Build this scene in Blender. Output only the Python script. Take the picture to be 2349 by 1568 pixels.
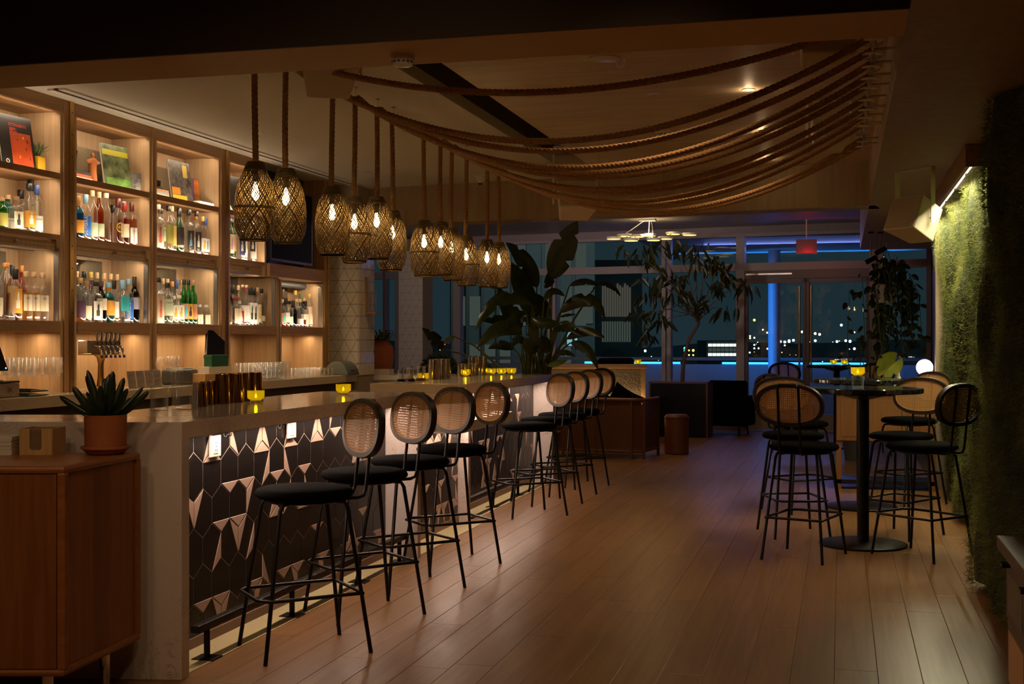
import bpy, math, random
import numpy as np
from mathutils import Matrix, Vector
R = random.Random(7)
PI = math.pi
for o in list(bpy.data.objects):
    bpy.data.objects.remove(o)
SC = bpy.context.scene
COL = SC.collection

# ------------------------------------------------------------------ camera, view, world, lights
cam = bpy.data.cameras.new('camera')
cam.sensor_width = 36.0
cam.lens = 36.0 * 2900 / 2349
cam.shift_y = -4 / 2349
cam.clip_end = 2000
cam_o = bpy.data.objects.new('camera', cam)
COL.objects.link(cam_o)
cam_o.location = (0, 0, 1.41)
cam_o.rotation_euler = (PI / 2, 0, math.radians(14.602))
SC.camera = cam_o
SC.view_settings.view_transform = 'Standard'
SC.view_settings.look = 'None'
SC.view_settings.exposure = 0.22
SC.view_settings.gamma = 1.0
SC.view_settings.use_curve_mapping = False
SC.cycles.max_bounces = 10
SC.cycles.diffuse_bounces = 4
SC.cycles.glossy_bounces = 5
SC.cycles.transmission_bounces = 8
SC.cycles.transparent_max_bounces = 24
SC.cycles.caustics_reflective = False
SC.cycles.caustics_refractive = False
SC.cycles.sample_clamp_indirect = 3.0
SC.cycles.use_denoising = True

W = bpy.data.worlds.new('night_sky')
SC.world = W
W.use_nodes = True
_n = W.node_tree.nodes
_bg = _n['Background']
_tc = _n.new('ShaderNodeTexCoord')
_sep = _n.new('ShaderNodeSeparateXYZ')
_rmp = _n.new('ShaderNodeValToRGB')
_rmp.color_ramp.elements[0].position = 0.48
_rmp.color_ramp.elements[0].color = (0.012, 0.026, 0.032, 1)
_rmp.color_ramp.elements[1].position = 0.75
_rmp.color_ramp.elements[1].color = (0.005, 0.015, 0.021, 1)
_mp = _n.new('ShaderNodeMapRange')
_mp.inputs[1].default_value = -1
_mp.inputs[2].default_value = 1
W.node_tree.links.new(_tc.outputs['Generated'], _sep.inputs[0])
W.node_tree.links.new(_sep.outputs[2], _mp.inputs[0])
W.node_tree.links.new(_mp.outputs[0], _rmp.inputs[0])
W.node_tree.links.new(_rmp.outputs[0], _bg.inputs[0])
_bg.inputs[1].default_value = 1.0

WARM = (1.0, 0.66, 0.35)
SOFT = (1.0, 0.77, 0.52)
PINKW = (1.0, 0.74, 0.58)

def area(name, loc, rot, sx, sy, power, col=WARM, spread=180):
    l = bpy.data.lights.new(name, 'AREA')
    l.shape = 'RECTANGLE'
    l.size, l.size_y, l.energy, l.color = sx, sy, power, col
    l.spread = math.radians(spread)
    o = bpy.data.objects.new(name, l)
    o.location, o.rotation_euler = loc, rot
    COL.objects.link(o)
    return o

def point(name, loc, power, col=WARM, r=0.02):
    l = bpy.data.lights.new(name, 'POINT')
    l.energy, l.color, l.shadow_soft_size = power, col, r
    o = bpy.data.objects.new(name, l)
    o.location = loc
    COL.objects.link(o)
    return o

def spot(name, loc, target, power, ang, col=WARM, r=0.04, blend=0.6):
    l = bpy.data.lights.new(name, 'SPOT')
    l.energy, l.color, l.shadow_soft_size = power, col, r
    l.spot_size, l.spot_blend = math.radians(ang), blend
    o = bpy.data.objects.new(name, l)
    o.location = loc
    o.rotation_euler = (Vector(target) - Vector(loc)).to_track_quat('-Z', 'Y').to_euler()
    COL.objects.link(o)
    return o

# under-counter strips (bar front), pointing down
area('bar_strip_lamp', (-2.80, 6.30, 0.985), (0, math.radians(-14), 0), 0.012, 2.85, 13.0, PINKW)
area('bar_strip_lamp', (-2.78, 8.62, 0.770), (0, math.radians(-12), 0), 0.012, 1.45, 6.0, PINKW)
area('bar_strip_lamp', (-2.925, 10.85, 0.985), (0, math.radians(-14), 0), 0.012, 2.75, 14.0, PINKW)
# shelf strips in the back bar: low at the front lip of each bay, and above the counter niches
BAYS = [(6.45, 7.30), (7.50, 8.42), (8.52, 9.50), (9.71, 10.36), (10.71, 11.66)]
for i, (y0, y1) in enumerate(BAYS):
    ym, L = (y0 + y1) / 2, (y1 - y0) * 0.92
    if i < 4:
        for z, p in ((2.515, 1.1), (2.109, 1.4)):
            area('shelf_strip_lamp', (-4.974, ym, z), (0, math.radians(135), 0), 0.012, L, p * L, SOFT)
        area('shelf_strip_lamp', (-5.00, ym, 2.462), (0, math.radians(38), 0), 0.012, L, 1.6 * L, SOFT)
        area('shelf_strip_lamp', (-5.00, ym, 2.908), (0, math.radians(38), 0), 0.012, L, 1.6 * L, SOFT)
        area('shelf_strip_lamp', (-5.03, ym, 1.985), (0, math.radians(30), 0), 0.012, L, 2.0 * L, SOFT)
    else:
        area('shelf_strip_lamp', (-5.03, ym, 1.955), (0, math.radians(30), 0), 0.012, L, 2.0 * L, SOFT)
    area('shelf_strip_lamp', (-4.968, ym, 1.541), (0, math.radians(135), 0), 0.012, L, 1.4 * L, SOFT)
    area('niche_strip_lamp', (-5.12, ym, 1.455), (0, 0, 0), 0.02, L, 2.6 * L, WARM)
# moss wall strip
area('moss_strip_lamp', (0.795, 10.35, 2.505), (0, math.radians(-14), 0), 0.02, 4.1, 62.0, (1.0, 0.90, 0.55))
# recessed ceiling lamps (dimmed)
for (x, y, z, p) in ((-1.0, 6.6, 2.99, 17), (-0.9, 8.9, 2.99, 20), (-1.5, 10.6, 2.99, 14), (-3.9, 7.8, 2.99, 30), (-3.9, 9.6, 2.99, 26), (-3.9, 11.3, 2.99, 18),
                     (0.12, 7.7, 2.60, 16)):
    spot('downlight_lamp', (x, y, z - 0.01), (x + 0.1 * (z < 2.9), y, 0), p, 130 if z > 2.9 else 62, WARM, 0.05, 0.9)
# fill lamps added behind the camera to brighten front-facing surfaces
for (x, y, p) in ((-2.6, 2.2, 34), (-0.6, 1.6, 30), (-3.6, 0.8, 26), (-1.6, 3.4, 16)):
    spot('entrance_downlight_lamp', (x, y, 2.98), (x, y + 0.3, 0), p, 150, WARM, 0.10, 0.8)
# fill spots added behind the camera, aimed at stools and bar end
for (x, y, tx, ty, p, a) in ((-0.9, 2.6, -0.25, 8.9, 26, 27), (-0.5, 1.8, -2.4, 6.6, 34, 50), (-1.8, 1.5, -2.9, 4.8, 20, 60)):
    spot('entrance_track_lamp', (x, y, 2.9), (tx, ty, 0.9), p, a, WARM, 0.12, 1.0)
# fill lamps added under the lounge ceiling for ambient light
for (x, y, p) in ((-5.2, 15.6, 26), (-3.0, 16.2, 24), (-1.2, 16.6, 8), (-7.0, 17.5, 20)):
    spot('lounge_downlight_lamp', (x, y, 3.17), (x, y, 0), p, 140, (1.0, 0.70, 0.50), 0.05, 0.9)
for (x, ty, p) in ((-5.4, 20.9, 90), (-3.4, 20.5, 90), (-1.6, 20.2, 60)):
    spot('lounge_wall_wash_lamp', (x, 12.9, 3.12), (x - 0.3, ty, 2.3), p, 46, (1.0, 0.72, 0.74), 0.06, 0.8)  # added spots hidden behind the bulkhead, brighten the window frames
for (x, p) in ((-5.0, 120), (-3.0, 90), (-1.2, 30)):
    spot('lounge_cove_lamp', (x, 12.85, 2.75), (x, 16.5, 3.2), p, 70, (1.0, 0.80, 0.62), 0.05, 0.9)  # added uplights, out of sight behind the bulkhead, lift the lounge ceiling
spot('lounge_downlight_lamp', (-2.5, 13.9, 3.15), (-2.6, 14.6, 0), 34, 80, WARM, 0.05, 0.9)  # unseen spot added to brighten the sofa
area('terrace_canopy_lamp', (-0.9, 23.0, 3.05), (math.radians(-50), 0, 0), 3, 0.1, 16, (0.22, 0.30, 0.95))
# terrace: blue strips and washes
BLUE = (0.03, 0.29, 1.0)
area('terrace_strip_lamp', (-1.2, 25.80, 0.97), (math.radians(15), 0, 0), 9, 0.04, 3.5, BLUE)
area('terrace_wash_lamp', (-1.2, 25.1, 2.9), (math.radians(160), 0, 0), 5, 0.1, 14, BLUE)
area('terrace_column_lamp', (-1.55, 24.1, 1.4), (0, math.radians(-90), math.radians(50)), 2.6, 0.05, 12, BLUE)
# unseen lamp added to brighten the facade across the street
area('street_lamp', (-11.0, 50.0, 8.0), (math.radians(70), 0, math.radians(14)), 4, 2, 420, (0.70, 0.95, 0.95))
# red glow of the exit sign that stands in for its reflection
point('exit_sign_lamp', (-0.48, 19.12, 2.66), 1.6, (1.0, 0.05, 0.06), 0.012)
# ------------------------------------------------------------------ helpers
class MB:
    """collects shapes, links them as one mesh object"""
    def __init__(s, off=(0, 0, 0)):
        s.v, s.f, s.m, s.off = [], [], [], off
    def add(s, vs, fs, mat=0, T=None):
        b = len(s.v)
        for p in vs:
            if T is not None:
                p = T @ Vector(p)
            s.v.append((p[0] - s.off[0], p[1] - s.off[1], p[2] - s.off[2]))
        for f in fs:
            s.f.append([b + i for i in f])
            s.m.append(mat)
        return s
    def box(s, x0, y0, z0, x1, y1, z1, mat=0, T=None):
        x0, x1 = min(x0, x1), max(x0, x1); y0, y1 = min(y0, y1), max(y0, y1); z0, z1 = min(z0, z1), max(z0, z1)
        return s.add([(x0,y0,z0),(x1,y0,z0),(x1,y1,z0),(x0,y1,z0),(x0,y0,z1),(x1,y0,z1),(x1,y1,z1),(x0,y1,z1)],
                     [(3,2,1,0),(4,5,6,7),(0,1,5,4),(1,2,6,5),(2,3,7,6),(3,0,4,7)], mat, T)
    def prism(s, poly, z0, z1, mat=0, T=None):
        n = len(poly)
        vs = [(x, y, z0) for x, y in poly] + [(x, y, z1) for x, y in poly]
        fs = [list(range(n))[::-1], list(range(n, 2 * n))] + [(i, (i + 1) % n, n + (i + 1) % n, n + i) for i in range(n)]
        return s.add(vs, fs, mat, T)
    def lathe(s, prof, n=16, c=(0, 0, 0), mat=0, T=None, sq=0.0, rot=0.0, cap=True):
        vs, fs = [], []
        for r, z in prof:
            for i in range(n):
                a = 2 * PI * i / n + rot
                k = 1.0
                if sq:
                    k = (1 - sq) + sq / max(abs(math.cos(a)), abs(math.sin(a)))
                    k = min(k, 1.22)
                vs.append((c[0] + r * k * math.cos(a), c[1] + r * k * math.sin(a), c[2] + z))
        for j in range(len(prof) - 1):
            for i in range(n):
                a, b = j * n + i, j * n + (i + 1) % n
                fs.append((a, b, b + n, a + n))
        if cap:
            if prof[0][0] > 1e-4: fs.append(list(range(n))[::-1])
            if prof[-1][0] > 1e-4: fs.append([(len(prof) - 1) * n + i for i in range(n)])
        return s.add(vs, fs, mat, T)
    def cyl(s, c, r, h, n=16, mat=0, T=None):
        return s.lathe([(r, 0), (r, h)], n, c, mat, T)
    def tube(s, pts, r, n=8, closed=False, mat=0, T=None, lobes=0, twist=0.0, step=None, flat=1.0):
        P = [Vector(p) for p in pts]
        N = len(P)
        rs = r if isinstance(r, (list, tuple)) else [r] * N
        tan = []
        for i in range(N):
            a = P[(i - 1) % N] if (closed or i > 0) else P[i]
            b = P[(i + 1) % N] if (closed or i < N - 1) else P[i]
            t = (b - a)
            tan.append(t.normalized() if t.length > 1e-9 else Vector((0, 0, 1)))
        u = tan[0].orthogonal().normalized()
        if abs(tan[0].z) < 0.9:
            u = Vector((0, 0, 1)); u = (u - tan[0] * u.dot(tan[0])).normalized()
        vs, fs = [], []
        dist = 0.0
        for i in range(N):
            t = tan[i]
            u = (u - t * u.dot(t))
            u = u.normalized() if u.length > 1e-6 else t.orthogonal().normalized()
            w = t.cross(u)
            if i: dist += (P[i] - P[i - 1]).length
            for k in range(n):
                a = 2 * PI * k / n
                rr = rs[i]
                if lobes:
                    rr *= 0.83 + 0.23 * abs(math.cos(lobes * a / 2)) ** 0.8
                b = a + twist * dist
                q = P[i] + u * (rr * math.cos(b)) + w * (rr * flat * math.sin(b))
                vs.append(q)
        M_ = N if closed else N - 1
        for i in range(M_):
            j = (i + 1) % N
            for k in range(n):
                fs.append((i * n + k, i * n + (k + 1) % n, j * n + (k + 1) % n, j * n + k))
        if not closed:
            fs.append(list(range(n))[::-1]); fs.append([(N - 1) * n + k for k in range(n)])
        return s.add(vs, fs, mat, T)
    def ball(s, c, r, n=12, m=8, sc=(1, 1, 1), mat=0, T=None):
        vs = [(c[0], c[1], c[2] - r * sc[2])]
        for j in range(1, m):
            ph = -PI / 2 + PI * j / m
            for i in range(n):
                a = 2 * PI * i / n
                vs.append((c[0] + r * sc[0] * math.cos(ph) * math.cos(a), c[1] + r * sc[1] * math.cos(ph) * math.sin(a), c[2] + r * sc[2] * math.sin(ph)))
        vs.append((c[0], c[1], c[2] + r * sc[2]))
        fs = [(0, 1 + (i + 1) % n, 1 + i) for i in range(n)]
        for j in range(m - 2):
            for i in range(n):
                a, b = 1 + j * n + i, 1 + j * n + (i + 1) % n
                fs.append((a, b, b + n, a + n))
        L = len(vs) - 1
        k = 1 + (m - 2) * n
        fs += [(L, k + i, k + (i + 1) % n) for i in range(n)]
        return s.add(vs, fs, mat, T)
    def mesh(s, name, mats, smooth=False):
        me = bpy.data.meshes.new(name)
        me.from_pydata(s.v, [], s.f)
        if not isinstance(mats, (list, tuple)): mats = [mats]
        for m in mats: me.materials.append(m)
        if len(mats) > 1: me.polygons.foreach_set('material_index', s.m)
        if smooth:
            me.polygons.foreach_set('use_smooth', [True] * len(me.polygons))
        me.update()
        return me
    def build(s, name, mats, parent=None, smooth=False, bevel=0.0, loc=None, sharp=None):
        me = s.mesh(name, mats, smooth)
        o = bpy.data.objects.new(name, me)
        if smooth and sharp is not False:
            try: me.set_sharp_from_angle(angle=math.radians(sharp or 40))
            except Exception: pass
        if parent is not None: o.parent = parent
        if loc is not None: o.location = loc
        elif parent is None: o.location = s.off
        if bevel:
            b = o.modifiers.new('edge', 'BEVEL'); b.width = bevel; b.segments = 2; b.limit_method = 'ANGLE'
        COL.objects.link(o)
        return o

def tag(o, label=None, cat=None, group=None, kind=None):
    if label: o['label'] = label
    if cat: o['category'] = cat
    if group: o['group'] = group
    if kind: o['kind'] = kind
    return o

def thing(name, label, cat, loc=(0, 0, 0), rz=0.0, group=None):
    o = bpy.data.objects.new(name, None)
    o.empty_display_size = 0.1
    o.location = loc
    o.rotation_euler = (0, 0, rz)
    COL.objects.link(o)
    return tag(o, label, cat, group)

KIDS = {}
def copy_tree(o, parent=None):
    c = o.copy()
    COL.objects.link(c)
    if parent is not None: c.parent = parent
    for ch in [k for k in o.children]:
        copy_tree(ch, c)
    return c

def part_copy(me, name, parent, loc=(0, 0, 0), rot=(0, 0, 0), sc=(1, 1, 1)):
    o = bpy.data.objects.new(name, me)
    o.parent = parent
    o.location, o.rotation_euler, o.scale = loc, rot, sc
    COL.objects.link(o)
    return o

def rotz(a): return Matrix.Rotation(a, 4, 'Z')
def TR(loc, rx=0, ry=0, rz=0): return Matrix.Translation(loc) @ Matrix.Rotation(rz, 4, 'Z') @ Matrix.Rotation(ry, 4, 'Y') @ Matrix.Rotation(rx, 4, 'X')

def text_mesh(body, size, T, matl, name, parent, align='CENTER', depth=0.0006, sx=1.0):
    c = bpy.data.curves.new(name, 'FONT')
    c.body, c.size, c.extrude, c.align_x, c.align_y = body, size, depth, align, 'CENTER'
    c.resolution_u = 2
    o = bpy.data.objects.new(name, c)
    COL.objects.link(o)
    dg = bpy.context.evaluated_depsgraph_get()
    me = bpy.data.meshes.new_from_object(o.evaluated_get(dg))
    bpy.data.objects.remove(o)
    me.transform(T @ Matrix.Diagonal((sx, 1, 1, 1)))
    me.materials.clear(); me.materials.append(matl)
    q = bpy.data.objects.new(name, me)
    q.parent = parent
    COL.objects.link(q)
    return q

# ------------------------------------------------------------------ materials
def newmat(name):
    m = bpy.data.materials.new(name)
    m.use_nodes = True
    return m, m.node_tree.nodes, m.node_tree.links, m.node_tree.nodes['Principled BSDF']

def mat(name, c, rough=0.5, metal=0.0, bump=0.0, bscale=60, var=0.0, vscale=6, spec=0.5, trans=0.0, coat=0.0, sheen=0.0):
    m, n, l, b = newmat(name)
    b.inputs['Base Color'].default_value = (*c, 1)
    b.inputs['Roughness'].default_value = rough
    b.inputs['Metallic'].default_value = metal
    b.inputs['Specular IOR Level'].default_value = spec
    if coat: b.inputs['Coat Weight'].default_value = coat
    if sheen: b.inputs['Sheen Weight'].default_value = sheen
    if trans: b.inputs['Transmission Weight'].default_value = trans
    if bump or var:
        tc = n.new('ShaderNodeTexCoord')
        no = n.new('ShaderNodeTexNoise'); no.inputs['Scale'].default_value = bscale; no.inputs['Detail'].default_value = 4
        l.new(tc.outputs['Object'], no.inputs['Vector'])
        if bump:
            bp = n.new('ShaderNodeBump'); bp.inputs['Strength'].default_value = bump; bp.inputs['Distance'].default_value = 0.01
            l.new(no.outputs[0], bp.inputs['Height']); l.new(bp.outputs[0], b.inputs['Normal'])
        if var:
            n2 = n.new('ShaderNodeTexNoise'); n2.inputs['Scale'].default_value = vscale; n2.inputs['Detail'].default_value = 5
            l.new(tc.outputs['Object'], n2.inputs['Vector'])
            rp = n.new('ShaderNodeValToRGB')
            rp.color_ramp.elements[0].position = 0.3; rp.color_ramp.elements[1].position = 0.7
            rp.color_ramp.elements[0].color = (*[x * (1 - var) for x in c], 1)
            rp.color_ramp.elements[1].color = (*[min(1, x * (1 + var)) for x in c], 1)
            l.new(n2.outputs[0], rp.inputs[0]); l.new(rp.outputs[0], b.inputs['Base Color'])
    return m

def wood(name, c1, c2, scale=(30, 1.5, 30), rough=0.45, rnd=0.15, bump=0.15, det=6, spec=0.4):
    """grain along the axis with the small scale; each object a slightly different tone"""
    m, n, l, b = newmat(name)
    tc = n.new('ShaderNodeTexCoord'); mp = n.new('ShaderNodeMapping'); mp.inputs['Scale'].default_value = scale
    oi = n.new('ShaderNodeObjectInfo')
    ad = n.new('ShaderNodeVectorMath'); ad.operation = 'ADD'
    ml = n.new('ShaderNodeVectorMath'); ml.operation = 'SCALE'; ml.inputs[3].default_value = 37.0
    cx = n.new('ShaderNodeCombineXYZ')
    l.new(oi.outputs['Random'], cx.inputs[0]); l.new(oi.outputs['Random'], cx.inputs[1])
    l.new(cx.outputs[0], ml.inputs[0])
    l.new(tc.outputs['Object'], ad.inputs[0]); l.new(ml.outputs[0], ad.inputs[1])
    l.new(ad.outputs[0], mp.inputs['Vector'])
    no = n.new('ShaderNodeTexNoise'); no.inputs['Scale'].default_value = 1.0; no.inputs['Detail'].default_value = det; no.inputs['Distortion'].default_value = 1.2
    l.new(mp.outputs[0], no.inputs['Vector'])
    rp = n.new('ShaderNodeValToRGB')
    rp.color_ramp.elements[0].position = 0.32; rp.color_ramp.elements[0].color = (*c1, 1)
    rp.color_ramp.elements[1].position = 0.68; rp.color_ramp.elements[1].color = (*c2, 1)
    l.new(no.outputs[0], rp.inputs[0])
    hs = n.new('ShaderNodeHueSaturation')
    mr = n.new('ShaderNodeMapRange'); mr.inputs[3].default_value = 1 - rnd; mr.inputs[4].default_value = 1 + rnd
    l.new(oi.outputs['Random'], mr.inputs[0]); l.new(mr.outputs[0], hs.inputs['Value'])
    l.new(rp.outputs[0], hs.inputs['Color']); l.new(hs.outputs[0], b.inputs['Base Color'])
    b.inputs['Roughness'].default_value = rough
    b.inputs['Specular IOR Level'].default_value = spec
    if bump:
        bp = n.new('ShaderNodeBump'); bp.inputs['Strength'].default_value = bump; bp.inputs['Distance'].default_value = 0.003
        l.new(no.outputs[0], bp.inputs['Height']); l.new(bp.outputs[0], b.inputs['Normal'])
    return m

def stone(name, base, vein, rough=0.15):
    """quartz with fine broken brown veins"""
    m, n, l, b = newmat(name)
    tc = n.new('ShaderNodeTexCoord')
    n1 = n.new('ShaderNodeTexNoise'); n1.inputs['Scale'].default_value = 8.0; n1.inputs['Detail'].default_value = 9; n1.inputs['Roughness'].default_value = 0.62; n1.inputs['Distortion'].default_value = 2.2
    n2 = n.new('ShaderNodeTexNoise'); n2.inputs['Scale'].default_value = 2.7; n2.inputs['Detail'].default_value = 2
    l.new(tc.outputs['Object'], n1.inputs['Vector']); l.new(tc.outputs['Object'], n2.inputs['Vector'])
    r1 = n.new('ShaderNodeValToRGB')
    e = r1.color_ramp.elements
    e[0].position = 0.488; e[0].color = (0, 0, 0, 1)
    e[1].position = 0.512; e[1].color = (0, 0, 0, 1)
    k = r1.color_ramp.elements.new(0.5); k.color = (1, 1, 1, 1)
    l.new(n1.outputs[0], r1.inputs[0])
    r2 = n.new('ShaderNodeValToRGB')
    r2.color_ramp.elements[0].position = 0.43; r2.color_ramp.elements[1].position = 0.58
    l.new(n2.outputs[0], r2.inputs[0])
    mu = n.new('ShaderNodeMath'); mu.operation = 'MULTIPLY'
    l.new(r1.outputs[0], mu.inputs[0]); l.new(r2.outputs[0], mu.inputs[1])
    mx = n.new('ShaderNodeMix'); mx.data_type = 'RGBA'
    mx.inputs[6].default_value = (*base, 1); mx.inputs[7].default_value = (*vein, 1)
    l.new(mu.outputs[0], mx.inputs[0]); l.new(mx.outputs[2], b.inputs['Base Color'])
    b.inputs['Roughness'].default_value = rough
    return m

def glass(name, tint=(1, 1, 1), gloss=1.0, rough=0.02, edge=0.0):
    """thin clear glass: tinted see-through plus a fresnel reflection"""
    m, n, l, b = newmat(name)
    n.remove(b)
    out = n['Material Output']
    tr = n.new('ShaderNodeBsdfTransparent'); tr.inputs[0].default_value = (*tint, 1)
    gl = n.new('ShaderNodeBsdfGlossy'); gl.inputs['Roughness'].default_value = rough; gl.inputs[0].default_value = (gloss, gloss, gloss, 1)
    lf = n.new('ShaderNodeLayerWeight'); lf.inputs[0].default_value = 0.5
    pw = n.new('ShaderNodeMath'); pw.operation = 'POWER'; pw.inputs[1].default_value = 3.0
    fr = n.new('ShaderNodeMath'); fr.operation = 'MULTIPLY_ADD'; fr.inputs[1].default_value = 0.85; fr.inputs[2].default_value = 0.045
    l.new(lf.outputs['Facing'], pw.inputs[0]); l.new(pw.outputs[0], fr.inputs[0])
    ms = n.new('ShaderNodeMixShader')
    l.new(fr.outputs[0], ms.inputs[0]); l.new(tr.outputs[0], ms.inputs[1]); l.new(gl.outputs[0], ms.inputs[2])
    last = ms
    if edge:
        df = n.new('ShaderNodeBsdfTranslucent'); df.inputs[0].default_value = (*[0.3 + 0.7 * x for x in tint], 1)
        lw = n.new('ShaderNodeLayerWeight'); lw.inputs[0].default_value = 0.4
        mm = n.new('ShaderNodeMath'); mm.operation = 'MULTIPLY'; mm.inputs[1].default_value = edge
        l.new(lw.outputs['Facing'], mm.inputs[0])
        d2 = n.new('ShaderNodeBsdfDiffuse'); d2.inputs[0].default_value = (*[0.3 + 0.7 * x for x in tint], 1)
        m3 = n.new('ShaderNodeMixShader'); l.new(df.outputs[0], m3.inputs[1]); l.new(d2.outputs[0], m3.inputs[2])
        m2 = n.new('ShaderNodeMixShader')
        l.new(mm.outputs[0], m2.inputs[0]); l.new(ms.outputs[0], m2.inputs[1]); l.new(m3.outputs[0], m2.inputs[2])
        last = m2
    l.new(last.outputs[0], out.inputs[0])
    return m

def liquid(name, c, k=0.45):
    m, n, l, b = newmat(name)
    n.remove(b)
    out = n['Material Output']
    tr = n.new('ShaderNodeBsdfTransparent'); tr.inputs[0].default_value = (*c, 1)
    df = n.new('ShaderNodeBsdfTranslucent'); df.inputs[0].default_value = (*[min(1, x * 1.1) for x in c], 1)
    ms = n.new('ShaderNodeMixShader'); ms.inputs[0].default_value = k
    l.new(tr.outputs[0], ms.inputs[1]); l.new(df.outputs[0], ms.inputs[2]); l.new(ms.outputs[0], out.inputs[0])
    return m

def leafmat(name, c1, c2, rough=0.35, transl=0.15, nscale=9):
    m, n, l, b = newmat(name)
    tc = n.new('ShaderNodeTexCoord'); no = n.new('ShaderNodeTexNoise'); no.inputs['Scale'].default_value = nscale
    l.new(tc.outputs['Object'], no.inputs['Vector'])
    rp = n.new('ShaderNodeValToRGB'); rp.color_ramp.elements[0].color = (*c1, 1); rp.color_ramp.elements[1].color = (*c2, 1)
    rp.color_ramp.elements[0].position = 0.35; rp.color_ramp.elements[1].position = 0.65
    l.new(no.outputs[0], rp.inputs[0]); l.new(rp.outputs[0], b.inputs['Base Color'])
    b.inputs['Roughness'].default_value = rough
    out = n['Material Output']
    t = n.new('ShaderNodeBsdfTranslucent'); l.new(rp.outputs[0], t.inputs[0])
    ms = n.new('ShaderNodeMixShader'); ms.inputs[0].default_value = transl
    l.new(b.outputs[0], ms.inputs[1]); l.new(t.outputs[0], ms.inputs[2]); l.new(ms.outputs[0], out.inputs[0])
    return m

def emit(name, c, s):
    m, n, l, b = newmat(name)
    n.remove(b)
    e = n.new('ShaderNodeEmission'); e.inputs[0].default_value = (*c, 1); e.inputs[1].default_value = s
    l.new(e.outputs[0], n['Material Output'].inputs[0])
    return m

OAKF = wood('oak_floor', (0.205, 0.094, 0.029), (0.285, 0.140, 0.048), (26, 1.6, 26), 0.34, 0.08, 0.12)
OAK = wood('oak_cabinet', (0.36, 0.200, 0.090), (0.46, 0.270, 0.130), (30, 30, 1.6), 0.45, 0.05, 0.08)
OAKH = wood('oak_cabinet_rail', (0.34, 0.185, 0.082), (0.44, 0.255, 0.12), (30, 1.6, 30), 0.45, 0.05, 0.08)
OAKP = wood('pale_oak_panel', (0.50, 0.335, 0.19), (0.60, 0.42, 0.25), (34, 34, 1.5), 0.5, 0.04, 0.08)
CHERRY = wood('cherry_sideboard', (0.22, 0.070, 0.016), (0.30, 0.105, 0.027), (26, 26, 1.2), 0.38, 0.24, 0.08)
CHERRYT = wood('cherry_top', (0.25, 0.085, 0.024), (0.33, 0.12, 0.036), (1.5, 22, 22), 0.32, 0.04, 0.08)
BAMBOO = wood('bamboo_box', (0.52, 0.30, 0.11), (0.62, 0.39, 0.16), (40, 40, 3), 0.5, 0.05, 0.05)
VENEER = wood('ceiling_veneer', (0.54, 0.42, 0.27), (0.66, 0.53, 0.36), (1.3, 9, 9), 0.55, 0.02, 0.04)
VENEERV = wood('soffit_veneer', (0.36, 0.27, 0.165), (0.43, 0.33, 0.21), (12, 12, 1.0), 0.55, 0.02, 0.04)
PLASTER = mat('ceiling_plaster', (0.66, 0.64, 0.55), 0.85, bump=0.03, bscale=90)
TANPL = mat('tan_soffit_plaster', (0.70, 0.51, 0.29), 0.8, bump=0.03, bscale=80)
DARKPL_SHADE = mat('dark_soffit_plaster', (0.10, 0.075, 0.055), 0.85)
STONE = stone('veined_quartz', (0.68, 0.58, 0.53), (0.30, 0.20, 0.14), 0.12)
STONEC = stone('cream_quartz', (0.58, 0.47, 0.33), (0.36, 0.26, 0.17), 0.14)
BLACKM = mat('black_steel', (0.012, 0.010, 0.009), 0.38, 0.6)
BLACKF = mat('black_velvet', (0.0025, 0.0024, 0.0025), 0.95, bump=0.2, bscale=250, spec=0.04)
TILEK = mat('black_matte_tile', (0.011, 0.008, 0.007), 0.33, spec=0.35, bump=0.05, bscale=120, var=0.25, vscale=40)
TILEP = mat('rose_tile', (0.62, 0.43, 0.33), 0.32, bump=0.05, bscale=80)
GROUTP = mat('pale_grout', (0.62, 0.52, 0.44), 0.8)
CHROME = mat('chrome', (0.80, 0.78, 0.75), 0.08, 1.0)
STEEL = mat('brushed_steel', (0.52, 0.47, 0.42), 0.3, 1.0, bump=0.05, bscale=200)
COPPER = mat('dark_copper', (0.42, 0.25, 0.17), 0.10, 1.0)
BRASS = mat('brass', (0.60, 0.38, 0.12), 0.28, 1.0)
WHITEP = mat('white_paint', (0.82, 0.77, 0.70), 0.45)
WHITEC = mat('white_ceramic', (0.78, 0.74, 0.68), 0.2)
CANE = mat('cane_weave', (0.66, 0.35, 0.135), 0.55, bump=0.1, bscale=300)
FRAMEB = mat('dark_stained_wood', (0.024, 0.014, 0.008), 0.45, spec=0.3)
JUTE = mat('jute_rope', (0.46, 0.26, 0.11), 0.85, bump=0.5, bscale=350, var=0.2, vscale=60)
WEAVE = mat('dark_bamboo_weave', (0.155, 0.098, 0.030), 0.5)
TERRA = mat('terracotta', (0.37, 0.108, 0.032), 0.75, bump=0.1, bscale=60, var=0.12, vscale=8)
BLACKP = mat('black_plastic', (0.012, 0.012, 0.013), 0.28)
DARKG = mat('dark_grey_plastic', (0.07, 0.075, 0.08), 0.5)
GREYP = mat('grey_plastic', (0.20, 0.22, 0.22), 0.5)
PAPER = mat('white_paper', (0.76, 0.70, 0.60), 0.8)
MIRROR = mat('mirror', (0.42, 0.48, 0.50), 0.02, 1.0)
CLEAR = glass('clear_glass', (0.99, 0.99, 0.985), 1.0, 0.02, 0.26)
PANE = glass('window_glass', (0.93, 0.96, 0.97), 0.55, 0.0)
SCREEN = mat('dark_screen', (0.006, 0.006, 0.008), 0.45, spec=0.03)
LEATHER = mat('brown_leather', (0.17, 0.045, 0.016), 0.42, bump=0.15, bscale=150)
RATTAN = mat('rattan', (0.17, 0.062, 0.018), 0.5)
MULL = mat('window_frame_paint', (0.30, 0.26, 0.27), 0.5)
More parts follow.
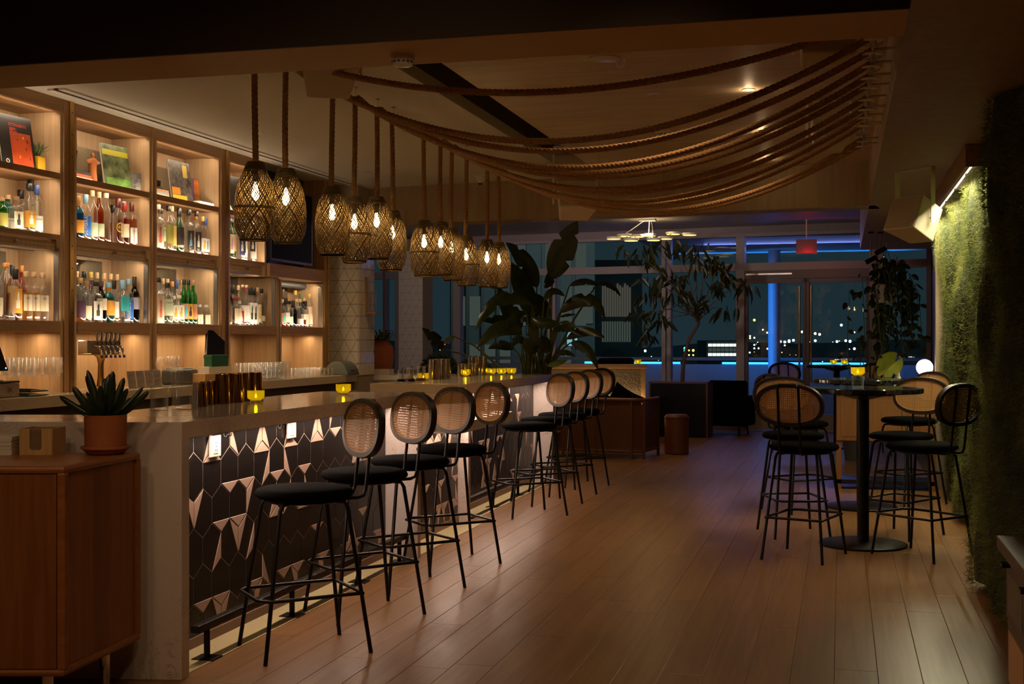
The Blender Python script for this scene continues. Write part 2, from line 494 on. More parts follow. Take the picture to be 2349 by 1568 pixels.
BMARBLE = stone('black_marble', (0.010, 0.011, 0.012), (0.20, 0.20, 0.19), 0.08)
WTILE = mat('white_gloss_tile', (0.80, 0.74, 0.63), 0.12, bump=0.12, bscale=18)
GROUTD = mat('dark_grout', (0.36, 0.29, 0.20), 0.9)
TRUNK = mat('bark', (0.10, 0.06, 0.035), 0.8, bump=0.4, bscale=40)
BULB = emit('bulb_filament', (1.0, 0.66, 0.28), 60)
FLAME = emit('candle_flame', (1.0, 0.80, 0.20), 8)
AMBER = liquid('yellow_candle_glass', (0.84, 0.66, 0.02), 0.34)
# ------------------------------------------------------------------ floor of oak planks
fl = MB().box(-9.5, -2.2, -0.08, 3.2, 21.6, -0.012).build('floor', mat('subfloor', (0.11, 0.06, 0.026), 0.9))
tag(fl, kind='structure')
PW, PL = 0.178, 1.95
pm = MB()
h = PW / 2 - 0.0006
pm.add([(-h, 0, -0.014), (h, 0, -0.014), (h, 1, -0.014), (-h, 1, -0.014), (-h, 0, -0.001), (h, 0, -0.001), (h, 1, -0.001), (-h, 1, -0.001),
        (-h + 0.0015, 0.001, 0), (h - 0.0015, 0.001, 0), (h - 0.0015, 0.999, 0), (-h + 0.0015, 0.999, 0)],
       [(0, 1, 5, 4), (1, 2, 6, 5), (2, 3, 7, 6), (3, 0, 4, 7), (4, 5, 9, 8), (5, 6, 10, 9), (6, 7, 11, 10), (7, 4, 8, 11), (8, 9, 10, 11)])
plank_me = pm.mesh('plank', OAKF)
nrow = 0
for i in range(-36, 8):
    x = i * PW + 0.06
    if x < -2.95: y, y1 = (4.35, 5.0) if x > -3.35 else (13.0, 13.0)
    else: y, y1 = 4.25, (20.25 if x < 0.8 else 13.0)
    if x < -2.95 and x > -4.3: segs = [(y, y1), (12.4, 20.4)]
    elif x < -4.3: segs = []
    else: segs = [(y, y1)]
    for a, b in segs:
        p = a - R.random() * PL * 0.9
        while p < b:
            q = min(p + PL * R.uniform(0.8, 1.1), b)
            s = max(p, a)
            if q - s > 0.12:
                part_copy(plank_me, 'plank', fl, (x, s, 0), (0, 0, 0), (1, q - s - 0.002, 1))
            p = q
# plain floor boards wherever the planks above are not laid (behind the bar, under the back rooms)
tag(MB().box(-9.5, -2.2, -0.012, -3.45, 21.6, -0.001).box(-3.45, -2.2, -0.012, 1.4, 4.2, -0.001).build('floor_back', OAKF), kind='structure')

# ------------------------------------------------------------------ walls and ceilings
def struct(name, mb, m, **k):
    return tag(mb.build(name, m, **k), kind='structure')
WALLP = mat('warm_wall_paint', (0.34, 0.27, 0.20), 0.85)
struct('wall_left', MB().box(-5.62, -2.2, 0, -5.50, 12.05, 3.2), WALLP)
struct('wall_back', MB().box(-5.5, -2.3, 0, 1.1, -2.2, 3.2), WALLP)
struct('wall_right', MB().box(1.06, -2.2, 0, 1.2, 12.55, 3.2), WALLP)
struct('wall_side', MB().box(1.30, 12.55, 0, 1.42, 21.0, 3.4), mat('slate_blue_wall', (0.17, 0.18, 0.24), 0.6))
struct('wall_far_left', MB().box(-9.6, 12.2, 0, -9.45, 21.7, 3.4), WALLP)
# ceiling over the bar and room, with a dark slot along it
SX0, SX1, SY1 = -2.51, -2.22, 11.15
c = MB()
c.box(-5.5, 5.22, 3.0, SX0, 12.6, 3.08)
struct('ceiling', c, PLASTER)
c = MB()
c.box(SX1, 5.22, 3.0, 0.24, 12.2, 3.08)
c.box(SX0, SY1, 3.0, SX1, 12.3, 3.08)
struct('ceiling_veneer', c, VENEER)
struct('ceiling_slot', MB().box(SX0 - 0.02, 5.22, 3.22, SX1 + 0.02, SY1 + 0.02, 3.26).box(SX0 - 0.02, 5.22, 3.08, SX0, SY1, 3.22).box(SX1, 5.22, 3.08, SX1 + 0.02, SY1, 3.22), DARKPL_SHADE)
struct('ceiling_near', MB().box(-5.5, -2.2, 3.0, 0.24, 4.80, 3.1), DARKPL_SHADE)
struct('beam', MB().box(-5.5, 4.80, 2.61, 0.24, 5.22, 3.08), TANPL)
struct('trim_1', MB().box(-5.5, 4.785, 2.61, 0.24, 4.80, 3.0), DARKPL_SHADE)  # dark colour over the beam front stands for its shade
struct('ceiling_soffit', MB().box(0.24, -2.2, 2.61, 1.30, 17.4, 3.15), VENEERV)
# far bulkhead across the room (slightly skewed like the window wall), then the higher lounge ceiling
T_B = TR((0.24, 11.72, 0), rz=math.radians(-8.0))
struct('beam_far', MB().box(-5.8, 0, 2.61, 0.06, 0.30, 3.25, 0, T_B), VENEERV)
SILV = wood('lounge_ceiling_wood', (0.30, 0.29, 0.27), (0.46, 0.44, 0.41), (1.2, 10, 10), 0.35, 0.0, 0.1)
struct('ceiling_lounge', MB().box(-9.5, 11.9, 3.2, 1.30, 21.9, 3.3), SILV)

# linear diffuser in the bar ceiling
WHITEB = mat('bright_white_enamel', (0.93, 0.90, 0.86), 0.35)
d = thing('linear_diffuser', 'long white linear air slot in the ceiling above the back bar', 'air vent', (-4.80, 9.9, 3.0))
MB().box(-0.062, -2.9, -0.012, -0.016, 2.9, 0.0).build('flange', WHITEB, d)
MB().box(0.016, -2.9, -0.012, 0.062, 2.9, 0.0).build('flange', WHITEB, d)
MB().box(-0.018, -2.9, -0.006, 0.018, 2.9, 0.0).build('slot', mat('slot_black', (0.004, 0.004, 0.004), 0.9), d)

# ------------------------------------------------------------------ tiled columns
def tri_grid(w, z0, z1, hrow, root, T, base_h=None):
    """triangular tiles with open joints, laid on a face of width w; T places the face (local x along it, local z up, local -y out)"""
    b = hrow * 1.155
    g = 0.0022
    cache = {}
    nr = int((z1 - z0) / hrow)
    for r in range(nr):
        za, zb = z0 + r * hrow, z0 + (r + 1) * hrow
        x = -b + (b / 2 if r % 2 else 0)
        while x < w + b:
            for up in (True, False):
                if up: tri = [(x, za), (x + b, za), (x + b / 2, zb)]
                else: tri = [(x + b / 2, zb), (x + b, za), (x + 1.5 * b, zb)]
                cl = clip_poly(tri, 0, w)
                if len(cl) < 3: continue
                cx = sum(p[0] for p in cl) / len(cl); cz = sum(p[1] for p in cl) / len(cl)
                if area2(cl) < 0.0006: continue
                loc = [(p[0] - cx, p[1] - cz) for p in cl]
                key = tuple((round(p[0], 4), round(p[1], 4)) for p in loc)
                if key not in cache:
                    rr = max(math.hypot(*p) for p in loc)
                    k = 1 - g / rr * 1.6
                    n = len(loc)
                    vs = [(p[0] * k, 0.002, p[1] * k) for p in loc] + [(p[0] * k, -0.004, p[1] * k) for p in loc] + [(p[0] * k * 0.94, -0.007, p[1] * k * 0.94) for p in loc]
                    fs = [[2 * n + i for i in range(n)]] + [(i, (i + 1) % n, n + (i + 1) % n, n + i) for i in range(n)] + [(n + i, n + (i + 1) % n, 2 * n + (i + 1) % n, 2 * n + i) for i in range(n)]
                    cache[key] = MB().add(vs, fs).mesh('tile', WTILE)
                o = part_copy(cache[key], 'tile', root)
                o.matrix_local = T @ Matrix.Translation((cx, 0, cz)) @ Matrix.Rotation(R.uniform(-0.012, 0.012), 4, 'X') @ Matrix.Rotation(R.uniform(-0.012, 0.012), 4, 'Z')
            x += b

def clip_poly(poly, x0, x1):
    def cut(pl, xc, keep_gt):
        out = []
        for i in range(len(pl)):
            a, b = pl[i], pl[(i + 1) % len(pl)]
            ina, inb = ((a[0] >= xc) == keep_gt or a[0] == xc), ((b[0] >= xc) == keep_gt or b[0] == xc)
            if ina: out.append(a)
            if ina != inb and abs(b[0] - a[0]) > 1e-9:
                t = (xc - a[0]) / (b[0] - a[0])
                out.append((xc, a[1] + t * (b[1] - a[1])))
        return out
    p = cut(poly, x0, True)
    return cut(p, x1, False) if len(p) > 2 else p

def area2(p):
    return abs(sum(p[i][0] * p[(i + 1) % len(p)][1] - p[(i + 1) % len(p)][0] * p[i][1] for i in range(len(p)))) / 2

c1 = struct('column', MB().box(-5.62, 12.06, 0, -4.76, 12.50, 3.2), GROUTD)
tri_grid(0.36, 1.05, 2.66, 0.121, c1, TR((-5.12, 12.058, 0)))
tri_grid(0.44, 1.05, 2.66, 0.121, c1, TR((-4.758, 12.06, 0), rz=PI / 2))

# ------------------------------------------------------------------ far window wall, its own skewed frame
FW = thing('window_wall', None, None, (-1.47, 20.23, 0), math.radians(-9.5))
FW['kind'] = 'group'
c2 = struct('column.001', MB().box(-6.0, -0.42, 0, -5.53, -0.05, 3.15), GROUTD, parent=FW)
tri_grid(0.47, 0.9, 3.0, 0.121, c2, TR((-6.0, -0.422, 0)))
struct('wall_front', MB().box(-9.5, -0.06, 3.09, 2.9, 0.10, 3.4).box(2.0, 0.0, 0, 2.06, 0.1, 3.1), mat('header_paint', (0.25, 0.20, 0.22), 0.6), parent=FW)
BOUNDS = [(-9.2, -6.52, 0.05), (-6.48, -6.26, 0.05), (-6.05, -5.12, 0.11), (-5.01, -3.33, 0.10), (-3.23, -1.345, 0.12), (-1.215, -0.12, 0.10)]
wn = 0
def window(s0, s1, fr, zs=(0.0, 2.50, 2.62, 3.09)):
    global wn
    wn += 1
    w = thing('window_%d' % wn, None, None, (0, 0, 0)); w.parent = FW; w['kind'] = 'structure'
    L, Rr = s0 - 0.055, s1 + 0.055
    z0, zt0, zt1, z1 = zs
    f = MB()
    f.box(L, -0.05, z0, s0 + 0.012, 0.07, z1); f.build('side_frame', MULL, w)
    MB().box(s1 - 0.012, -0.05, z0, Rr, 0.07, z1).build('side_frame', MULL, w)
    MB().box(s0 + 0.012, -0.04, z0, s1 - 0.012, 0.06, z0 + 0.17).build('bottom_rail', MULL, w)
    MB().box(s0 + 0.012, -0.06, zt0, s1 - 0.012, 0.06, zt1).build('transom', MULL, w)
    MB().box(s0 + 0.012, -0.04, z1 - 0.05, s1 - 0.012, 0.06, z1).build('top_rail', MULL, w)
    MB().box(s0 + 0.012, 0.005, z0 + 0.17, s1 - 0.012, 0.013, zt0).build('pane', PANE, w)
    MB().box(s0 + 0.012, 0.005, zt1, s1 - 0.012, 0.013, z1 - 0.05).build('pane', PANE, w)
for a in BOUNDS: window(*a)
struct('trim_4', MB().box(-6.26, -0.10, 0, -6.05, 0.10, 3.09), MULL, parent=FW)
window(2.10, 2.75, 0.1)
# glazed double door with transom light
dd = thing('door_1', None, None, (0, 0, 0)); dd.parent = FW; dd['kind'] = 'structure'
DB = mat('door_bronze', (0.10, 0.055, 0.04), 0.45)
MB().box(-0.10, -0.06, 0, 0.0, 0.08, 3.09).build('jamb', MULL, dd)
MB().box(1.915, -0.06, 0, 2.02, 0.08, 3.09).build('jamb', MULL, dd)
MB().box(0, -0.07, 2.50, 1.915, 0.07, 2.62).build('transom', MULL, dd)
MB().box(0, -0.05, 2.37, 1.915, 0.06, 2.50).build('header', DB, dd)
MB().box(0.03, -0.075, 2.43, 0.75, -0.05, 2.455).build('door_closer', STEEL, dd)
MB().box(0, 0.005, 2.62, 1.915, 0.013, 3.04).build('pane', PANE, dd)
MB().box(0, -0.04, 3.04, 1.915, 0.06, 3.09).build('top_rail', MULL, dd)
for k in (0, 1):
    a = 0.006 + k * 0.955
    lf = MB().box(a, -0.02, 0.27, a + 0.045, 0.03, 2.36).box(a + 0.90, -0.02, 0.27, a + 0.945, 0.03, 2.36).box(a, -0.02, 2.30, a + 0.945, 0.03, 2.365).build('leaf_frame', DB, dd)
    MB().box(a, -0.025, 0.01, a + 0.945, 0.035, 0.27).build('bottom_rail', mat('door_kick_panel', (0.36, 0.27, 0.19), 0.5), lf)
    MB().box(a + 0.045, 0.002, 0.27, a + 0.90, 0.010, 2.30).build('pane', PANE, lf)
    hx = a + (0.86 if k == 0 else 0.085)
    MB().tube([(hx, -0.075, 0.75), (hx, -0.075, 2.25)], 0.016, 10).tube([(hx, -0.075, 0.9), (hx, 0, 0.9)], 0.009).tube([(hx, -0.075, 2.1), (hx, 0, 2.1)], 0.009).build('pull_handle', BRASS, lf, smooth=True)

# ------------------------------------------------------------------ moss wall on the right, with its lamp strip
NP = np.random.RandomState(5)
mw = thing('moss_wall', 'tall living wall of curly green moss along the dining side of the room', 'moss wall', (1.05, 9.0, 0))
def moss_face(y, z):
    """distance of the moss surface from x = 0; lumpy, the near stretch swells further out"""
    b = 0.965 + 0.075 * np.sin(y * 4.6 + 0.7 * np.sin(z * 1.9)) + 0.035 * np.sin(z * 4.3 + y * 2.2) + 0.03 * np.sin(y * 9.0 + z * 3.0)
    sw = 1 / (1 + np.exp((y - 7.75) * 12.0))
    return b - 0.17 * sw - 0.02 * np.sin(z * 2.2 + y) * sw
def np_mesh(name, V, F, m):
    me = bpy.data.meshes.new(name)
    me.vertices.add(len(V)); me.vertices.foreach_set('co', V.astype(np.float32).ravel())
    k = F.shape[1]
    me.loops.add(F.size); me.loops.foreach_set('vertex_index', F.astype(np.int32).ravel())
    me.polygons.add(len(F)); me.polygons.foreach_set('loop_start', np.arange(0, F.size, k, dtype=np.int32))
    me.polygons.foreach_set('loop_total', np.full(len(F), k, dtype=np.int32))
    me.materials.append(m); me.update(calc_edges=True); me.validate()
    return me
def ribbons(base, dirs, length, curl, width, seg, rng):
    n = len(base)
    a = rng.normal(size=(n, 3)); a -= dirs * np.sum(a * dirs, 1)[:, None]; a /= np.linalg.norm(a, axis=1)[:, None]
    b = np.cross(dirs, a)
    ph = rng.uniform(0, 6.28, n); fr = rng.uniform(2.5, 6.5, n)
    P = []
    for k in range(seg + 1):
        t = k / seg
        cr = (curl * length * t)[:, None]
        p = base + dirs * (length * t * (1 - 0.25 * t))[:, None] + a * np.sin(ph + fr * t)[:, None] * cr + b * np.cos(ph + fr * t)[:, None] * cr
        w = (width * (1 - 0.75 * t))[:, None]
        P.append((p - b * w, p + b * w))
    V = np.stack([q for pr in P for q in pr], 1).reshape(-1, 3)
    idx = (np.arange(n) * 2 * (seg + 1))[:, None]
    F = np.concatenate([np.stack([idx[:, 0] + 2 * k, idx[:, 0] + 2 * k + 1, idx[:, 0] + 2 * k + 3, idx[:, 0] + 2 * k + 2], 1) for k in range(seg)])
    return V, F
gy = np.linspace(5.5, 12.52, 90); gz = np.linspace(0.06, 2.60, 40)
GY, GZ = np.meshgrid(gy, gz, indexing='ij')
GX = moss_face(GY, GZ) + 0.012
V = np.stack([GX - 1.05, GY - 9.0, GZ], -1).reshape(-1, 3)
ii = (np.arange(89)[:, None] * 40 + np.arange(39)[None, :]).ravel()
F = np.stack([ii, ii + 1, ii + 41, ii + 40], 1)
MOSSB = mat('moss_base', (0.030, 0.036, 0.010), 0.95, bump=0.6, bscale=60, var=0.4, vscale=14)
o = bpy.data.objects.new('moss_base', np_mesh('moss_base', V, F, MOSSB)); o.parent = mw; COL.objects.link(o)
MB((1.05, 9.0, 0)).box(1.02, 5.48, 0.04, 1.055, 12.54, 2.60).build('backing_board', BLACKP, mw)
N = 62000
y = NP.uniform(5.5, 12.52, N); z = NP.uniform(0.04, 2.60, N)
base = np.stack([moss_face(y, z) - 1.05, y - 9.0, z], 1)
dirs = np.stack([-np.abs(NP.normal(0.9, 0.35, N)), NP.normal(0, 0.55, N), NP.normal(-0.25, 0.6, N)], 1)
dirs /= np.linalg.norm(dirs, axis=1)[:, None]
V, F = ribbons(base, dirs, NP.uniform(0.035, 0.085, N), NP.uniform(0.15, 0.45, N), NP.uniform(0.0012, 0.0024, N), 4, NP)
MOSS = leafmat('curly_moss', (0.055, 0.080, 0.012), (0.24, 0.25, 0.055), 0.6, 0.30, 3.2)
o = bpy.data.objects.new('moss', np_mesh('moss', V, F, MOSS)); o.parent = mw; COL.objects.link(o); tag(o, kind='stuff')
# fascia and lamp strip above the moss
f = thing('cove_light', 'linear white cove light behind a wooden fascia along the top of the moss wall', 'light', (0.80, 10.3, 2.5))
MB((0.80, 10.3, 2.5)).box(0.735, 8.2, 2.47, 0.76, 12.5, 2.61).build('fascia', OAKH, f)
MB((0.80, 10.3, 2.5)).box(0.735, 8.18, 2.47, 0.93, 8.20, 2.61).build('end_cap', OAKH, f)  # added to block light spilling from the strip's near end
for k in range(5):
    MB((0.80, 10.3, 2.5)).box(0.775, 8.25 + k * 0.86, 2.525, 0.815, 8.95 + k * 0.86, 2.545).build('lamp_strip', emit('strip_white', (1.0, 0.95, 0.75), 3.5), f)
struct('column.002', MB().box(0.86, 12.53, 0, 1.30, 12.68, 2.61), mat('pale_post', (0.42, 0.32, 0.22), 0.6))

# floor grate by the moss
g = thing('floor_grate', 'black perforated metal floor grate at the foot of the moss wall', 'grate', (0.88, 7.9, 0))
MB().box(-0.085, -0.42, 0.0, -0.075, 0.42, 0.006).box(0.075, -0.42, 0.0, 0.085, 0.42, 0.006).box(-0.085, -0.42, 0, 0.085, -0.41, 0.006).box(-0.085, 0.41, 0, 0.085, 0.42, 0.006).build('rim', STEEL, g)
gm = MB()
for k in range(26):
    yy = -0.40 + k * 0.0315
    gm.box(-0.075, yy, 0.0, 0.075, yy + 0.012, 0.005)
for k in range(5): gm.box(-0.062 + k * 0.03, -0.41, 0.0, -0.052 + k * 0.03, 0.41, 0.0055)
gm.build('grille', BLACKM, g)

# pale strip on the floor along the bar front
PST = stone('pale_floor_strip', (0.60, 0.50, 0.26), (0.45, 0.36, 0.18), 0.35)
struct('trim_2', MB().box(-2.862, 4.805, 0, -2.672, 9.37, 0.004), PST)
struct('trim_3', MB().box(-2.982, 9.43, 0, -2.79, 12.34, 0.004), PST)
# ------------------------------------------------------------------ the bar
HW, HS, HC, HP = 0.088, 0.060, 0.055, 0.175   # hexagon half width, half seam, cap, row pitch
HEX = [(0, HS + HC), (HW, HS), (HW, -HS), (0, -HS - HC), (-HW, -HS), (-HW, HS)]
def clip_rect(poly, y0, y1, z0, z1):
    p = clip_poly(poly, y0, y1)
    if len(p) < 3: return []
    p = clip_poly([(b, a) for a, b in p], z0, z1)
    return [(b, a) for a, b in p] if len(p) > 2 else []
NEAR_PATTERN = [(0, 0, 'T'), (-1, 0, 'RD'), (-1, 2, 'LD'), (0, 3, 'T'), (-1, 3, 'RD'), (-1, 4, 'LD'), (0, 5, 'T'), (-1, 5, 'RD'), (0, 7, 'T'), (-1, 7, 'RD'), (-1, 8, 'LD'),
    (0, 1, 'B'), (0, 2, 'B'), (0, 4, 'B'), (0, 6, 'B'), (0, 5, 'LD'), (0, 3, 'RD'), (1, 0, 'LU'), (1, -1, 'RU'), (1, 1, 'B'), (1, 2, 'B'), (2, 1, 'RU'), (2, 2, 'LU'), (2, 0, 'RD'), (1, 5, 'RD'), (1, 6, 'B'),
    (2, 6, 'T'), (1, 7, 'LD'), (2, 4, 'T'), (1, 4, 'RD'), (1, 3, 'LU'), (3, 0, 'B'), (3, 1, 'B'), (4, 0, 'RU'), (4, 1, 'LU'), (3, 3, 'B'), (3, 5, 'B'), (3, 6, 'B'), (4, 5, 'RU'), (2, 2, 'RD'), (2, 7, 'B'), (3, 4, 'LD'), (4, 3, 'LU')]
def hex_wall(root, X, y0, y1, z0, z1, seed):
    rr = random.Random(seed)
    flags = {}
    ks = range(int((y0 - 5.327) / 0.176) - 2, int((y1 - 5.327) / 0.176) + 3)
    def put_(r, k, *f): flags.setdefault((r, k), set()).update(f)
    if seed == 3:      # the stretch between the corner and the second stool, as laid
        for r, k, f in NEAR_PATTERN: put_(r, k, *f.split())
    for r in range(-2, 6):
        for k in ks:
            if seed == 3 and k <= 7: continue
            q = rr.random()
            lo, hi = (k, k + 1) if r % 2 == 0 else (k - 1, k)
            if q < 0.30:
                put_(r, k, 'B')
                if rr.random() < 0.4: put_(r + 1, lo, 'RU')
                if rr.random() < 0.4: put_(r + 1, hi, 'LU')
            elif q < 0.42:
                put_(r, k, 'T')
                if rr.random() < 0.8: put_(r - 1, lo, 'RD')
                if rr.random() < 0.8: put_(r - 1, hi, 'LD')
    T_, UR, LR, B_, LL, UL = HEX
    TRI = {'T': (UL, T_, UR), 'B': (LL, LR, B_), 'RU': (T_, UR, LR), 'LU': (T_, LL, UL), 'RD': (UR, LR, B_), 'LD': (UL, B_, LL)}
    cache = {}
    for r in range(-2, 6):
        zc = 0.782 - HP * r
        for k in ks:
            yc = 5.327 + (HW if r % 2 == 0 else 0) + 0.176 * k
            fl_ = frozenset(flags.get((r, k), ()))
            sh = 0.978
            cl = clip_rect([(yc + a * sh, zc + b * sh) for a, b in HEX], y0, y1, z0, z1)
            if len(cl) < 3 or area2(cl) < 0.0008: continue
            full = len(cl) == 6 and area2(cl) > area2(HEX) * 0.95
            key = fl_ if full else (r, k)
            if key not in cache:
                m = MB()
                def slab(pl, t0, t1, mt, inset):
                    n = len(pl)
                    cy = sum(p[0] for p in pl) / n; cz = sum(p[1] for p in pl) / n
                    pin = [(cy + (a - cy) * inset, cz + (b - cz) * inset) for a, b in pl]
                    vs = [(t0, a - yc, b - zc) for a, b in pl] + [(t1 - 0.001, a - yc, b - zc) for a, b in pl] + [(t1, a - yc, b - zc) for a, b in pin]
                    ar = sum(pl[i][0] * pl[(i + 1) % n][1] - pl[(i + 1) % n][0] * pl[i][1] for i in range(n))
                    fs = [[2 * n + i for i in range(n)]] + [(i, (i + 1) % n, n + (i + 1) % n, n + i) for i in range(n)] + [(n + i, n + (i + 1) % n, 2 * n + (i + 1) % n, 2 * n + i) for i in range(n)]
                    if ar < 0: fs = [list(f)[::-1] for f in fs]
                    m.add(vs, fs, mt)
                slab(cl, -0.004, 0.0012, 0, 0.98)
                for j, f in enumerate(sorted(fl_)):
                    t = [(yc + a * sh * 0.985, zc + b * sh * 0.985) for a, b in TRI[f]]
                    if f in ('T', 'B'):
                        mid = ((t[0][0] + t[1][0]) / 2, (t[0][1] + t[1][1]) / 2)
                    t = clip_rect(t, y0, y1, z0, z1)
                    if len(t) > 2 and area2(t) > 1e-5: slab(t, 0.001, 0.0036 + 0.0004 * j, 1, 0.95)
                cache[key] = m.mesh('tile', [TILEK, TILEP])
            part_copy(cache[key], 'tile', root, (X - root.location.x, yc - root.location.y, zc - root.location.z))

# near raised counter with its return toward the back bar
o0 = (-2.95, 6.3, 0)
bar1 = thing('bar_counter', 'near raised bar counter in pale veined quartz with black and rose tiled front', 'bar counter', o0)
top = [(-2.65, 4.735), (-2.65, 7.82), (-3.35, 7.82), (-3.35, 5.10), (-4.40, 4.84), (-4.40, 4.365)]
MB(o0).prism(top, 0.998, 1.07).build('countertop', STONE, bar1, bevel=0.003)
MB(o0).prism([(-2.649, 4.7315), (-2.649, 4.795), (-2.70, 4.80), (-4.39, 4.44), (-4.39, 4.3635)], 0.0, 1.0695).build('end_panel', STONE, bar1, bevel=0.002)
MB(o0).box(-3.25, 7.76, 0, -2.652, 7.818, 0.998).build('end_panel', STONE, bar1, bevel=0.002)
MB(o0).box(-3.20, 4.82, 0, -2.8738, 7.76, 0.998).build('front_wall', GROUTP, bar1)
MB(o0).box(-2.877, 4.81, 0, -2.862, 7.76, 0.05).build('plinth', mat('bar_plinth', (0.26, 0.15, 0.10), 0.5), bar1)
hex_wall(bar1, -2.873, 4.815, 7.757, 0.052, 0.990, 3)
MB(o0).box(-2.845, 4.82, 0.988, -2.805, 7.75, 0.998).build('lamp_channel', STEEL, bar1)

# low accessible section
o1 = (-3.0, 8.7, 0)
bar2 = thing('bar_counter', 'low accessible quartz counter between the two raised bar counters', 'bar counter', o1)
MB(o1).prism([(-2.50, 8.2), (-2.50, 9.62), (-2.775, 9.62), (-2.775, 9.365), (-3.5, 9.365), (-3.5, 7.825), (-2.87, 7.825), (-2.87, 8.2)], 0.775, 0.85).build('countertop', STONE, bar2, bevel=0.003)
MB(o1).box(-3.15, 7.825, 0, -2.8738, 9.36, 0.775).build('front_wall', GROUTP, bar2)
MB(o1).box(-2.877, 7.825, 0, -2.862, 9.36, 0.05).build('plinth', bpy.data.materials['bar_plinth'], bar2)
hex_wall(bar2, -2.873, 7.83, 9.357, 0.052, 0.770, 11)

# far raised counter
o2 = (-3.15, 10.9, 0)
bar3 = thing('bar_counter', 'far raised bar counter with large leafy plant beyond its end', 'bar counter', o2)
MB(o2).prism([(-2.80, 9.37), (-2.80, 12.40), (-3.60, 12.40), (-3.60, 9.37)], 0.998, 1.07).build('countertop', STONEC, bar3, bevel=0.003)
MB(o2).box(-3.55, 9.372, 0, -2.79, 9.43, 0.998).build('end_panel', STONE, bar3, bevel=0.002)
MB(o2).box(-3.55, 12.34, 0, -2.79, 12.398, 0.998).build('end_panel', STONE, bar3, bevel=0.002)
MB(o2).box(-3.35, 9.43, 0, -2.9938, 12.34, 0.998).build('front_wall', GROUTP, bar3)
MB(o2).box(-2.997, 9.43, 0, -2.982, 12.34, 0.05).build('plinth', bpy.data.materials['bar_plinth'], bar3)
hex_wall(bar3, -2.993, 9.435, 12.337, 0.052, 0.990, 23)
MB(o2).box(-2.965, 9.44, 0.988, -2.925, 12.33, 0.998).build('lamp_channel', STEEL, bar3)

# foot rails
def foot_rail(x, y0, y1, posts, label):
    t = thing('foot_rail', label, 'foot rail', (x, (y0 + y1) / 2, 0))
    oy = (y0 + y1) / 2
    MB((x, oy, 0)).box(x - 0.02, y0, 0.135, x + 0.02, y1, 0.168).build('rail', BLACKM, t, bevel=0.003)
    for p in posts:
        q = MB((x, oy, 0)).cyl((x, p, 0.006), 0.014, 0.13, 10).build('post', BLACKM, t, smooth=True)
        MB((x, oy, 0)).box(x - 0.05, p - 0.05, 0.0, x + 0.05, p + 0.05, 0.008).build('flange', BLACKM, q)
foot_rail(-2.72, 4.97, 7.72, (5.08, 5.976, 6.906, 7.60), 'black steel foot rail along the near raised bar counter')
foot_rail(-2.85, 9.48, 12.28, (9.58, 10.30, 11.15, 12.1), 'black steel foot rail along the far raised bar counter')

# outlets and hooks under the counter edge
PINKPL = mat('outlet_white', (0.74, 0.66, 0.58), 0.35)
def outlet(x, y, z, label):
    t = thing('power_outlet', label, 'outlet', (x, y, z))
    MB().box(-0.006, -0.052, -0.05, 0.004, 0.052, 0.05).build('cover_plate', PINKPL, t, bevel=0.002)
    MB().box(0.004, -0.021, -0.034, 0.006, 0.021, 0.034).build('socket_face', WHITEC, t)
    s = MB()
    for zz in (-0.019, 0.017):
        for yy in (-0.008, 0.008): s.box(0.006, yy - 0.0018, zz - 0.006, 0.0068, yy + 0.0018, zz + 0.006)
    s.box(0.006, -0.005, -0.004, 0.0068, 0.005, 0.001)
    s.build('slots', DARKG, t)
outlet(-2.858, 5.417, 0.911, 'white power outlet nearest the bar corner, on the tiled bar front')
outlet(-2.858, 6.273, 0.935, 'second white power outlet along the near bar front, behind the nearest stools')
outlet(-2.978, 9.98, 0.90, 'white power outlet above the low counter on the far bar front')
outlet(-2.978, 10.72, 0.91, 'white power outlet beside the fifth cane stool on the far bar front')
for i, (y, lb) in enumerate([(5.315, 'black double bag hook under the counter edge above the first outlet'), (5.896, 'black double bag hook between the two near outlets'),
                             (7.097, 'black double bag hook behind the second cane backrest'), (10.35, 'black double bag hook under the far bar counter')]):
    x = -2.75 if i < 3 else -2.87
    t = thing('bag_hook', lb, 'hook', (x, y, 0.998))
    MB().box(-0.015, -0.025, -0.004, 0.015, 0.025, 0).build('mount', BLACKM, t)
    for sgn in (-1, 1):
        MB().tube([(0, sgn * 0.012, -0.003), (0, sgn * 0.016, -0.022), (0.006, sgn * 0.018, -0.032), (0.016, sgn * 0.018, -0.030), (0.019, sgn * 0.018, -0.020)], 0.003, 6).build('prong', BLACKM, t, smooth=True)

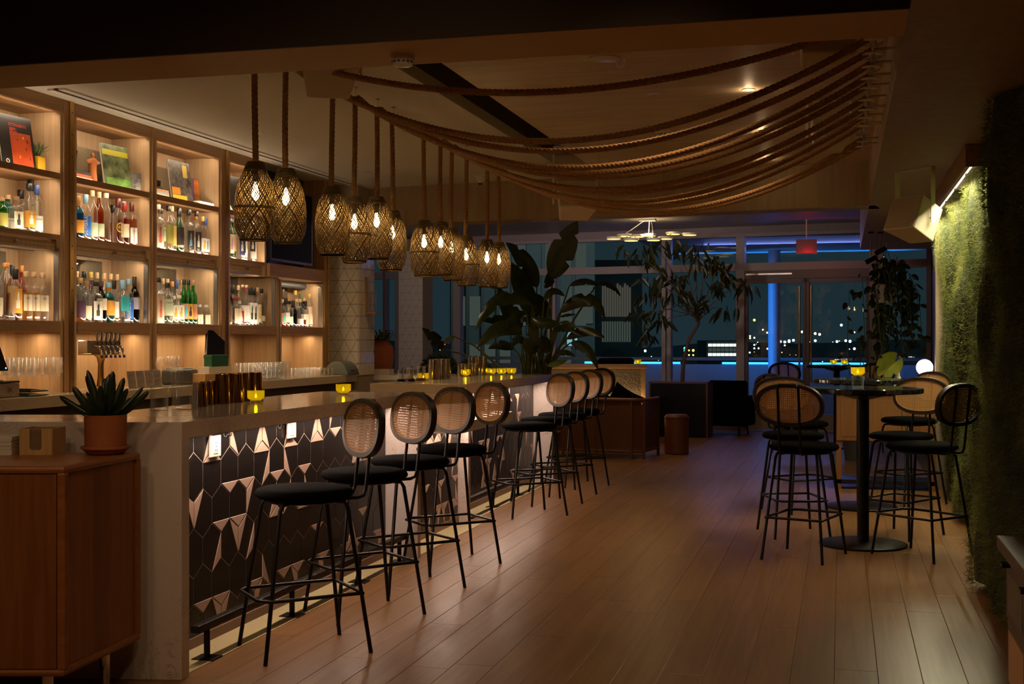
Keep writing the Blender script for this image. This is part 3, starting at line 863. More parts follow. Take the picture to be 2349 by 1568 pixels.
# ------------------------------------------------------------------ cane back bar stools
def sell(a, rx, rz, p=2.35):
    c_, s_ = math.cos(a), math.sin(a)
    return (rx * math.copysign(abs(c_) ** (2 / p), c_), rz * math.copysign(abs(s_) ** (2 / p), s_))
def make_stool(name, label, group):
    t = thing(name, label, 'bar stool', (0, 0, 0), 0, group)
    seat = MB()
    prof = [(0.0, 0.694), (0.17, 0.694), (0.205, 0.698), (0.219, 0.708), (0.222, 0.719), (0.214, 0.733), (0.190, 0.742), (0.12, 0.748), (0.0, 0.750)]
    seat.lathe(prof, 28, sq=0.12).build('seat', BLACKF, t, smooth=True, sharp=False)
    MB().tube([(0.165 * math.cos(a), 0.165 * math.sin(a), 0.686) for a in [2 * PI * i / 24 for i in range(24)]], 0.009, 6, True).build('seat_frame', BLACKM, t, smooth=True)
    top = {}
    for sx in (-1, 1):
        for sy in (-1, 1):
            a = Vector((sx * 0.115, sy * 0.10, 0.684)); b = Vector((sx * 0.130, sy * 0.145, 0.680)); c_ = Vector((sx * 0.137, sy * 0.158, 0.655)); d_ = Vector((sx * 0.200, sy * 0.245, 0.0))
            MB().tube([a, b, c_, d_], 0.0095, 8).build('leg', BLACKM, t, smooth=True)
    fz = 0.27
    k = (0.655 - fz) / 0.655
    fx, fy = 0.137 + k * 0.063 + 0.010, 0.158 + k * 0.087 + 0.004
    loop = [(-fx, -fy, fz), (fx, -fy, fz), (fx, fy, fz), (fx - 0.05, fy + 0.045, fz), (-fx + 0.05, fy + 0.045, fz), (-fx, fy, fz)]
    MB().tube(loop, 0.0085, 8, True).build('footrest', BLACKM, t, smooth=True, sharp=60)
    sup = [(-0.068, -0.12, 0.685), (-0.068, -0.235, 0.686), (-0.068, -0.262, 0.695), (-0.068, -0.272, 0.722), (-0.068, -0.318, 1.105), (-0.055, -0.321, 1.128), (0.055, -0.321, 1.128), (0.068, -0.318, 1.105), (0.068, -0.272, 0.722), (0.068, -0.262, 0.695), (0.068, -0.235, 0.686), (0.068, -0.12, 0.685)]
    MB().tube(sup, 0.0085, 8).build('back_support', BLACKM, t, smooth=True, sharp=60)
    # backrest: dark oval hoop with a pale inner bead, woven cane panel
    TB = TR((0, -0.287, 1.0), rx=math.radians(6.5))
    hoop = MB()
    n = 40
    prof = [(0, 0.017), (0, -0.017), (0.022, -0.017), (0.026, 0), (0.022, 0.017)]
    vs, fs = [], []
    for i in range(n):
        a = 2 * PI * i / n
        for dr, yy in prof:
            x, z = sell(a, 0.202 + dr, 0.114 + dr)
            vs.append((x, yy, z))
    m = len(prof)
    for i in range(n):
        for j in range(m):
            fs.append((i * m + j, i * m + (j + 1) % m, ((i + 1) % n) * m + (j + 1) % m, ((i + 1) % n) * m + j))
    bk = hoop.add(vs, fs, 0, TB).build('backrest', FRAMEB, t, smooth=True)
    MB().tube([(*(lambda q: (q[0], 0.012, q[1]))(sell(2 * PI * i / n, 0.200, 0.112)),) for i in range(n)], 0.0035, 6, True, T=TB).build('bead', CANE, bk, smooth=True)
    cn = MB()
    def halfspan(v, a, b, p=2.35): return a * max(0, 1 - (abs(v) / b) ** p) ** (1 / p)
    pitch = 0.0135
    w = 0.0040
    for i in range(-15, 16):
        x = i * pitch; hz = halfspan(x, 0.113, 0.201)
        if hz < 0.008: continue
        cn.add([(x - w, 0.0105, -hz), (x + w, 0.0105, -hz), (x + w, 0.0105, hz), (x - w, 0.0105, hz)], [(0, 1, 2, 3)], 0, TB)
    for i in range(-8, 9):
        z = i * pitch; hx = halfspan(z, 0.201, 0.113)
        if hx < 0.008: continue
        cn.add([(-hx, 0.0095, z - w), (hx, 0.0095, z - w), (hx, 0.0095, z + w), (-hx, 0.0095, z + w)], [(0, 1, 2, 3)], 0, TB)
    for s_ in (-1, 1):
        for i in range(-24, 25):
            c0 = (i + 0.5) * pitch          # thin diagonal canes
            pts = [(c0 + s_ * u, u) for u in np.linspace(-0.113, 0.113, 60)]
            ins = [p for p in pts if abs(p[0]) < 0.2 and halfspan(p[0], 0.113, 0.201) > abs(p[1])]
            if len(ins) > 3:
                (xa, za), (xb, zb) = ins[0], ins[-1]
                cn.add([(xa - 0.0011, 0.010, za), (xa + 0.0011, 0.010, za), (xb + 0.0011, 0.010, zb), (xb - 0.0011, 0.010, zb)], [(0, 1, 2, 3)], 0, TB)
    cn.build('cane_panel', CANE, bk)
    return t
ST = [(-2.37, 5.34, 223, 'black seated cane back bar stool nearest the bar corner, at the near bar counter'),
      (-2.39, 6.14, 228, 'cane back bar stool second from the bar corner, at the near bar counter'),
      (-2.39, 6.86, 228, 'cane back bar stool third from the bar corner, at the near bar counter'),
      (-2.40, 7.69, 223, 'cane back bar stool next to the low counter, at the end of the near bar'),
      (-2.45, 9.95, 220, 'first cane back bar stool at the far bar counter, just past the low counter'),
      (-2.48, 10.70, 221, 'second cane back bar stool at the far bar counter'),
      (-2.485, 11.38, 221, 'third cane back bar stool at the far bar counter'),
      (-2.50, 12.10, 222, 'last cane back bar stool at the far bar counter, beside the rattan sofa'),
      (-0.235, 8.45, 73, 'cane back bar stool at the front high table, standing closest on its aisle side'),
      (0.51, 8.68, 139, 'cane back bar stool at the front high table, close to the moss wall'),
      (-0.34, 9.42, -72, 'cane back bar stool behind the front high table, aisle side, its seat turned this way'),
      (0.42, 9.56, 238, 'cane back bar stool between the front and middle high tables, by the moss wall'),
      (-0.33, 10.75, 40, 'cane back bar stool at the middle high table, on its aisle side'),
      (0.56, 11.45, 222, 'cane back bar stool at the middle high table, in front of the sideboard'),
      (-0.55, 16.3, 62, 'cane back bar stool at the farthest high table, near the glass doors'),
      (0.35, 16.2, 100, 'cane back bar stool at the farthest high table, beside the big green leaf')]
s0 = None
for i, (x, y, fd, lb) in enumerate(ST):
    if s0 is None:
        s0 = make_stool('bar_stool', lb, 'cane back bar stools'); s = s0
    else: s = copy_tree(s0)
    s.location = (x, y, 0); s.rotation_euler = (0, 0, math.radians(fd - 90))
    s['label'] = lb

# ------------------------------------------------------------------ high tables
def high_table(loc, label):
    t = thing('high_table', label, 'table', loc)
    MB().lathe([(0.0, 0), (0.292, 0), (0.297, 0.004), (0.297, 0.012), (0.288, 0.018), (0.10, 0.021), (0.055, 0.026), (0.0, 0.026)], 40).build('base', BLACKM, t, smooth=True)
    MB().lathe([(0.04, 0.02), (0.04, 1.02)], 20).build('column', BLACKM, t, smooth=True)
    MB().lathe([(0.06, 1.005), (0.15, 1.03), (0.15, 1.048)], 24).build('mounting_plate', BLACKM, t, smooth=True)
    MB().lathe([(0.0, 1.048), (0.395, 1.048), (0.402, 1.054), (0.402, 1.078), (0.396, 1.084), (0.0, 1.084)], 56).build('tabletop', BMARBLE, t, smooth=True)
    return t
high_table((0.145, 9.05, 0), 'round black marble high table in front, with a stacked yellow candle on it')
high_table((0.164, 11.07, 0), 'round black marble high table in the middle of the dining row')
high_table((-0.06, 17.2, 0), 'round high table farthest back, with two yellow candles, by the glass doors')

# ------------------------------------------------------------------ candles
CUP = [(0.0, 0.004), (0.024, 0.004), (0.026, 0.012), (0.028, 0.020), (0.040, 0.030), (0.044, 0.040), (0.046, 0.068)]
def candle(loc, label, lift=0.0, p=0.13, foot=True):
    t = thing('candle_holder', label, 'candle', loc, 0, 'yellow glass candle holders')
    if lift:
        MB().lathe([(0.036, 0.0), (0.040, 0.02), (0.042, lift + 0.004)], 20, cap=False).lathe([(0, 0.002), (0.036, 0.002), (0.036, 0.008), (0, 0.008)], 20).build('clear_base', CLEAR, t, smooth=True)
    n = 48
    m = MB()
    vs, fs = [], []
    pr = [(0.028, 0.010), (0.032, 0.016), (0.042, 0.022), (0.0455, 0.030), (0.046, 0.066)]
    for r, z in pr:
        for i in range(n):
            rr = r * (1.0 + (0.025 if i % 2 else -0.01))
            a = 2 * PI * i / n
            vs.append((rr * math.cos(a), rr * math.sin(a), z + lift))
    for j in range(len(pr) - 1):
        for i in range(n):
            a, b = j * n + i, j * n + (i + 1) % n
            fs.append((a, b, b + n, a + n))
    fs.append(list(range(n))[::-1])
    m.add(vs, fs).build('yellow_cup', AMBER, t, smooth=True)
    MB().lathe([(0.0, lift), (0.030, lift), (0.031, lift + 0.004), (0.024, lift + 0.011), (0, lift + 0.011)], 24).build('foot', CLEAR, t, smooth=True)
    MB().lathe([(0.019, lift + 0.0115), (0.019, lift + 0.026)], 16).build('tealight', WHITEP, t, smooth=True)
    MB().lathe([(0.001, lift + 0.026), (0.0055, lift + 0.032), (0.005, lift + 0.038), (0.0008, lift + 0.048)], 10).build('flame', FLAME, t, smooth=True)
    point('candle_lamp', (loc[0], loc[1], loc[2] + lift + 0.045), p, (1.0, 0.74, 0.16), 0.008)
    return t
candle((-3.10, 6.34, 1.07), 'ribbed yellow glass candle holder beside the copper shaker tins on the near bar')
candle((-3.02, 7.40, 1.07), 'yellow glass candle holder with an air plant behind it, on the near bar')
candle((-3.40, 10.10, 1.07), 'yellow glass candle holder next to the glass beakers on the far bar')
candle((-3.42, 11.40, 1.07), 'yellow glass candle holder in the middle of the far bar, before the second tins')
candle((-3.32, 11.93, 1.07), 'yellow glass candle holder left of a pair at the planted end of the far bar')
candle((-3.24, 12.02, 1.07), 'yellow glass candle holder in the middle, at the planted end of the far bar')
candle((-3.15, 12.07, 1.07), 'yellow glass candle holder closest to the big plant on the far bar')
candle((0.11, 9.02, 1.084), 'yellow glass candle stacked on a clear tumbler on the front high table', 0.075)
candle((-0.10, 17.30, 1.084), 'yellow glass candle on the farthest high table, nearer the aisle')
candle((0.04, 17.12, 1.084), 'yellow glass candle on the farthest high table, nearer the big green leaf')
candle((-2.66, 16.95, 1.085), 'small yellow candle on the banquette ledge in the lounge')

# air plant behind the second candle
t = thing('air_plant', 'small spiky grey green air plant behind a candle on the near bar', 'plant', (-3.06, 7.56, 1.07))
AIRP = leafmat('air_plant_green', (0.10, 0.11, 0.05), (0.18, 0.19, 0.09), 0.5, 0.2)
for i in range(16):
    a = 2 * PI * i / 16 + R.uniform(-0.2, 0.2); L = R.uniform(0.05, 0.085); e = R.uniform(0.25, 1.1)
    pts = [(math.cos(a) * L * s_ * math.cos(e), math.sin(a) * L * s_ * math.cos(e), 0.006 + L * s_ * math.sin(e) - 0.35 * L * s_ * s_) for s_ in (0, 0.35, 0.7, 1)]
    pts = [(p[0], p[1], max(p[2], 0.003)) for p in pts]
    MB().tube(pts, [0.0045, 0.004, 0.0025, 0.0005], 5).build('leaf', AIRP, t, smooth=True)

# ------------------------------------------------------------------ shaker tins and bar glass
def tin(x, y, hh, r, m, label, z=1.07):
    o = MB().lathe([(r, 0), (r * 1.0, 0.004), (r * 0.80, hh - 0.004), (r * 0.82, hh), (r * 0.76, hh), (r * 0.74, hh - 0.005), (0, hh - 0.005)], 24).build('shaker_tin', m, None, smooth=True, loc=(x, y, z))
    tag(o, label, 'shaker tin', 'shaker tins on the bar')
ORD = ['first', 'second', 'third', 'fourth', 'fifth', 'sixth', 'seventh', 'eighth', 'ninth', 'tenth', 'eleventh', 'twelfth', 'thirteenth', 'fourteenth', 'fifteenth', 'sixteenth', 'seventeenth', 'eighteenth']
for i, (x, y) in enumerate([(-3.19, 5.88), (-3.235, 6.03), (-3.27, 6.15)]):
    tin(x, y, 0.122, 0.042, COPPER, 'short shaker tin on the near bar, %s of three from the leaf plant' % ORD[i])
for i, (x, y) in enumerate([(-3.21, 6.16), (-3.20, 6.30), (-3.27, 6.33), (-3.245, 6.46), (-3.22, 6.58)]):
    tin(x, y, 0.158, 0.045, COPPER, 'tall copper shaker tin on the near bar, %s of five toward the candle' % ORD[i])
for i, (x, y) in enumerate([(-3.40, 10.36), (-3.44, 10.47), (-3.37, 10.50), (-3.43, 10.62), (-3.38, 10.66)]):
    tin(x, y, 0.175, 0.044, CHROME, 'tall chrome shaker tin on the far bar, %s of five beside the beakers' % ORD[i])
for i, (x, y) in enumerate([(-3.47, 11.42), (-3.44, 11.56), (-3.40, 11.66)]):
    tin(x, y, 0.12, 0.042, CHROME, 'short chrome shaker tin on the far bar, %s of three by the middle candle' % ORD[i])
for i, (x, y) in enumerate([(-3.47, 11.76), (-3.43, 11.86), (-3.40, 11.95)]):
    tin(x, y, 0.18, 0.043, CHROME, 'tall chrome shaker tin near the planted end of the far bar, %s of three' % ORD[i])
def tumbler(name, x, y, z, r, hh, label, group, sq=0.0, cat='glass', n=16, wall=0.0025):
    o = MB().lathe([(0, 0), (r * 0.9, 0), (r * 0.92, 0.004), (r, hh), (r - wall, hh), (r * 0.9 - wall, 0.010), (0, 0.008)], n, sq=sq, rot=PI / n).build(name, CLEAR, None, smooth=True, loc=(x, y, z))
    tag(o, label, cat, group)
    return o
tumbler('mixing_glass', -3.13, 5.62, 1.07, 0.055, 0.135, 'large square clear glass block tumbler on the near bar behind the potted succulent', None, sq=0.8, n=24, wall=0.008)
tumbler('mixing_glass', -3.20, 5.50, 1.07, 0.045, 0.12, 'ribbed clear mixing glass with yellow glints beside the square glass', None, n=28, wall=0.004)
# beakers and the dark picks at the near end of the far bar
BK = [(-3.43, 9.62, 0.040, 0.10), (-3.37, 9.70, 0.034, 0.11), (-3.42, 9.80, 0.040, 0.115), (-3.36, 9.90, 0.045, 0.12)]
for i, (x, y, r, hh) in enumerate(BK):
    t = thing('glass_beaker', 'clear glass beaker at the near end of the far bar, %s from the low counter' % ORD[i], 'beaker', (x, y, 1.07), 0, 'glass beakers on the far bar')
    MB().lathe([(0, 0), (r, 0), (r, 0.02), (r * 0.62, hh * 0.55), (r * 0.6, hh), (r * 0.68, hh + 0.003), (r * 0.56, hh), (r * 0.58, hh * 0.55), (r * 0.93, 0.02), (0, 0.004)], 20).build('body', CLEAR, t, smooth=True)
    MB().lathe([(0, 0.006), (r * 0.9, 0.006), (r * 0.85, 0.028), (0, 0.028)], 16).build('bitters', liquid('bitters_%d' % i, [(0.02, 0.005, 0.003), (0.16, 0.012, 0.01), (0.25, 0.05, 0.02), (0.5, 0.3, 0.1)][i], 0.7), t, smooth=True)
    MB().tube([(r * 0.3, 0, 0.03), (r * 0.3, 0.004, hh + 0.02)], 0.003, 6).build('dropper', BLACKP, t)
tumbler('water_glass', -3.46, 10.22, 1.07, 0.036, 0.12, 'tall clear glass between a candle and chrome tins on the far bar', None)

BOTTLES = [
 ('first','upper',-5.07,6.835,2.103,0.199,0.036,'round','green','olive',0.7,'cork','olive',0.1,0.5,'','','dark green bottle with olive label'),
 ('first','upper',-5.16,7.009,2.103,0.235,0.046,'round','teal','-',0,'cork','white',0.05,0.36,'CONS','','teal glass bottle with large white label'),
 ('first','upper',-5.06,6.964,2.103,0.218,0.036,'square','clear','-',0,'wood','cream',0.06,0.55,'BUHO','k','clear square bottle with cream hands label'),
 ('first','upper',-5.16,7.144,2.103,0.283,0.046,'round','clear','-',0,'black','none',0,0,'','','round clear bottle with a thin black cap'),
 ('first','upper',-5.07,7.105,2.103,0.317,0.04,'round','clear','-',0,'black','orange',0.1,0.44,'singani','w','clear bottle with orange and yellow label and white strip'),
 ('first','upper',-5.07,7.187,2.103,0.317,0.038,'round','clear','-',0,'blue','white',0.06,0.36,'Lunar','','clear bottle with white label and blue cap'),
 ('first','upper',-5.16,7.247,2.103,0.36,0.044,'square','clear','-',0,'black','cream',0.2,0.62,'CAPU','','clear square bottle with tall cream label and black cap'),
 ('first','lower',-5.161,6.91,1.535,0.36,0.035,'round','clear','-',0,'cork','cream',0.1,0.4,'','','clear bottle with pale cork cut off by the frame'),
 ('first','lower',-5.069,6.871,1.535,0.36,0.056,'ribbed','clear','-',0,'orange','none',0,0,'','','large ribbed clear water bottle'),
 ('first','lower',-5.16,7.057,1.535,0.36,0.036,'round','amber','amber',0.6,'black','gold',0.5,0.62,'','','amber bottle with black and gold cap at the back'),
 ('first','lower',-5.072,6.971,1.535,0.326,0.04,'round','clear','-',0,'black','orange',0.14,0.62,'','w','clear bottle with orange and yellow label and black cap'),
 ('first','lower',-5.16,7.151,1.535,0.36,0.034,'round','pink','pink',0.8,'orange','none',0,0,'','','pink bottle with orange cap'),
 ('first','lower',-5.058,7.055,1.535,0.316,0.034,'square','clear','gold',0.72,'cork','cream',0.2,0.53,'BAN','','square golden bottle with cream label,cork top'),
 ('first','lower',-5.06,7.139,1.535,0.317,0.034,'square','clear','gold',0.72,'cork','cream',0.2,0.53,'BAN','','square golden bottle with cream label beside its twin'),
 ('first','lower',-5.06,7.231,1.535,0.317,0.036,'square','clear','-',0,'cork','cream',0.2,0.53,'BAN','','square clear bottle with cream label and pale cork'),
 ('second','upper',-5.07,7.646,2.103,0.295,0.04,'round','blue','blue',0.75,'wood','orange',0.14,0.44,'','','blue bottle with orange label and neck band'),
 ('second','upper',-5.07,7.737,2.103,0.317,0.036,'round','clear','-',0,'skyblue','blue',0.1,0.52,'SOMBRA','v','clear bottle with bright blue label and pale blue cap'),
 ('second','upper',-5.07,7.815,2.103,0.353,0.038,'round','clear','-',0,'cork','green',0.08,0.36,'','','slim clear bottle with mint green label and cork'),
 ('second','upper',-5.07,7.899,2.103,0.353,0.036,'round','amber','amber',0.75,'cork','green',0.1,0.36,'','','tall amber bottle with mint green label and cork'),
 ('second','upper',-5.07,7.986,2.103,0.354,0.037,'curvy','clear','-',0,'cream','none',0,0,'','','curvy clear bottle with cream neck wrap'),
 ('second','upper',-5.16,8.219,2.103,0.296,0.034,'curvy','clear','gold',0.7,'black','none',0,0,'','','curvy golden bottle with small dark cap'),
 ('second','upper',-5.07,8.143,2.103,0.334,0.04,'round','clear','-',0,'maroon','ring',0.15,0.55,'FD','','clear bottle with round yellow ring label and maroon cap'),
 ('second','upper',-5.071,8.229,2.103,0.309,0.034,'round','clear','red',0.78,'red','cream',0.18,0.5,'','','red spirit bottle with cream label and red cap'),
 ('second','upper',-5.059,8.307,2.103,0.318,0.034,'square','clear','amber',0.78,'maroon','white',0.06,0.42,'Tromba','','amber bottle with two white labels and maroon cap'),
 ('second','upper',-5.16,8.36,2.103,0.337,0.042,'round','clear','red',0.75,'clear','cream',0.12,0.5,'','','russet bottle with cream label and clear stopper'),
 ('second','lower',-5.16,7.766,1.535,0.356,0.034,'round','clear','-',0,'cork','none',0,0,'','','clear long necked bottle by the brass post'),
 ('second','lower',-5.07,7.674,1.535,0.304,0.036,'round','clear','amber',0.55,'cork','purple',0.1,0.48,'','','amber bottle with dark purple label'),
 ('second','lower',-5.16,7.855,1.535,0.36,0.036,'round','clear','-',0,'black','none',0,0,'','','tall clear bottle with black top at the back'),
 ('second','lower',-5.072,7.75,1.535,0.284,0.036,'round','clear','-',0,'wood','cream',0.1,0.4,'','','clear bottle with wooden stopper'),
 ('second','lower',-5.16,7.936,1.535,0.36,0.036,'round','clear','-',0,'gold','none',0,0,'','','tall clear bottle with gold cap at the back'),
 ('second','lower',-5.056,7.837,1.535,0.284,0.04,'square','clear','-',0,'black','white',0.06,0.52,'CUISH','k','clear square bottle with white drawn figure label'),
 ('second','lower',-5.16,8.011,1.535,0.36,0.034,'round','clear','-',0,'cork','none',0,0,'','','slim clear corked bottle in the back row'),
 ('second','lower',-5.072,7.927,1.535,0.292,0.04,'round','dark','dark',0.7,'brown','cream',0.3,0.58,'','','dark brown bottle with small cream label'),
 ('second','lower',-5.16,8.1,1.535,0.36,0.036,'round','clear','-',0,'cork','white',0.5,0.62,'','','clear corked bottle with a white band,back row'),
 ('second','lower',-5.069,8.016,1.535,0.286,0.044,'round','teal','teal',0.8,'skyblue','orange',0.18,0.55,'','','turquoise bottle with orange label and neck band'),
 ('second','lower',-5.16,8.184,1.535,0.36,0.036,'round','clear','-',0,'cork','none',0,0,'','','tall clear corked bottle behind the turquoise one'),
 ('second','lower',-5.074,8.098,1.535,0.305,0.034,'round','clear','gold',0.5,'black','white',0.12,0.5,'','','gold tinted bottle with white label and black cap'),
 ('second','lower',-5.16,8.27,1.535,0.36,0.034,'round','clear','-',0,'cork','none',0,0,'','','tall clear bottle at the end of the back row'),
 ('second','lower',-5.057,8.185,1.535,0.312,0.042,'square','clear','-',0,'skyblue','teal',0.28,0.62,'','','square clear bottle with turquoise label and cap'),
 ('second','lower',-5.16,8.364,1.535,0.323,0.038,'round','clear','-',0,'red','cream',0.15,0.55,'','','clear bottle with cream label and red cap'),
 ('second','lower',-5.07,8.281,1.535,0.324,0.036,'round','clear','-',0,'skyblue','blue',0.1,0.52,'SOMBRA','v','clear bottle with blue label at the right of its shelf'),
 ('second','lower',-5.07,8.362,1.535,0.346,0.04,'wine','dark','dark',0.7,'dark','lilac',0.3,0.55,'','','dark wine bottle with lilac sash label'),
 ('third','upper',-5.053,8.67,2.103,0.344,0.036,'square','clear','-',0,'rose','pink',0.04,0.58,'MEZ','r','clear square bottle with pale pink label'),
 ('third','upper',-5.083,8.753,2.103,0.321,0.042,'round','clear','-',0,'black','green',0.22,0.55,'UNION','','clear bottle with grey green ring label'),
 ('third','upper',-5.06,8.835,2.103,0.351,0.038,'round','clear','-',0,'black','olive',0.16,0.58,'','','clear bottle with olive label and cork'),
 ('third','upper',-5.078,8.913,2.103,0.358,0.038,'round','clear','-',0,'cork','gold',0.12,0.56,'','','clear bottle with pale gold label'),
 ('third','upper',-5.057,8.991,2.103,0.351,0.038,'round','clear','-',0,'black','black',0.16,0.56,'','','clear bottle with black label and flared cap'),
 ('third','upper',-5.096,9.059,2.103,0.356,0.036,'slim','green','-',0,'green','cream',0.12,0.26,'','','slender grey green bottle with small cream label'),
 ('third','upper',-5.033,9.105,2.103,0.345,0.032,'square','clear','-',0,'black','black',0.08,0.52,'','b','clear bottle with black label and blue figure'),
 ('third','upper',-5.075,9.173,2.103,0.346,0.032,'square','clear','-',0,'black','black',0.08,0.52,'','r','clear bottle with black label and red figure'),
 ('third','upper',-5.044,9.247,2.103,0.346,0.032,'square','clear','-',0,'black','black',0.08,0.52,'','w','clear bottle with black label and grey figure'),
 ('third','upper',-5.087,9.31,2.103,0.323,0.034,'round','clear','-',0,'orange','white',0.1,0.44,'','y','clear bottle with white leaf label and orange cap'),
 ('third','upper',-5.061,9.378,2.103,0.318,0.034,'round','clear','-',0,'gold','white',0.1,0.44,'','o','clear bottle with white leaf label and yellow cap'),
 ('third','upper',-5.073,9.449,2.103,0.318,0.034,'round','clear','-',0,'blue','white',0.1,0.44,'','b','clear bottle with white leaf label and blue cap'),
 ('third','lower',-5.06,8.688,1.535,0.356,0.036,'square','clear','-',0,'black','pink',0.02,0.6,'MEZ','r','clear square bottle with pale pink label,left end'),
 ('third','lower',-5.16,8.837,1.535,0.36,0.036,'square','clear','-',0,'rose','pink',0.02,0.6,'KAR','k','second pale pink labelled bottle'),
 ('third','lower',-5.16,8.918,1.535,0.36,0.034,'round','clear','-',0,'cork','none',0,0,'','','tall clear flared bottle in the back row'),
 ('third','lower',-5.16,8.99,1.535,0.36,0.034,'round','clear','-',0,'cork','none',0,0,'','','tall clear flared bottle with orange neighbour,back row'),
 ('third','lower',-5.07,8.835,1.535,0.322,0.042,'round','clear','-',0,'black','green',0.2,0.6,'UNION','','clear bottle with grey green ring label,front row'),
 ('third','lower',-5.16,9.063,1.535,0.343,0.034,'round','clear','-',0,'orange','none',0,0,'','','clear bottle with orange cap behind the white labels'),
 ('third','lower',-5.16,9.135,1.535,0.36,0.034,'round','clear','-',0,'blue','none',0,0,'','','clear bottle with navy cap behind the white labels'),
 ('third','lower',-5.16,9.207,1.535,0.36,0.034,'round','clear','-',0,'gold','none',0,0,'','','clear bottle with yellow cap behind the white labels'),
 ('third','lower',-5.07,8.924,1.535,0.224,0.042,'round','clear','-',0,'clear','white',0.16,0.66,'','o','clear bottle with large white drawn label'),
 ('third','lower',-5.07,9.012,1.535,0.231,0.042,'round','clear','-',0,'clear','white',0.16,0.66,'','y','second clear bottle with large white drawn label'),
 ('third','lower',-5.07,9.093,1.535,0.36,0.034,'round','green','-',0,'black','multi',0.12,0.46,'','t','bright green bottle with blue and rust picture label'),
 ('third','lower',-5.07,9.165,1.535,0.36,0.034,'round','green','-',0,'black','orange',0.12,0.46,'','k','bright green bottle with orange picture label'),
 ('third','lower',-5.07,9.237,1.535,0.36,0.034,'round','green','-',0,'wood','multi',0.12,0.46,'','r','bright green bottle with red picture label'),
 ('third','lower',-5.07,9.331,1.535,0.167,0.03,'jar','clear','olive',0.4,'clear','cream',0.04,0.5,'','','small clear jar with cream label,left of three'),
 ('third','lower',-5.16,9.454,1.535,0.17,0.03,'jar','clear','olive',0.4,'clear','cream',0.04,0.5,'','','small clear jar between two others'),
 ('third','lower',-5.07,9.454,1.535,0.167,0.03,'jar','clear','-',0,'clear','cream',0.04,0.5,'','','small clear jar with cream label,right of three'),
 ('fourth','upper',-5.068,9.873,2.103,0.355,0.036,'round','clear','-',0,'black','cream',0.14,0.6,'','p','clear bottle with printed cream label'),
 ('fourth','upper',-5.085,9.945,2.103,0.36,0.034,'round','green','-',0,'black','multi',0.2,0.6,'','r','bright green bottle with red label'),
 ('fourth','upper',-5.043,10.012,2.103,0.36,0.034,'square','clear','-',0,'black','navy',0.12,0.6,'','w','clear bottle with navy label'),
 ('fourth','upper',-5.058,10.092,2.103,0.36,0.032,'square','clear','-',0,'black','white',0.08,0.62,'','k','clear bottle with tall white label'),
 ('fourth','upper',-5.083,10.162,2.103,0.36,0.032,'round','clear','-',0,'black','white',0.18,0.3,'','','clear bottle with two thin white bands'),
 ('fourth','upper',-5.053,10.233,2.103,0.36,0.034,'square','clear','-',0,'black','black',0.25,0.55,'','w','clear bottle with black picture label'),
 ('fourth','upper',-5.071,10.309,2.103,0.36,0.034,'slim','clear','-',0,'cork','white',0.08,0.6,'','','slender clear bottle with long white pointed label'),
 ('fourth','lower',-5.16,10.028,1.535,0.36,0.034,'round','dark','dark',0.5,'navy','none',0,0,'','','dark bottle with navy neck wrap'),
 ('fourth','lower',-5.16,10.103,1.535,0.36,0.036,'round','clear','-',0,'black','none',0,0,'','','clear bottle with black cap at the left end'),
 ('fourth','lower',-5.079,9.854,1.535,0.279,0.036,'round','clear','gold',0.4,'cream','none',0,0,'','','gold tinted bottle with cream neck wrap'),
 ('fourth','lower',-5.049,9.939,1.535,0.247,0.042,'square','clear','-',0,'red','cream',0.08,0.6,'','','clear bottle with red neck and cream label'),
 ('fourth','lower',-5.061,10.032,1.535,0.215,0.034,'square','clear','-',0,'clear','red',0.08,0.6,'','w','clear bottle with deep red label'),
 ('fourth','lower',-5.16,10.202,1.535,0.36,0.034,'round','clear','-',0,'cork','none',0,0,'','','tall clear flared bottle in the back row'),
 ('fourth','lower',-5.072,10.11,1.535,0.36,0.034,'slim','clear','-',0,'cork','white',0.1,0.5,'','','slender clear bottle with white pointed label'),
 ('fourth','lower',-5.07,10.182,1.535,0.36,0.034,'slim','clear','-',0,'cork','white',0.1,0.5,'','','second slender clear bottle with white pointed label'),
 ('fourth','lower',-5.16,10.354,1.535,0.36,0.034,'round','clear','-',0,'red','none',0,0,'','','clear bottle with red neck wrap'),
 ('fourth','lower',-5.07,10.256,1.535,0.346,0.034,'round','clear','-',0,'black','white',0.06,0.6,'','k','clear bottle with frosted picture label and black cap'),
 ('fourth','lower',-5.07,10.329,1.535,0.345,0.034,'round','clear','-',0,'black','white',0.06,0.6,'','k','second clear bottle with frosted picture label and black cap'),
 ('fourth','lower',-5.07,10.405,1.535,0.349,0.036,'round','clear','-',0,'wood','cream',0.1,0.56,'','y','clear bottle with cream printed label and wooden top'),
 ('fourth','lower',-5.07,10.484,1.535,0.34,0.034,'round','clear','-',0,'black','white',0.14,0.28,'','','clear bottle with two thin white bands'),
 ('fourth','lower',-5.16,10.536,1.535,0.36,0.028,'slim','amber','amber',0.8,'wood','none',0,0,'','','tall slim brown bottle'),
 ('last','lower',-5.07,10.917,1.535,0.259,0.036,'round','clear','red',0.3,'rose','multi',0.12,0.5,'','t','clear bottle with colourful round label'),
 ('last','lower',-5.16,11.13,1.535,0.36,0.032,'wine','dark','dark',0.5,'brown','none',0,0,'','','dark bottle with gold foil neck'),
 ('last','lower',-5.07,11.003,1.535,0.27,0.038,'round','clear','gold',0.3,'black','white',0.16,0.5,'','','black capped bottle with white label'),
 ('last','lower',-5.07,11.081,1.535,0.247,0.036,'round','clear','dark',0.45,'black','cream',0.12,0.4,'','','dark bottle with small cream oval label'),
 ('last','lower',-5.07,11.166,1.535,0.255,0.04,'wine','dark','dark',0.7,'dark','none',0,0,'','','dark green champagne bottle'),
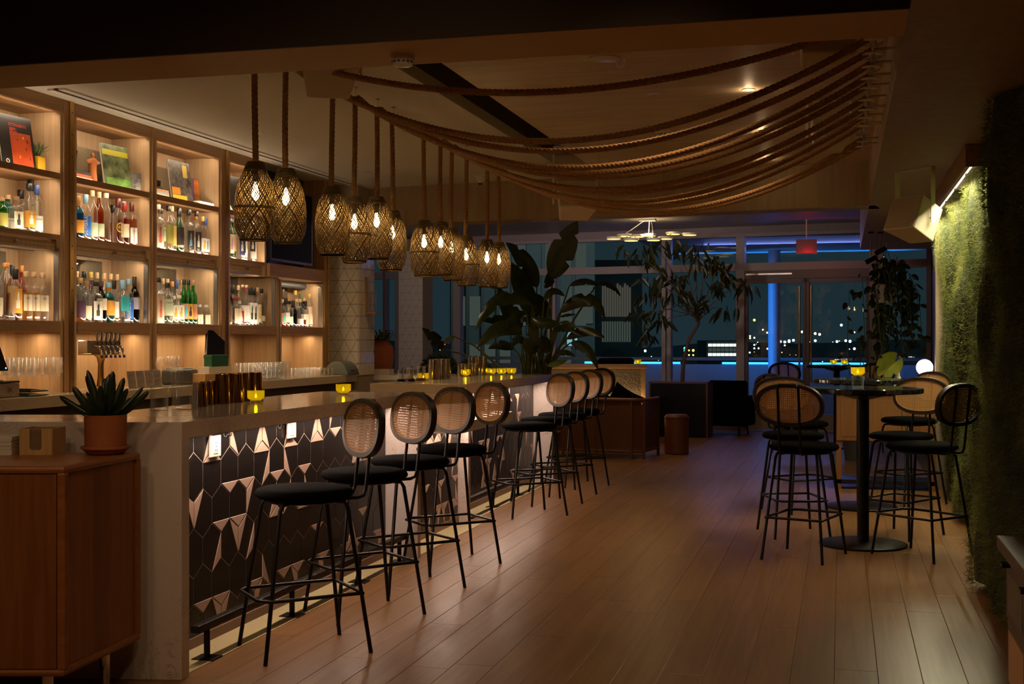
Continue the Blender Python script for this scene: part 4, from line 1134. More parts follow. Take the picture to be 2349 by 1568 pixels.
 ('last','lower',-5.16,11.409,1.535,0.36,0.034,'round','clear','-',0,'gold','none',0,0,'','','tall clear bottle with gold stopper'),
 ('last','lower',-5.07,11.245,1.535,0.273,0.034,'round','clear','-',0,'cork','none',0,0,'','','clear bottle with pale stopper beside the champagne'),
 ('last','lower',-5.07,11.319,1.535,0.275,0.036,'round','clear','-',0,'cork','white',0.1,0.3,'','','clear bottle with round white label'),
 ('last','lower',-5.07,11.392,1.535,0.214,0.032,'round','clear','red',0.75,'dark','white',0.35,0.6,'','','orange red aperitif bottle with white label'),
 ('last','lower',-5.16,11.539,1.535,0.325,0.036,'wine','dark','dark',0.7,'green','none',0,0,'','','dark bottle with green neck wrap'),
 ('last','lower',-5.07,11.456,1.535,0.259,0.028,'round','clear','-',0,'black','cream',0.1,0.5,'','','small bottle with cream label and black cap'),
 ('last','lower',-5.07,11.538,1.535,0.33,0.036,'round','clear','-',0,'gold','pink',0.1,0.62,'','','clear bottle with pale pink label and yellow cap'),
 ('last','lower',-5.16,11.612,1.535,0.297,0.032,'round','dark','dark',0.5,'cork','cream',0.4,0.6,'','','dark bottle at the right end of its shelf'),
]
# ------------------------------------------------------------------ back bar joinery (x = -4.98 is its face)
XF, XB = -4.98, -5.30
Z1, Z2, Z3 = 2.509, 2.103, 1.535        # shelf tops
UNITS = [('first', 5.9, 6.45 - 0.06, 7.31, 'first oak back bar bay, holding the black and orange record and the big water bottle'),
         ('second', None, 7.495, 8.42, 'second oak back bar bay, with the red statue above and the beer taps below'),
         ('third', None, 8.525, 9.50, 'third oak back bar bay, with the green bottles and the sales terminal below'),
         ('fourth', None, 9.705, 10.36, 'fourth oak back bar bay, narrower, left of the dark television'),
         ('last', None, 10.715, 11.66, 'last oak back bar bay, below the dark television')]
KNOBM = mat('knob_steel', (0.75, 0.70, 0.62), 0.15, 1.0)
for key, _, y0, y1, lb in UNITS:
    o = (XF, (y0 + y1) / 2, 0)
    t = thing('back_bar_cabinet', lb, 'cabinet', o)
    tall = key != 'last'
    ztop = 3.0 if tall else 1.97
    yr = 10.60 if key == 'fourth' else y1          # the lower opening of the fourth bay runs on under the television
    # side panels (stiles), the far one lit pale
    MB(o).box(XB, y0 - 0.030, 1.065, XF, y0, ztop).build('side_panel', OAKP, t)
    if key == 'fourth':
        MB(o).box(XB, y1, 1.98, XF, y1 + 0.030, 3.0).build('side_panel', OAKP, t)
        MB(o).box(XB, yr, 1.065, XF, yr + 0.055, 1.98).build('side_panel', OAKP, t)
    else:
        MB(o).box(XB, y1, 1.065, XF, y1 + 0.030, ztop).build('side_panel', OAKP, t)
    ya, yb = y0, y1
    if tall:
        MB(o).box(XB, ya - 0.03, 2.914, XF + 0.004, yb + 0.03, 3.0).build('header', OAKH, t)
        MB(o).box(XB, ya, Z1 - 0.041, XF, yb, Z1).build('shelf', OAKH, t)
        MB(o).box(XB, ya, Z2 - 0.031, XF, yb, Z2).build('shelf', OAKH, t)
        # roller shutter front, part lowered
        d = MB(o).box(-5.035, ya + 0.004, 2.000, -5.012, yb - 0.004, 2.058).build('shutter', OAKP, t)
        MB(o).box(-5.037, ya + 0.004, 1.990, -5.008, yb - 0.004, 2.000).build('shutter_rail', STEEL, d)
        MB(o).lathe([(0.006, 0), (0.006, 0.012), (0.013, 0.018), (0.013, 0.026), (0.008, 0.030), (0, 0.030)], 14, T=TR((-5.012, ya + (yb - ya) * 0.52, 2.030), ry=PI / 2)).build('knob', KNOBM, d, smooth=True)
        for zz in (2.022, 2.045):
            MB(o).box(-5.0122, ya + 0.004, zz, -5.0108, yb - 0.004, zz + 0.0018).build('slat_joint', mat('joint_dark', (0.16, 0.10, 0.05), 0.8) if 'joint_dark' not in bpy.data.materials else bpy.data.materials['joint_dark'], d)
        # lowest coil of the shutter shows as a dark roll and a white curve
        MB(o).tube([(-5.17, ya + 0.02, 2.035), (-5.17, yb - 0.02, 2.035)], 0.036, 12).build('shutter_roll', DARKG, d, smooth=True)
    else:
        MB(o).tube([(-5.17, ya + 0.02, 1.945), (-5.17, yb - 0.02, 1.945)], 0.03, 12).build('shutter_roll', DARKG, t, smooth=True)
    MB(o).box(XB, ya, Z3 - 0.072, XF + 0.006, yr, Z3).build('bottom_shelf', OAKH, t)
    # bright shutter guide at the far side of the lower opening
    zt = 2.0 if tall else 1.97
    MB(o).box(-5.02, yr - 0.016, Z3, -4.985, yr - 0.004, zt).build('shutter_guide', STEEL, t)
    # back: pale panel with a mirror, the niche likewise
    MB(o).box(XB - 0.01, ya - 0.03, 1.065, XB, yr + 0.03, ztop).build('back_panel', OAKP, t)
    for (za, zb) in ([(Z1 + 0.05, 2.80), (Z3 + 0.02, 1.99)] if tall else [(Z3 + 0.02, 1.95)]):
        ye = (y1 if za > Z3 + 0.1 else yr) - 0.13
        MB(o).box(XB, ya + 0.03, za, XB + 0.004, ye, zb).build('mirror', MIRROR, t)
    MB(o).box(XB, ya + 0.02, 1.07, XB + 0.004, ya + (yr - ya) * 0.45, Z3 - 0.09).build('mirror', MIRROR, t)
# uprights between the bays, with brass strips
for i, (ya, yb, brass, lb) in enumerate([(7.342, 7.462, 1, 'oak upright with brass strip between the first and second back bar bays'),
                                         (8.452, 8.492, 0, 'plain oak upright between the second and third back bar bays'),
                                         (9.532, 9.672, 1, 'oak upright with brass strip between the third and fourth back bar bays'),
                                         (11.692, 11.83, 1, 'oak upright with brass strip at the tiled end of the back bar')]):
    o = (XF, (ya + yb) / 2, 0)
    t = thing('upright', lb, 'post', o)
    MB(o).box(XB, ya, 1.065, XF + 0.008, yb, 3.0).build('post', OAK, t, bevel=0.002)
    if brass:
        m = (ya + yb) / 2 + 0.018
        b = MB(o).box(XF + 0.008, m - 0.022, 1.065, XF + 0.016, m + 0.022, 3.0).build('brass_strip', BRASS, t)
        sc = MB(o)
        for k in range(13): sc.cyl((0, 0, 0), 0.006, 0.0012, 8, T=TR((XF + 0.016, m, 1.15 + k * 0.148), ry=PI / 2))
        sc.build('screws', DARKG, b)
# television with its oak fascia
t = thing('television_fascia', 'plain oak fascia panel under the wall television', 'panel', (XF, 11.05, 1.98))
MB((XF, 11.05, 1.98)).box(-5.28, 10.395, 1.985, -4.945, 11.69, 2.10).build('panel', OAKH, t, bevel=0.002)
o = (-5.0, 11.0, 2.1)
t = thing('television', 'large dark flat television above the last back bar bay', 'television', o)
MB(o).box(-4.985, 10.43, 2.125, -4.955, 11.36, 2.80).build('housing', BLACKP, t, bevel=0.004)
MB(o).box(-4.955, 10.455, 2.15, -4.9535, 11.335, 2.785).build('screen', SCREEN, t)
MB(o).box(-5.20, 10.80, 2.35, -4.985, 11.0, 2.55).build('wall_mount', BLACKM, t)
struct('wall_niche', MB().box(-5.30, 10.395, 2.10, -5.20, 11.69, 3.0), mat('niche_dark_tile', (0.035, 0.028, 0.024), 0.25, bump=0.2, bscale=12))

# back counter and the steel units below it
o = (-5.1, 8.8, 0)
t = thing('back_counter', 'long cream quartz back counter along the shelves', 'counter', o)
MB(o).box(-5.49, 5.2, 0.992, -4.76, 12.03, 1.065).build('countertop', STONEC, t, bevel=0.003)
MB(o).box(-5.45, 5.25, 0.92, -4.84, 12.0, 0.992).build('rail', DARKPL_SHADE, t)
for i, (ya, yb, lb) in enumerate([(5.3, 6.55, 'steel under counter cabinet nearest the camera behind the bar'), (6.6, 7.75, 'steel under counter cabinet below the second bay'), (7.8, 9.1, 'steel under counter cabinet below the sales terminal'),
                                  (9.15, 10.5, 'steel under counter cabinet below the fourth bay'), (10.55, 11.95, 'steel under counter cabinet at the tiled end')]):
    oo = (-5.1, (ya + yb) / 2, 0)
    u = thing('under_counter_cabinet', lb, 'cabinet', oo)
    MB(oo).box(-5.45, ya, 0.08, -4.86, yb, 0.915).build('body', STEEL, u, bevel=0.003)
    for k in range(2):
        a = ya + 0.01 + k * (yb - ya) / 2
        dr = MB(oo).box(-4.86, a, 0.12, -4.842, a + (yb - ya) / 2 - 0.02, 0.90).build('door', STEEL, u, bevel=0.002)
        MB(oo).tube([(-4.815, a + 0.08, 0.85), (-4.815, a + (yb - ya) / 2 - 0.1, 0.85)], 0.008, 8).build('handle', CHROME, dr)
    MB(oo).box(-5.40, ya + 0.05, 0, -4.92, yb - 0.05, 0.08).build('base', BLACKP, u)
# front work bench inside the bar (ice wells), below the bar top
o = (-3.55, 6.6, 0)
t = thing('ice_well', 'stainless steel ice well bench behind the near bar counter', 'bench', o)
MB(o).box(-3.80, 5.3, 0.80, -3.37, 7.7, 0.90).build('top', STEEL, t, bevel=0.004)
MB(o).box(-3.80, 5.3, 0.90, -3.77, 7.7, 0.98).build('backsplash', STEEL, t)
for yy in (5.4, 6.5, 7.6):
    MB(o).cyl((-3.75, yy, 0), 0.02, 0.8, 10).build('leg', STEEL, t)
    MB(o).cyl((-3.42, yy, 0), 0.02, 0.8, 10).build('leg', STEEL, t)

# ------------------------------------------------------------------ bottles
CAPC = {'cork': (0.55, 0.36, 0.19), 'wood': (0.36, 0.21, 0.10), 'black': (0.012, 0.012, 0.012), 'blue': (0.05, 0.09, 0.30), 'orange': (0.55, 0.21, 0.05), 'skyblue': (0.22, 0.45, 0.62),
        'cream': (0.68, 0.58, 0.42), 'maroon': (0.09, 0.012, 0.012), 'red': (0.35, 0.02, 0.02), 'clear': (0.65, 0.62, 0.55), 'gold': (0.55, 0.36, 0.07), 'brown': (0.10, 0.045, 0.02),
        'dark': (0.03, 0.02, 0.012), 'rose': (0.62, 0.36, 0.26), 'green': (0.06, 0.16, 0.06), 'navy': (0.03, 0.03, 0.09)}
LABC = {'white': (0.80, 0.78, 0.72), 'cream': (0.76, 0.66, 0.48), 'olive': (0.32, 0.30, 0.06), 'orange': (0.70, 0.34, 0.05), 'gold': (0.66, 0.48, 0.14), 'blue': (0.03, 0.16, 0.58), 'green': (0.52, 0.62, 0.44),
        'purple': (0.07, 0.03, 0.08), 'teal': (0.03, 0.47, 0.55), 'lilac': (0.46, 0.42, 0.55), 'pink': (0.80, 0.58, 0.46), 'black': (0.03, 0.022, 0.02), 'multi': (0.50, 0.30, 0.18), 'navy': (0.03, 0.035, 0.12),
        'red': (0.42, 0.02, 0.03), 'ring': (0.72, 0.50, 0.03)}
ACC = {'k': (0.02, 0.02, 0.02), 'w': (0.80, 0.76, 0.68), 'b': (0.20, 0.42, 0.62), 'r': (0.68, 0.16, 0.08), 'y': (0.55, 0.45, 0.12), 'o': (0.66, 0.40, 0.06), 'p': (0.55, 0.40, 0.50), 't': (0.05, 0.50, 0.62)}
GLS = {'clear': CLEAR, 'green': glass('green_glass', (0.10, 0.62, 0.14), 1, 0.02, 0.35), 'teal': glass('teal_glass', (0.10, 0.62, 0.66), 1, 0.02, 0.35), 'blue': glass('blue_glass', (0.10, 0.50, 0.75), 1, 0.02, 0.35),
       'amber': glass('amber_glass', (0.70, 0.36, 0.07), 1, 0.02, 0.3), 'dark': glass('dark_glass', (0.10, 0.08, 0.035), 1, 0.02, 0.1), 'pink': glass('pink_glass', (0.85, 0.40, 0.32), 1, 0.02, 0.4)}
LIQ = {'amber': liquid('amber_spirit', (0.78, 0.36, 0.05)), 'gold': liquid('gold_spirit', (0.88, 0.60, 0.12)), 'red': liquid('red_spirit', (0.60, 0.10, 0.03)), 'olive': liquid('olive_spirit', (0.62, 0.62, 0.12)),
       'dark': liquid('dark_spirit', (0.06, 0.025, 0.012)), 'teal': liquid('teal_spirit', (0.04, 0.55, 0.60)), 'blue': liquid('blue_spirit', (0.03, 0.40, 0.62)), 'pink': liquid('pink_spirit', (0.82, 0.36, 0.26))}
CM = {k: mat('cap_' + k, v, 0.4) for k, v in CAPC.items()}
LM = {k: mat('label_' + k, v, 0.6) for k, v in LABC.items()}
AM = {k: mat('print_' + k, v, 0.6) for k, v in ACC.items()}
SHAPE = {'round': [(0.97, 0), (1, 0.012), (1, 0.60), (0.93, 0.66), (0.62, 0.72), (0.42, 0.77), (0.38, 0.80), (0.37, 0.90)],
         'square': [(0.96, 0), (1, 0.012), (1, 0.62), (0.92, 0.665), (0.60, 0.70), (0.42, 0.73), (0.40, 0.76), (0.40, 0.90)],
         'curvy': [(0.90, 0), (1, 0.03), (0.92, 0.18), (0.78, 0.34), (0.92, 0.50), (0.98, 0.58), (0.80, 0.68), (0.46, 0.75), (0.42, 0.80), (0.42, 0.90)],
         'slim': [(0.97, 0), (1, 0.012), (1, 0.44), (0.86, 0.56), (0.58, 0.68), (0.42, 0.78), (0.36, 0.86), (0.36, 0.94)],
         'wine': [(0.97, 0), (1, 0.012), (1, 0.56), (0.94, 0.62), (0.66, 0.70), (0.44, 0.76), (0.38, 0.82), (0.37, 0.96)],
         'jar': [(0.97, 0), (1, 0.02), (1, 0.66), (0.86, 0.74), (0.60, 0.80), (0.58, 0.88)],
         'ribbed': [(0.90, 0), (1, 0.03)] + [(1.0 if i % 2 else 0.93, 0.05 + i * 0.036) for i in range(16)] + [(0.92, 0.66), (0.60, 0.76), (0.36, 0.84), (0.30, 0.87), (0.30, 0.91)]}
def bend_text(body, size, r, z, phi, matl, parent, vert=False):
    c = bpy.data.curves.new('print', 'FONT')
    c.body, c.size, c.align_x, c.align_y = body, size, 'CENTER', 'CENTER'
    c.resolution_u = 1
    o = bpy.data.objects.new('print', c); COL.objects.link(o)
    me = bpy.data.meshes.new_from_object(o.evaluated_get(bpy.context.evaluated_depsgraph_get()))
    bpy.data.objects.remove(o)
    for v in me.vertices:
        x, y = v.co.x, v.co.y
        if vert: x, y = -y, x
        a = phi + x / r
        v.co = (r * math.cos(a), r * math.sin(a), z + y)
    me.materials.clear(); me.materials.append(matl)
    q = bpy.data.objects.new('print', me); q.parent = parent; COL.objects.link(q)
def patch(r, z0, z1, a0, a1, n=10, sq=0.0, rot=0.0):
    m = MB(); vs = []
    for i in range(n + 1):
        a = a0 + (a1 - a0) * i / n
        k = 1.0
        if sq:
            k = min((1 - sq) + sq / max(abs(math.cos(a - rot)), abs(math.sin(a - rot))), 1.22)
        vs += [(r * k * math.cos(a), r * k * math.sin(a), z0), (r * k * math.cos(a), r * k * math.sin(a), z1)]
    return m.add(vs, [(2 * i, 2 * i + 2, 2 * i + 3, 2 * i + 1) for i in range(n)])
BAYW = {'first': 'first bay', 'second': 'second bay', 'third': 'third bay', 'fourth': 'fourth bay', 'last': 'last bay'}
order = {}
for b in sorted(BOTTLES, key=lambda q: q[3]):
    bay, row, X, Y, Z, hh, r, shape, gc, lc, fill, cap, lab, l0, l1, txt, acc, desc = b
    t = thing('bottle', desc + ', ' + ('upper' if row == 'upper' else 'lower') + ' bottle shelf, ' + BAYW[bay], 'bottle', (X, Y, Z), 0, 'bottles on the %s bottle shelf of the %s' % (row, BAYW[bay]))
    n = 24 if shape in ('square', 'jar') else 18
    sq = 0.85 if shape in ('square', 'jar') else 0.0
    phi = -0.52
    rot = phi if sq else 0.0
    prof = [(r * a, hh * z) for a, z in SHAPE[shape]]
    MB().lathe([(0, 0.002)] + prof, n, sq=sq, rot=rot, cap=False).build('glass', GLS[gc], t, smooth=True)
    if lc != '-':
        top = max(0.15, fill * 0.8)
        pl = [(max(a - 0.09, 0.2) * r, z * hh) for a, z in SHAPE[shape] if z <= top]
        pl[0] = (pl[0][0], 0.006)
        pl.append((pl[-1][0] * (0.9 if top > 0.6 else 1), top * hh))
        MB().lathe(pl, 14, sq=sq, rot=rot).build('liquid', LIQ[lc], t, smooth=True)
    nr, nz = prof[-1]
    cr = nr * (1.22 if shape != 'wine' else 1.10)
    clen = {'round': 0.12, 'square': 0.11, 'wine': 0.26, 'slim': 0.06}.get(shape, 0.10)
    if desc.find('cap') >= 0 and cap in ('black', 'blue', 'maroon', 'red', 'skyblue'): clen = 0.2
    z0c = hh * (1 - clen) if clen > 0.1 else nz
    MB().lathe([(cr, z0c), (cr * 1.02, z0c + 0.002), (cr * 1.02, hh - 0.003), (cr * 0.92, hh), (0, hh)], 14).build('cap', CM[cap], t, smooth=True)
    if lab != 'none':
        ra = r * 1.015
        if lab == 'ring':
            lo = MB()
            for k in range(20):
                pass
            cz, rad = hh * 0.36, r * 0.78
            ringv = []
            for k in range(25):
                a = 2 * PI * k / 24
                for q in (rad, rad * 0.82):
                    u, v = q * math.cos(a), q * math.sin(a) * 1.15
                    ringv.append((ra * math.cos(phi + u / ra), ra * math.sin(phi + u / ra), cz + v))
            lo.add(ringv, [(2 * k, 2 * k + 2, 2 * k + 3, 2 * k + 1) for k in range(24)])
            lo.build('label', LM['ring'], t)
            bend_text(txt, 0.03, ra, cz, phi, LM['ring'], t)
        else:
            half = 1.25 if sq == 0 else 0.72
            lo = patch(ra, hh * l0, hh * l1, phi - half, phi + half, 12, sq, rot).build('label', LM[lab], t, smooth=not sq)
            if acc and acc in ACC:
                zc, hz = hh * (l0 + l1) / 2, hh * (l1 - l0)
                rr2 = ra * (1.012)
                for (aa, zz0, zz1) in ((0.34, -0.30, 0.02), (0.20, -0.08, 0.28), (0.12, 0.10, 0.36)):
                    patch(rr2 + zz1 * 0.001, zc + hz * zz0, zc + hz * zz1, phi - aa + 0.08 * zz1, phi + aa * 0.8, 5, sq, rot).build('print', AM[acc], lo)
            if txt:
                rt = ra * 1.03
                dark = lab in ('blue', 'purple', 'black', 'navy', 'red')
                if acc == 'v': bend_text(txt, 0.034, rt, hh * (l0 + l1) / 2, phi - 0.35, AM['w'], lo, True)
                else: bend_text(txt, min(0.024, 2.3 * r * 1.15 / max(3, len(txt))), rt, hh * (l1 - (l1 - l0) * 0.22), phi, AM['w'] if dark else AM['k'], lo)
    if gc in ('teal', 'blue') and lab == 'orange':
        MB().lathe([(nr * 1.16, hh * 0.74), (nr * 1.10, hh * 0.89)], 14, cap=False).build('neck_band', CM['orange'], t, smooth=True)

# ------------------------------------------------------------------ things on the top shelves
def slab_item(name, label, cat, o, w, hgt, th, yaw, lean, cover, page, group=None):
    """a record or book standing with its face to +x; leaning back"""
    t = thing(name, label, cat, o, yaw, group)
    T = Matrix.Rotation(-lean, 4, 'Y')
    MB().box(-th + 0.0015, -w / 2 + 0.001, 0.001, -0.0015, w / 2 - 0.001, hgt - 0.002, 0, T).build('pages', page, t)
    MB().box(-0.0015, -w / 2, 0, 0, w / 2, hgt, 0, T).box(-th, -w / 2, 0, -th + 0.0015, w / 2, hgt, 0, T).build('cover', cover, t)
    return t, T
COVK = mat('record_black', (0.014, 0.012, 0.012), 0.35)
t, T = slab_item('record_sleeve', 'black record sleeve with an orange panel, propped on the top shelf of the first bay', 'record', (-5.05, 6.985, Z1), 0.30, 0.335, 0.010, math.radians(-6), math.radians(9), COVK, PAPER)
ORG = mat('sleeve_orange', (0.44, 0.055, 0.008), 0.5, var=0.35, vscale=7)
MB().box(0.0, -0.055, 0.012, 0.0008, 0.128, 0.225, 0, T).build('front_panel', ORG, t)
REDT = mat('sleeve_red_print', (0.62, 0.05, 0.02), 0.5)
TT = T @ TR((0.0008, 0.02, 0.272), rx=PI / 2, rz=PI / 2)
text_mesh('GETZ/GILBERTO', 0.027, TT, REDT, 'print', t, 'CENTER', 0.0002, 0.82)
for k, w in enumerate((0.05, 0.06, 0.03, 0.065)):
    MB().box(0.0, -0.052, 0.250 - k * 0.007, 0.0006, -0.052 + w, 0.253 - k * 0.007, 0, T).build('print', REDT, t)
MB().lathe([(0.010, 0), (0.0145, 0), (0.0145, 0.0006), (0.010, 0.0006), (0.010, 0)], 20, T=T @ TR((0.0, -0.10, 0.03), ry=PI / 2), cap=False).build('round_mark', AM['w'], t)
for (yy, zz, w, h2, mm) in ((0.00, 0.175, 0.012, 0.008, 'k'), (0.09, 0.165, 0.010, 0.022, 'k'), (0.075, 0.115, 0.006, 0.02, 'k'), (0.10, 0.055, 0.007, 0.02, 'k'), (0.055, 0.19, 0.012, 0.014, 'o'), (0.01, 0.06, 0.007, 0.018, 'o')):
    MB().box(0.0008, yy, zz, 0.0012, yy + w, zz + h2, 0, T).build('print', AM[mm], t)
# potted agave in a yellow cube
o = (-5.09, 7.215, Z1)
t = thing('potted_agave', 'small spiky plant in a yellow square pot on the top shelf of the first bay', 'plant', o)
YPOT = mat('yellow_pot', (0.62, 0.36, 0.02), 0.4)
MB().prism([(-0.040, -0.040), (0.040, -0.040), (0.040, 0.040), (-0.040, 0.040)], 0, 0.10).build('pot', YPOT, t, bevel=0.006)
AGV = leafmat('agave_green', (0.10, 0.14, 0.05), (0.22, 0.26, 0.10), 0.5, 0.15)
for i in range(22):
    a = i * 2.4; e = 0.35 + 1.0 * (i / 22); L = 0.10
    dx_, dy_ = math.cos(a) * math.cos(e), math.sin(a) * math.cos(e)
    sc_ = 0.8 if dx_ < 0 else 1
    MB().tube([(0, 0, 0.10), (dx_ * L * 0.5 * sc_, dy_ * L * 0.5 * sc_, 0.10 + math.sin(e) * L * 0.5 + 0.01), (dx_ * L * sc_, dy_ * L * sc_ * 0.9, 0.105 + math.sin(e) * L)], [0.006, 0.007, 0.0006], 5, flat=0.5).build('leaf', AGV, t, smooth=True)
o = (-5.10, 6.63, Z1)
t = thing('figurine', 'small black and white figurine at the left edge of the top shelf', 'figurine', o)
MB().lathe([(0, 0), (0.022, 0), (0.024, 0.02), (0.014, 0.035), (0, 0.04)], 14).build('body', BLACKP, t, smooth=True)
MB().ball((0, 0, 0.05), 0.017, 12, 8).build('head', WHITEC, t, smooth=True)
# second bay: books, statue, green book, face vase
def flat_books(o, specs, where, group):
    z = o[2]
    for i, (w, l, th, col, ds) in enumerate(specs):
        a = R.uniform(-0.08, 0.08)
        t = thing('book', '%s lying in the flat stack of books, %s' % (ds, where), 'book', (o[0], o[1], z), a, group)
        MB().box(-w / 2 + 0.003, -l / 2 + 0.003, 0.002, w / 2 - 0.004, l / 2 - 0.003, th - 0.002).build('pages', PAPER, t)
        MB().box(-w / 2, -l / 2, 0, w / 2, l / 2, 0.002).box(-w / 2, -l / 2, th - 0.002, w / 2, l / 2, th).box(w / 2 - 0.002, -l / 2, 0, w / 2, l / 2, th).build('cover', mat('book_' + ds.split()[0], col, 0.5), t)
        z += th
flat_books((-5.12, 7.645, Z1), [(0.17, 0.24, 0.018, (0.70, 0.62, 0.48), 'cream book'), (0.16, 0.235, 0.022, (0.50, 0.08, 0.03), 'red book'), (0.15, 0.23, 0.022, (0.05, 0.04, 0.04), 'black book')], 'top shelf of the second bay', 'flat books on the second bay')
t, T = slab_item('book', 'dark red book standing at the back of the top shelf, second bay', 'book', (-5.235, 7.60, Z1), 0.13, 0.29, 0.02, 0, math.radians(3), mat('book_darkred', (0.16, 0.02, 0.015), 0.5), PAPER)
o = (-5.09, 7.852, Z1)
t = thing('statue', 'orange red figure statue with outstretched arms on the top shelf of the second bay', 'statue', o)
STM = mat('statue_orange', (0.52, 0.165, 0.05), 0.55)
b = MB().lathe([(0, 0.012), (0.032, 0.012), (0.030, 0.04), (0.026, 0.09), (0.028, 0.13), (0.032, 0.158), (0.026, 0.172), (0.012, 0.180), (0.011, 0.186), (0.0, 0.190)], 14).build('robe', STM, t, smooth=True)
MB().ball((0, 0, 0.200), 0.014, 10, 8, (1, 0.9, 1.25)).build('head', STM, t, smooth=True)
for sg in (-1, 1):
    MB().tube([(0, sg * 0.02, 0.160), (0.004, sg * 0.055, 0.152), (0.006, sg * 0.078, 0.156)], [0.017, 0.013, 0.006], 8).build('arm', STM, t, smooth=True)
MB().box(-0.03, -0.03, 0, 0.03, 0.03, 0.012).build('base', mat('statue_base', (0.6, 0.46, 0.25), 0.5), t)
t, T = slab_item('book', 'large green picture book with yellow band, leaning on the top shelf of the second bay', 'book', (-5.05, 8.125, Z1), 0.30, 0.315, 0.016, math.radians(-6), math.radians(9), mat('book_greenpic', (0.10, 0.125, 0.055), 0.4, var=0.8, vscale=16), PAPER)
MB().box(0.0, -0.14, 0.235, 0.0007, 0.145, 0.275, 0, T).build('print', mat('yellow_band', (0.42, 0.38, 0.02), 0.5), t)
MB().box(0.0, -0.13, 0.01, 0.0007, 0.14, 0.07, 0, T).build('print', mat('green_foot', (0.12, 0.26, 0.05), 0.5, var=0.4, vscale=20), t)
o = (-5.19, 8.03, Z1)
t = thing('bookend', 'dark rounded bookend behind the green picture book', 'bookend', o)
MB().lathe([(0.045, 0), (0.048, 0.03), (0.040, 0.08), (0.022, 0.10), (0, 0.104)], 16).build('body', DARKG, t, smooth=True)
o = (-5.07, 8.345, Z1)
t = thing('face_vase', 'grey vase shaped as a face beside the green picture book', 'vase', o, math.radians(-35))
GRV = mat('grey_ceramic', (0.16, 0.155, 0.15), 0.5)
MB().prism([(-0.045, -0.048), (0.040, -0.048), (0.048, 0.0), (0.040, 0.048), (-0.045, 0.048)], 0, 0.135).build('body', GRV, t, bevel=0.012)
MB().add([(0.042, -0.012, 0.088), (0.042, 0.012, 0.088), (0.046, 0.016, 0.05), (0.046, -0.016, 0.05), (0.072, 0.0, 0.055)], [(0, 3, 4), (0, 4, 1), (1, 4, 2), (2, 4, 3)]).build('nose', GRV, t)
MB().ball((0.046, 0, 0.030), 0.014, 10, 6, (0.7, 1.2, 0.5)).build('mouth', GRV, t, smooth=True)
for sg in (-1, 1): MB().ball((0.042, sg * 0.026, 0.088), 0.014, 10, 6, (0.6, 1.2, 0.45)).build('eye', GRV, t, smooth=True)
# third bay
flat_books((-5.12, 8.70, Z1), [(0.16, 0.23, 0.02, (0.66, 0.56, 0.40), 'tan book'), (0.16, 0.22, 0.02, (0.28, 0.26, 0.26), 'grey book'), (0.15, 0.22, 0.018, (0.45, 0.22, 0.10), 'brown book')], 'top shelf of the third bay', 'flat books on the third bay')
o = (-5.12, 8.70, Z1 + 0.058)
t = thing('figurine', 'small figurine with white face standing on flat books in the third bay', 'figurine', o)
MB().lathe([(0, 0), (0.024, 0), (0.022, 0.02), (0.012, 0.045), (0, 0.05)], 14).build('body', mat('figurine_brown', (0.3, 0.2, 0.12), 0.5), t, smooth=True)
MB().ball((0, 0, 0.065), 0.020, 12, 8).build('head', WHITEC, t, smooth=True)
o = (-5.16, 8.86, Z1)
t = thing('bookend', 'dark rounded bookend on the top shelf of the third bay', 'bookend', o)
MB().lathe([(0.05, 0), (0.052, 0.04), (0.042, 0.085), (0.02, 0.1), (0, 0.102)], 16).build('body', DARKG, t, smooth=True)
t, T = slab_item('book', 'tall grey patterned picture book with yellow blocks, top shelf of the third bay', 'book', (-5.06, 9.06, Z1), 0.29, 0.325, 0.012, math.radians(-5), math.radians(8), mat('book_greypic', (0.10, 0.085, 0.075), 0.4, var=0.7, vscale=26), PAPER)
MB().box(0.0, -0.13, 0.055, 0.0007, -0.02, 0.11, 0, T).build('print', mat('orange_block', (0.60, 0.24, 0.02), 0.5), t)
MB().box(0.0, -0.13, 0.012, 0.0007, 0.06, 0.05, 0, T).build('print', mat('yellow_block', (0.62, 0.42, 0.03), 0.5), t)
MB().box(0.0, 0.04, 0.20, 0.0007, 0.10, 0.30, 0, T).build('print', mat('yellow_block2', (0.50, 0.36, 0.05), 0.5), t)
t, T = slab_item('book', 'purple and orange paperback standing on a pale blue book in the third bay', 'book', (-5.10, 9.33, Z1 + 0.026), 0.13, 0.195, 0.03, math.radians(-5), math.radians(4), mat('book_purple', (0.16, 0.08, 0.16), 0.4), PAPER)
MB().box(0.0, -0.005, 0.0, 0.0007, 0.062, 0.19, 0, T).build('print', mat('orange_cover', (0.55, 0.16, 0.03), 0.5, var=0.6, vscale=22), t)
o = (-5.09, 9.335, Z1)
t = thing('book', 'pale blue book lying flat at the right of the third bay top shelf', 'book', o, 0)
MB().box(-0.09, -0.12, 0.002, 0.085, 0.12, 0.023).build('pages', PAPER, t)
MB().box(-0.09, -0.12, 0, 0.09, 0.12, 0.002).box(-0.09, -0.12, 0.023, 0.09, 0.12, 0.025).box(0.087, -0.12, 0, 0.09, 0.12, 0.025).build('cover', mat('book_paleblue', (0.42, 0.58, 0.66), 0.4), t)
